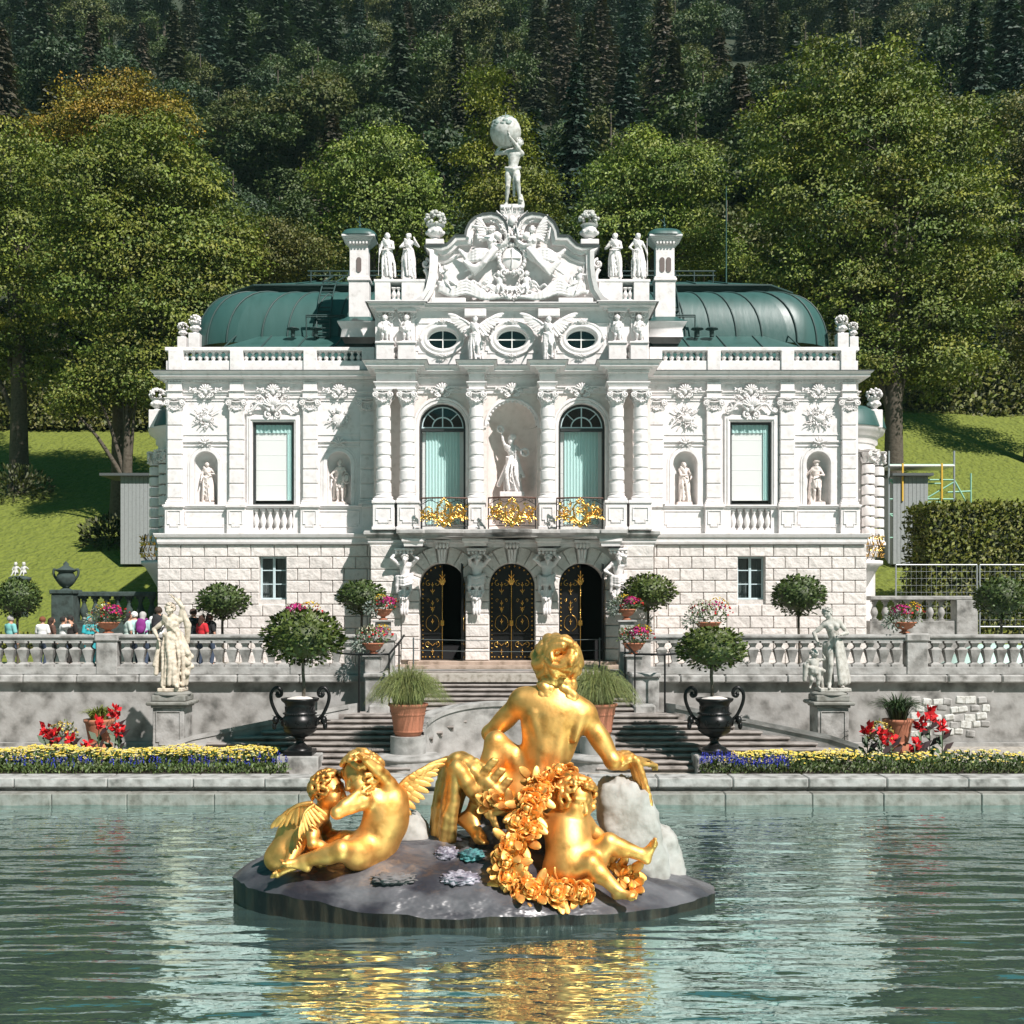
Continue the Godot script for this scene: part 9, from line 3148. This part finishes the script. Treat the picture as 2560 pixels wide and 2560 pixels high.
func rock(called: String, label: String, c: Vector3, r: Vector3, seed_: int, m: Material, tilt := 0.0) -> void:
	var mb := MB.new()
	var f := FastNoiseLite.new()
	f.seed = seed_
	f.frequency = 0.9
	f.noise_type = FastNoiseLite.TYPE_CELLULAR
	f.cellular_return_type = FastNoiseLite.RETURN_DISTANCE2_SUB
	f.fractal_octaves = 2
	var rows := []
	for i in 33:
		var row := PackedVector3Array()
		for j in 48:
			var e := PI * i / 32
			var a := TAU * j / 48
			var d := V(sin(e) * cos(a), cos(e), sin(e) * sin(a))
			if r.y > 0.5: d /= pow(pow(absf(d.x), 3.2) + pow(absf(d.y), 3.2) + pow(absf(d.z), 3.2), 1 / 3.2)
			var q := 1.0 + (0.2 if r.y > 0.5 else 0.45) * f.get_noise_3dv(d * (1.7 if r.y > 0.5 else 2.6)) + 0.05 * noise.get_noise_3dv(d * 6.0)
			var p := d * r * q
			p.x += tilt * p.y
			row.append(p * (1.0 + 0.25 * maxf(0.0, -d.y)))
		rows.append(row)
	mb.grid(rows, false, true, 0)
	tag(obj(called, mb, m, self, c), label, "rock")

func build_fountain() -> void:
	# the island: a low stone back with an upright, stained rim
	var isl := thing("fountain_island", "low dark stained stone island in the basin carrying the gilded group", "fountain base")
	var mb: MB
	for part in [["top", 0, 27], ["rim", 26, 31]]:
		var rows := []
		for i in range(part[1], part[2]):
			var row := PackedVector3Array()
			for j in 160:
				var a := TAU * j / 160
				var q := minf(1.0, i / 26.0)
				var wob := 1.0 + 0.03 * noise.get_noise_2d(cos(a) * 3, sin(a) * 3)
				if i > 26: wob -= 0.004 * (i - 26)
				var x := -0.72 + cos(a) * 4.44 * q * wob
				var z := 24.4 + sin(a) * 2.15 * q * wob
				var y := island_y(x, z)
				if i > 26: y = lerpf(y, -1.4, (i - 26) / 4.0) if i > 27 else y - 0.05
				row.append(V(x, y, z))
			rows.append(row)
		mb = MB.new()
		mb.grid(rows, false, true, 1 if part[1] == 0 else 1)
		obj(part[0], mb, M.island if part[1] == 0 else M.rim_stone, isl)
	rock("grey_rock", "tall pale grey rock under the gilded lady's right elbow", at(1575, 2070, 21.6), V(0.66, 1.12, 0.6), 5, M.pale_rock, -0.2)
	rock("grey_rock", "broad grey rock right of the reclining child's raised foot", at(1640, 2140, 21.9), V(0.55, 0.72, 0.5), 8, M.pale_rock, -0.15)
	rock("grey_rock", "pale grey rock behind the two gilded children on the left", at(1010, 2110, 21.6), V(0.62, 0.75, 0.45), 7, M.pale_rock, -0.2)
	rock("seat_rock", "dark grey rock under the gilded lady's seat", at(1330, 2090, 21.9), V(1.25, 0.7, 0.5), 9, M.dark_rock)
	rock("seat_rock", "dark rounded rock below the gilded lady's foot", at(1215, 2085, 21.2), V(0.42, 0.46, 0.4), 11, M.dark_rock)
	for q in [[1115, 2135, 0.34, 0.2, "lime-white stone lump with a teal stain at the island's middle", 1], [1180, 2138, 0.34, 0.16, "teal-stained stone lump beside the lime-white one", 3], [1150, 2195, 0.5, 0.17, "whitish crusted stone in front of the teal-stained lumps", 1], [985, 2195, 0.55, 0.13, "dark flat crusted stone left of the island's middle", 2]]:
		rock("crusted_stone", q[4], on_island(q[0], q[1]), V(q[2], q[3], 0.3), 20 + int(q[0]) % 9, [M.pale_rock, M.lime_rock, M.dark_rock, M.teal_rock][q[5]])
	# the seated lady, seen from behind
	var s := 3.35
	var o := at(1360, 2010, 21.5)
	var lady := {"sh": 0.178, "hip": 0.1, "ua": 0.29, "fa": 0.25, "th": 0.43, "sk": 0.42, "head": 0.118, "fat": 1.06, "child": false}
	rng.seed = 200
	var r := gilded("gilded_lady", "gilded seated lady seen from behind, leaning her arm on a rock", lady, s, o, {"pel": [1338, 1975, 21.6], "neck": [1390, 1738, 21.4], "side": V(-1, 0.0, -0.12), "hips": V(-1, -0.1, 0.4), "head": [1392, 1662, 21.55], "look": V(-0.45, -0.12, -1), "crown": V(0, 1, 0), "arch": V(0.02, 0, 0.02), "hl": [1600, 1905, 21.9], "el": V(0.3, -1, 0.5), "hr": [1270, 1915, 22.3], "er": V(-1, -0.35, -0.3), "fl": [1180, 2040, 21.2], "kl": V(-0.6, 0.9, 0.1), "fr": [1100, 2105, 21.9], "kr": V(-0.5, 1, -0.2), "tl": V(0.6, -0.4, 0.6), "hc": 0.5}, 0.024, [cap_([1370, 1790, 21.19], [1348, 1935, 21.2], 0.032, 0.042, 0.02), cap_([1408, 1790, 21.17], [1384, 1935, 21.17], 0.032, 0.042, 0.02), cap_([1335, 1785, 21.2], [1350, 1845, 21.16], 0.034, 0.02, 0.02), cap_([1452, 1790, 21.17], [1436, 1850, 21.12], 0.034, 0.02, 0.02)])
	var g: Node3D = r[0]
	var j: Dictionary = r[1]
	j.crown = V(0, 1, 0)
	var ex := [egg_(j.head + V(0, 0.015, 0.015), V(0.112, 0.126, 0.115), 0.02)]
	var hf := Field.new()
	var kn: Vector3 = j.head + V(0.02, 0.07, 0.135)
	for i in 46:  # wavy strands swept up from the hairline into the knot
		var a := i * 2.39996
		var y := 1.0 - 1.7 * (i + 0.5) / 46.0
		var q := sqrt(maxf(0.0, 1.0 - y * y))
		var l := V(cos(a) * q, sin(a) * q, -y * 0.9)
		if l.z < -0.55: continue
		var st_: Vector3 = j.head + V(0, 0.02, 0) + l * V(0.118, 0.128, 0.122)
		var md: Vector3 = st_.lerp(kn, 0.5) + (st_.lerp(kn, 0.5) - (j.head as Vector3)).normalized() * 0.035
		var sw := V(-l.y, l.x, 0) * (0.03 + 0.02 * sin(i * 1.3))
		hf.chain(smooth_a([st_, st_.lerp(md, 0.6) + sw, md - sw * 0.6, kn + (md - kn) * 0.3 + sw * 0.3]), 0.03 + 0.008 * sin(i * 1.7), 0.016, 0.003)
	for i in 9:  # the knot: loops of hair wound over each other
		var a := i * 0.7
		var c := kn + V(0.018 * cos(i * 2.1), 0.018 * sin(i * 2.1), 0.012 + 0.006 * (i % 3))
		var q := []
		for k in 8: q.append(c + V(cos(a + k * 0.6) * 0.07, sin(a + k * 0.6) * 0.06, 0.025 * sin(k * 0.8 + i)) * (1.0 - 0.05 * k))
		hf.chain(smooth_a(q), 0.022, 0.013, 0.003)
	hf.egg(j.head + V(0, -0.09, 0.045), V(0.075, 0.06, 0.04), Basis(), 0.03)
	for i in 14:
		var sd := -1.0 if i % 5 < 2 else 1.0
		var c: Vector3 = j.head + V(sd * (0.03 + 0.012 * (i % 4)), -0.08 - 0.012 * (i % 3), 0.055)
		var l: float = [0.16, 0.2, 0.26, 0.32, 0.22][i % 5]
		var q := []
		for k in 9:
			var u := k / 8.0
			q.append(c + V(sd * 0.05 * u + (0.024 - 0.012 * u) * sin(k * 1.9 + i), -l * u, 0.02 + 0.05 * u * (1 - u) * 2.0 + (0.02 - 0.008 * u) * cos(k * 1.9 + i) - 0.03 * u))
		hf.chain(smooth_a(q), 0.024, 0.011, 0.008)
	ex.append_array(hf.jobs)
	hair_cap(g, j, s, 0.122, 0, 0.015, ex)
	# cloth over her legs, and the end that falls past the elbow
	var f := Field.new()
	rng.seed = 210
	for i in 15:
		var u := i / 14.0
		var q := []
		for w in [[[1262, 1985, 21.0], [1215, 2015, 21.5]], [[1205, 1925, 21.1], [1180, 1975, 21.0]], [[1150, 1890, 21.4], [1150, 1930, 20.95]], [[1108, 1930, 21.7], [1140, 1990, 20.95]], [[1092, 2010, 21.7], [1128, 2045, 21.0]], [[1078, 2115, 21.8], [1118, 2112, 21.1]]]:
			q.append((at(lerpf(w[0][0], w[1][0], u), lerpf(w[0][1], w[1][1], u), lerpf(w[0][2], w[1][2], u)) + rv(0.07) - o))
		f.chain(smooth_a(q), 0.06 + 0.035 * ((i * 7) % 3), 0.045 + 0.025 * (i % 3), 0.035)
	for i in 6:
		var q := []
		for w in [[1232, 1900], [1205, 1935], [1190, 1985], [1200, 2020]]: q.append(at(w[0] + i * 9, w[1] + i * 12 - 10 * (i % 2), 20.95) - o)
		f.chain(smooth_a(q), 0.05, 0.03, 0.03)
	f.chain([at(1260, 2000, 21.4) - o, at(1150, 1920, 21.5) - o, at(1110, 2080, 21.6) - o], 0.3, 0.2, 0.15)
	mb = MB.new()
	f.build(0.022, mb)
	obj("leg_drapery", mb, M.gold_dull, g)
	f = Field.new()
	for i in 6:
		var q := []
		for w in [[1530, 1905], [1570, 1880], [1592, 1920], [1604, 1970], [1612, 2018]]: q.append(at(w[0] + i * 5 - 10, w[1] + 3 * i, 21.5 - 0.04 * i) + rv(0.03) - o)
		f.chain(smooth_a(q), 0.065, 0.04, 0.035)
	mb = MB.new()
	f.build(0.02, mb)
	obj("hanging_cloth", mb, M.gold, g)
	# left child, crouching, winged
	s = 3.05
	var kid := {"sh": 0.11, "hip": 0.07, "ua": 0.15, "fa": 0.135, "th": 0.2, "sk": 0.19, "head": 0.1, "fat": 0.78, "child": true}
	o = at(760, 2120, 20.8)
	rng.seed = 220
	r = gilded("gilded_putto", "gilded winged child at the far left, crouching and gazing right", kid, s, o, {"pel": [716, 2132, 20.95], "neck": [804, 2036, 20.9], "side": V(0.25, 0.1, -1), "head": [822, 1978, 20.85], "look": V(0.95, 0.02, 0.35), "arch": V(-0.05, 0.03, 0), "hips": V(0.3, 0, -1), "crown": V(-0.1, 1, 0), "hl": [835, 2125, 20.45], "el": V(-0.2, -0.6, 1), "hr": [850, 2085, 21.2], "fl": [722, 2160, 20.3], "kl": V(1, 0.9, 0.3), "tl": V(-1, -0.25, 0.35), "fr": [800, 2150, 21.3], "kr": V(1, 0.8, 0)}, 0.017)
	hair_cap(r[0], r[1], s, 0.104, 46, 0.015)
	mb = MB.new()
	wing(mb, at(782, 2008, 20.45) - o, at(682, 2066, 20.5) - o, V(-0.5, 1, 0.2), 0.42, 8, 0.22)
	wing(mb, at(786, 2012, 20.3) - o, at(752, 2088, 20.1) - o, V(-1, 0.4, 0.3), 0.4, 7, 0.3)
	obj("wings", mb, M.gold, r[0])
	# second child, arm thrown over its head
	s = 3.5
	o = at(950, 2100, 20.9)
	rng.seed = 230
	r = gilded("gilded_putto", "gilded child sitting with one arm thrown over its head, second from left", kid, s, o, {"pel": [938, 2118, 20.8], "neck": [948, 1975, 20.8], "side": V(0.55, 0.12, -0.75), "head": [905, 1938, 20.75], "look": V(-0.75, -0.35, 0.65), "crown": V(-0.35, 1, 0.1), "arch": V(0.045, 0, -0.02), "hips": V(0.5, 0, -0.9), "shr": V(0.03, 0.02, 0.07), "hr": [908, 1892, 20.3], "er": V(0.3, 1, 0.6), "hl": [893, 1985, 20.4], "el": V(-0.7, -1, 0.3), "fl": [762, 2152, 20.1], "kl": V(-0.1, 0.5, 1), "tl": V(-1, 0.35, 0.2), "tul": V(0.3, 1, 0), "fr": [776, 2140, 20.7], "kr": V(-0.2, 1, 0)}, 0.017, [cap_([975, 2020, 20.8], [940, 2100, 20.75], 0.085, 0.1, 0.06)])
	hair_cap(r[0], r[1], s, 0.104, 46, 0.015)
	mb = MB.new()
	wing(mb, at(985, 1995, 21.1) - o, at(1108, 1905, 21.3) - o, V(-0.35, 1, 0), 0.55, 9, 0.22)
	obj("wing", mb, M.gold, r[0])
	# right child, reclining with the garland
	s = 3.3
	o = at(1450, 2140, 20.4)
	rng.seed = 240
	r = gilded("gilded_putto", "gilded child reclining among flowers on the right, one foot raised", kid, s, o, {"pel": [1425, 2160, 20.35], "neck": [1412, 2040, 20.75], "side": V(1, 0.1, -0.25), "head": [1440, 1998, 20.6], "look": V(0.6, -0.3, 0.85), "crown": V(0.15, 1, 0), "arch": V(0, 0, 0.03), "hips": V(1, 0.1, -0.2), "hl": [1362, 1985, 20.5], "el": V(-1, -0.4, 0), "fr": [1607, 2138, 20.2], "kr": V(0.2, 1, 0.25), "tr": V(0.25, 1, 0.25), "tur": V(-1, 0.2, 0), "fl": [1543, 2226, 19.85], "kl": V(0.2, 1, 0.3), "tl": V(0.8, 0.2, 0.7), "hr": [1500, 2160, 20.9]}, 0.017, [cap_([1420, 2060, 20.6], [1425, 2150, 20.35], 0.1, 0.115, 0.06)])
	hair_cap(r[0], r[1], s, 0.104, 46, 0.015, [], 0.34)
	# the garland
	var gl := thing("gilded_garland", "thick gilded garland of roses and leaves round the reclining child", "garland", at(1330, 2100, 20.4))
	o = gl.position
	var way := []
	for q in [[1395, 1945, 20.9], [1345, 1965, 20.6], [1322, 2020, 20.35], [1312, 2075, 20.2], [1275, 2130, 20.1], [1275, 2185, 20.0], [1312, 2222, 19.95], [1380, 2232, 19.9], [1450, 2232, 20.0]]: way.append(at(q[0], q[1], q[2]) - o)
	var line := smooth(way, 5)
	rng.seed = 250
	for i in line.size():
		for k in 2:
			mb = MB.new()
			var n_ := (V(0, 0.15, 1) + rv(0.75)).normalized()
			var c := line[i] + rv(0.11) + n_ * 0.12
			rose(mb, Vector3(), n_, rng.randf_range(0.1, 0.15) if k else rng.randf_range(0.16, 0.21))
			obj("rose", mb, M.gold, gl, c)
			mb = MB.new()
			for e in 2:
				var d := (rdir() + V(0, 0, 0.4)).normalized()
				var b := Basis(d.cross(V(0.2, 0.3, 1)).normalized(), d, d.cross(V(0.2, 0.3, 1)).normalized().cross(d))
				mb.ball(d * 0.24, V(0.085, 0.17, 0.025), 8, 6, b)
			obj("leaf_spray", mb, M.gold, gl, line[i] + rv(0.09))
	for q in [[1250, 2000], [1270, 2015], [1225, 2010], [1560, 2195], [1580, 2215], [1545, 2175], [1575, 2180], [1520, 2160]]:
		mb = MB.new()
		var c := at(q[0], q[1], 20.5) - o
		for e in 5:
			var d := (V(-0.7 if q[0] < 1400 else 0.3, 0.3, 0.6) + rv(0.8)).normalized()
			var x := d.cross(V(0.2, 0.3, 1)).normalized()
			mb.ball(d * 0.15, V(0.09, 0.17, 0.028), 8, 6, Basis(x, d, x.cross(d)))
		rose(mb, Vector3(), V(0, 0.3, 1), 0.12)
		obj("rose", mb, M.gold, gl, c)

# ---------- visitors ----------
func flat_mat(c: Color, rough := 0.85) -> StandardMaterial3D:
	var k := "cloth_%02x%02x%02x" % [int(c.r * 255), int(c.g * 255), int(c.b * 255)]
	return M[k] if M.has(k) else mat(k, c, rough)

func person(label: String, px: float, z: float, s: float, turn: float, shirt: Color, legs: Color, hair: Color, pose: Dictionary, kind: Dictionary, pack := Color(0, 0, 0, 0), long_hair := false) -> void:
	var p := V(fx(px, z), 2.7, z)
	var g := thing("person", label, "person", p, "visitors on the left terrace")
	g.rotation.y = turn
	g.scale = Vector3.ONE * s
	var base := {"fl": V(-0.1, 0.08, 0), "fr": V(0.11, 0.08, 0.04), "hl": V(-0.26, 0.85, 0.1), "hr": V(0.26, 0.85, 0.1), "hair": 0}
	base.merge(pose, true)
	var mb := MB.new()
	var f := Field.new()
	var j := figure(f, kind, base)
	f.build(0.02, mb)
	obj("body", mb, M.skin, g)
	f = Field.new()
	var pel: Vector3 = j.pel
	f.egg(pel + V(0, 0.02, 0), V(0.19, 0.16, 0.15))
	f.egg(pel.lerp(j.neck, 0.4), V(0.165, 0.18, 0.135))
	f.egg(j.chest, V(0.19, 0.19, 0.14))
	f.cap(j.neck + V(-0.13, -0.08, 0), j.neck + V(0.13, -0.08, 0), 0.085, 0.085)
	for q in [["l", -1.0], ["r", 1.0]]:
		var sh: Vector3 = j.neck + V(q[1] * kind.sh, -0.075, 0)
		f.cap(sh, sh.lerp(j["e" + q[0]], 0.75), 0.083, 0.074)
	mb = MB.new()
	f.build(0.02, mb)
	obj("shirt", mb, flat_mat(shirt), g)
	f = Field.new()
	f.egg(pel + V(0, -0.08, 0), V(0.185, 0.14, 0.145))
	for q in ["l", "r"]:
		f.cap(pel + V(-0.1 if q == "l" else 0.1, -0.08, 0), j["k" + q], 0.115, 0.085)
		f.cap(j["k" + q], j["a" + q], 0.08, 0.07)
	mb = MB.new()
	f.build(0.025, mb)
	obj("trousers", mb, flat_mat(legs), g)
	f = Field.new()
	curls(f, j.head, j.look if j.has("look") else j.fw, Vector3.UP, kind.head * 1.03, 40, 0.2, 0.03)
	f.egg(j.head + V(0, 0.03, 0) - j.fw * 0.025, V(0.098, 0.098, 0.1))
	if long_hair: f.chain([j.head - j.fw * 0.06, j.head - j.fw * 0.09 + V(0, -0.14, 0), j.head - j.fw * 0.1 + V(0, -0.24, 0)], 0.1, 0.07)
	mb = MB.new()
	f.build(0.014, mb)
	obj("hair", mb, flat_mat(hair), g)
	if pack.a > 0.0:
		var b := thing("backpack", "%s backpack worn by the %s" % ["purple" if pack.r > pack.g * 1.5 else "black", label.split(",")[0]], "backpack", p)
		b.rotation.y = turn
		b.scale = g.scale
		mb = MB.new()
		f = Field.new()
		f.egg(V(0, 1.3, -0.26), V(0.17, 0.25, 0.11))
		f.egg(V(0, 1.18, -0.34), V(0.13, 0.13, 0.06))
		for e in [-1.0, 1.0]: f.chain(smooth_a([V(e * 0.1, 1.45, -0.2), V(e * 0.13, 1.53, -0.02), V(e * 0.14, 1.42, 0.15), V(e * 0.16, 1.2, 0.08), V(e * 0.13, 1.1, -0.18)]), 0.025, 0.025)
		f.build(0.02, mb)
		obj("bag", mb, flat_mat(Color(pack.r, pack.g, pack.b)), b)

func build_people() -> void:
	rng.seed = 300
	var mb := MB.new()
	mb.rect(-22, 2.46, -10.2, 2.7, 1.0, 4.6)
	tag(obj("raised_paving", mb, M.gravel), "", "", "", "structure")
	var teal := Color(0.2, 0.5, 0.48)
	var white := Color(0.75, 0.75, 0.73)
	var jean := Color(0.04, 0.06, 0.1)
	var dark := Color(0.02, 0.017, 0.015)
	person("grey-haired man in a teal shirt, first visitor from the left", 26, 3.6, 1.02, 2.6, teal, jean, Color(0.35, 0.34, 0.33), {}, MAN)
	person("auburn-haired woman in a white top, seen from behind", 106, 3.8, 1.0, 3.1, white, jean, Color(0.18, 0.06, 0.025), {}, WOMAN)
	person("dark-haired woman in brown beside the auburn-haired woman", 129, 3.0, 0.98, 2.3, Color(0.1, 0.05, 0.035), dark, Color(0.035, 0.018, 0.012), {}, WOMAN, Color(0, 0, 0, 0), true)
	person("man in a white shirt holding a camera to his face", 158, 3.9, 1.0, 2.0, white, jean, dark, {"hl": V(-0.1, 1.58, 0.22), "hr": V(0.1, 1.58, 0.22), "el": V(-1, -0.6, 0.3), "er": V(1, -0.6, 0.3)}, MAN)
	person("dark-haired visitor in black behind the man with the camera", 176, 3.0, 1.02, 2.8, dark, dark, dark, {}, MAN)
	person("small visitor in turquoise with a sun hat, left of the flower bowl", 224, 3.9, 1.0, 0.6, Color(0.03, 0.38, 0.42), Color(0.03, 0.3, 0.34), Color(0.05, 0.4, 0.45), {"hr": V(0.1, 1.25, 0.25)}, WOMAN)
	person("dark-haired woman in pale green, right of the flower bowl", 320, 3.4, 1.08, 2.2, Color(0.5, 0.6, 0.55), jean, dark, {}, WOMAN, Color(0, 0, 0, 0), true)
	person("visitor in a white cap and teal shirt between two women", 336, 2.8, 1.1, 3.6, Color(0.4, 0.6, 0.58), jean, Color(0.72, 0.72, 0.7), {}, MAN)
	person("grey-haired woman in a pale teal top, with a backpack", 357, 3.8, 1.1, 3.2, Color(0.4, 0.62, 0.6), jean, Color(0.4, 0.39, 0.37), {}, WOMAN, Color(0.2, 0.02, 0.18, 1), true)
	person("tall man in a white shirt, with a backpack", 396, 3.6, 1.2, 3.3, white, jean, Color(0.05, 0.03, 0.02), {"hl": V(-0.34, 1.0, 0.1)}, MAN, Color(0.02, 0.02, 0.022, 1))
	person("short-haired man in a dark navy shirt, right of the veiled statue", 483, 3.2, 1.16, 2.9, Color(0.012, 0.02, 0.025), jean, Color(0.06, 0.035, 0.025), {}, MAN)
	person("dark-haired woman in a red top next to the man in navy", 505, 3.8, 1.03, 2.6, Color(0.55, 0.02, 0.03), jean, Color(0.05, 0.02, 0.012), {}, WOMAN, Color(0, 0, 0, 0), true)
	person("woman in a black sleeveless top, last visitor on the right", 524, 3.5, 1.05, 2.4, Color(0.015, 0.015, 0.017), jean, Color(0.07, 0.03, 0.02), {"hr": V(0.3, 1.0, 0.1)}, WOMAN, Color(0.018, 0.018, 0.02, 1), true)

func build_rest() -> void:
	build_statues()
	build_garden()
	build_people()
	build_fountain()
	build_trees()
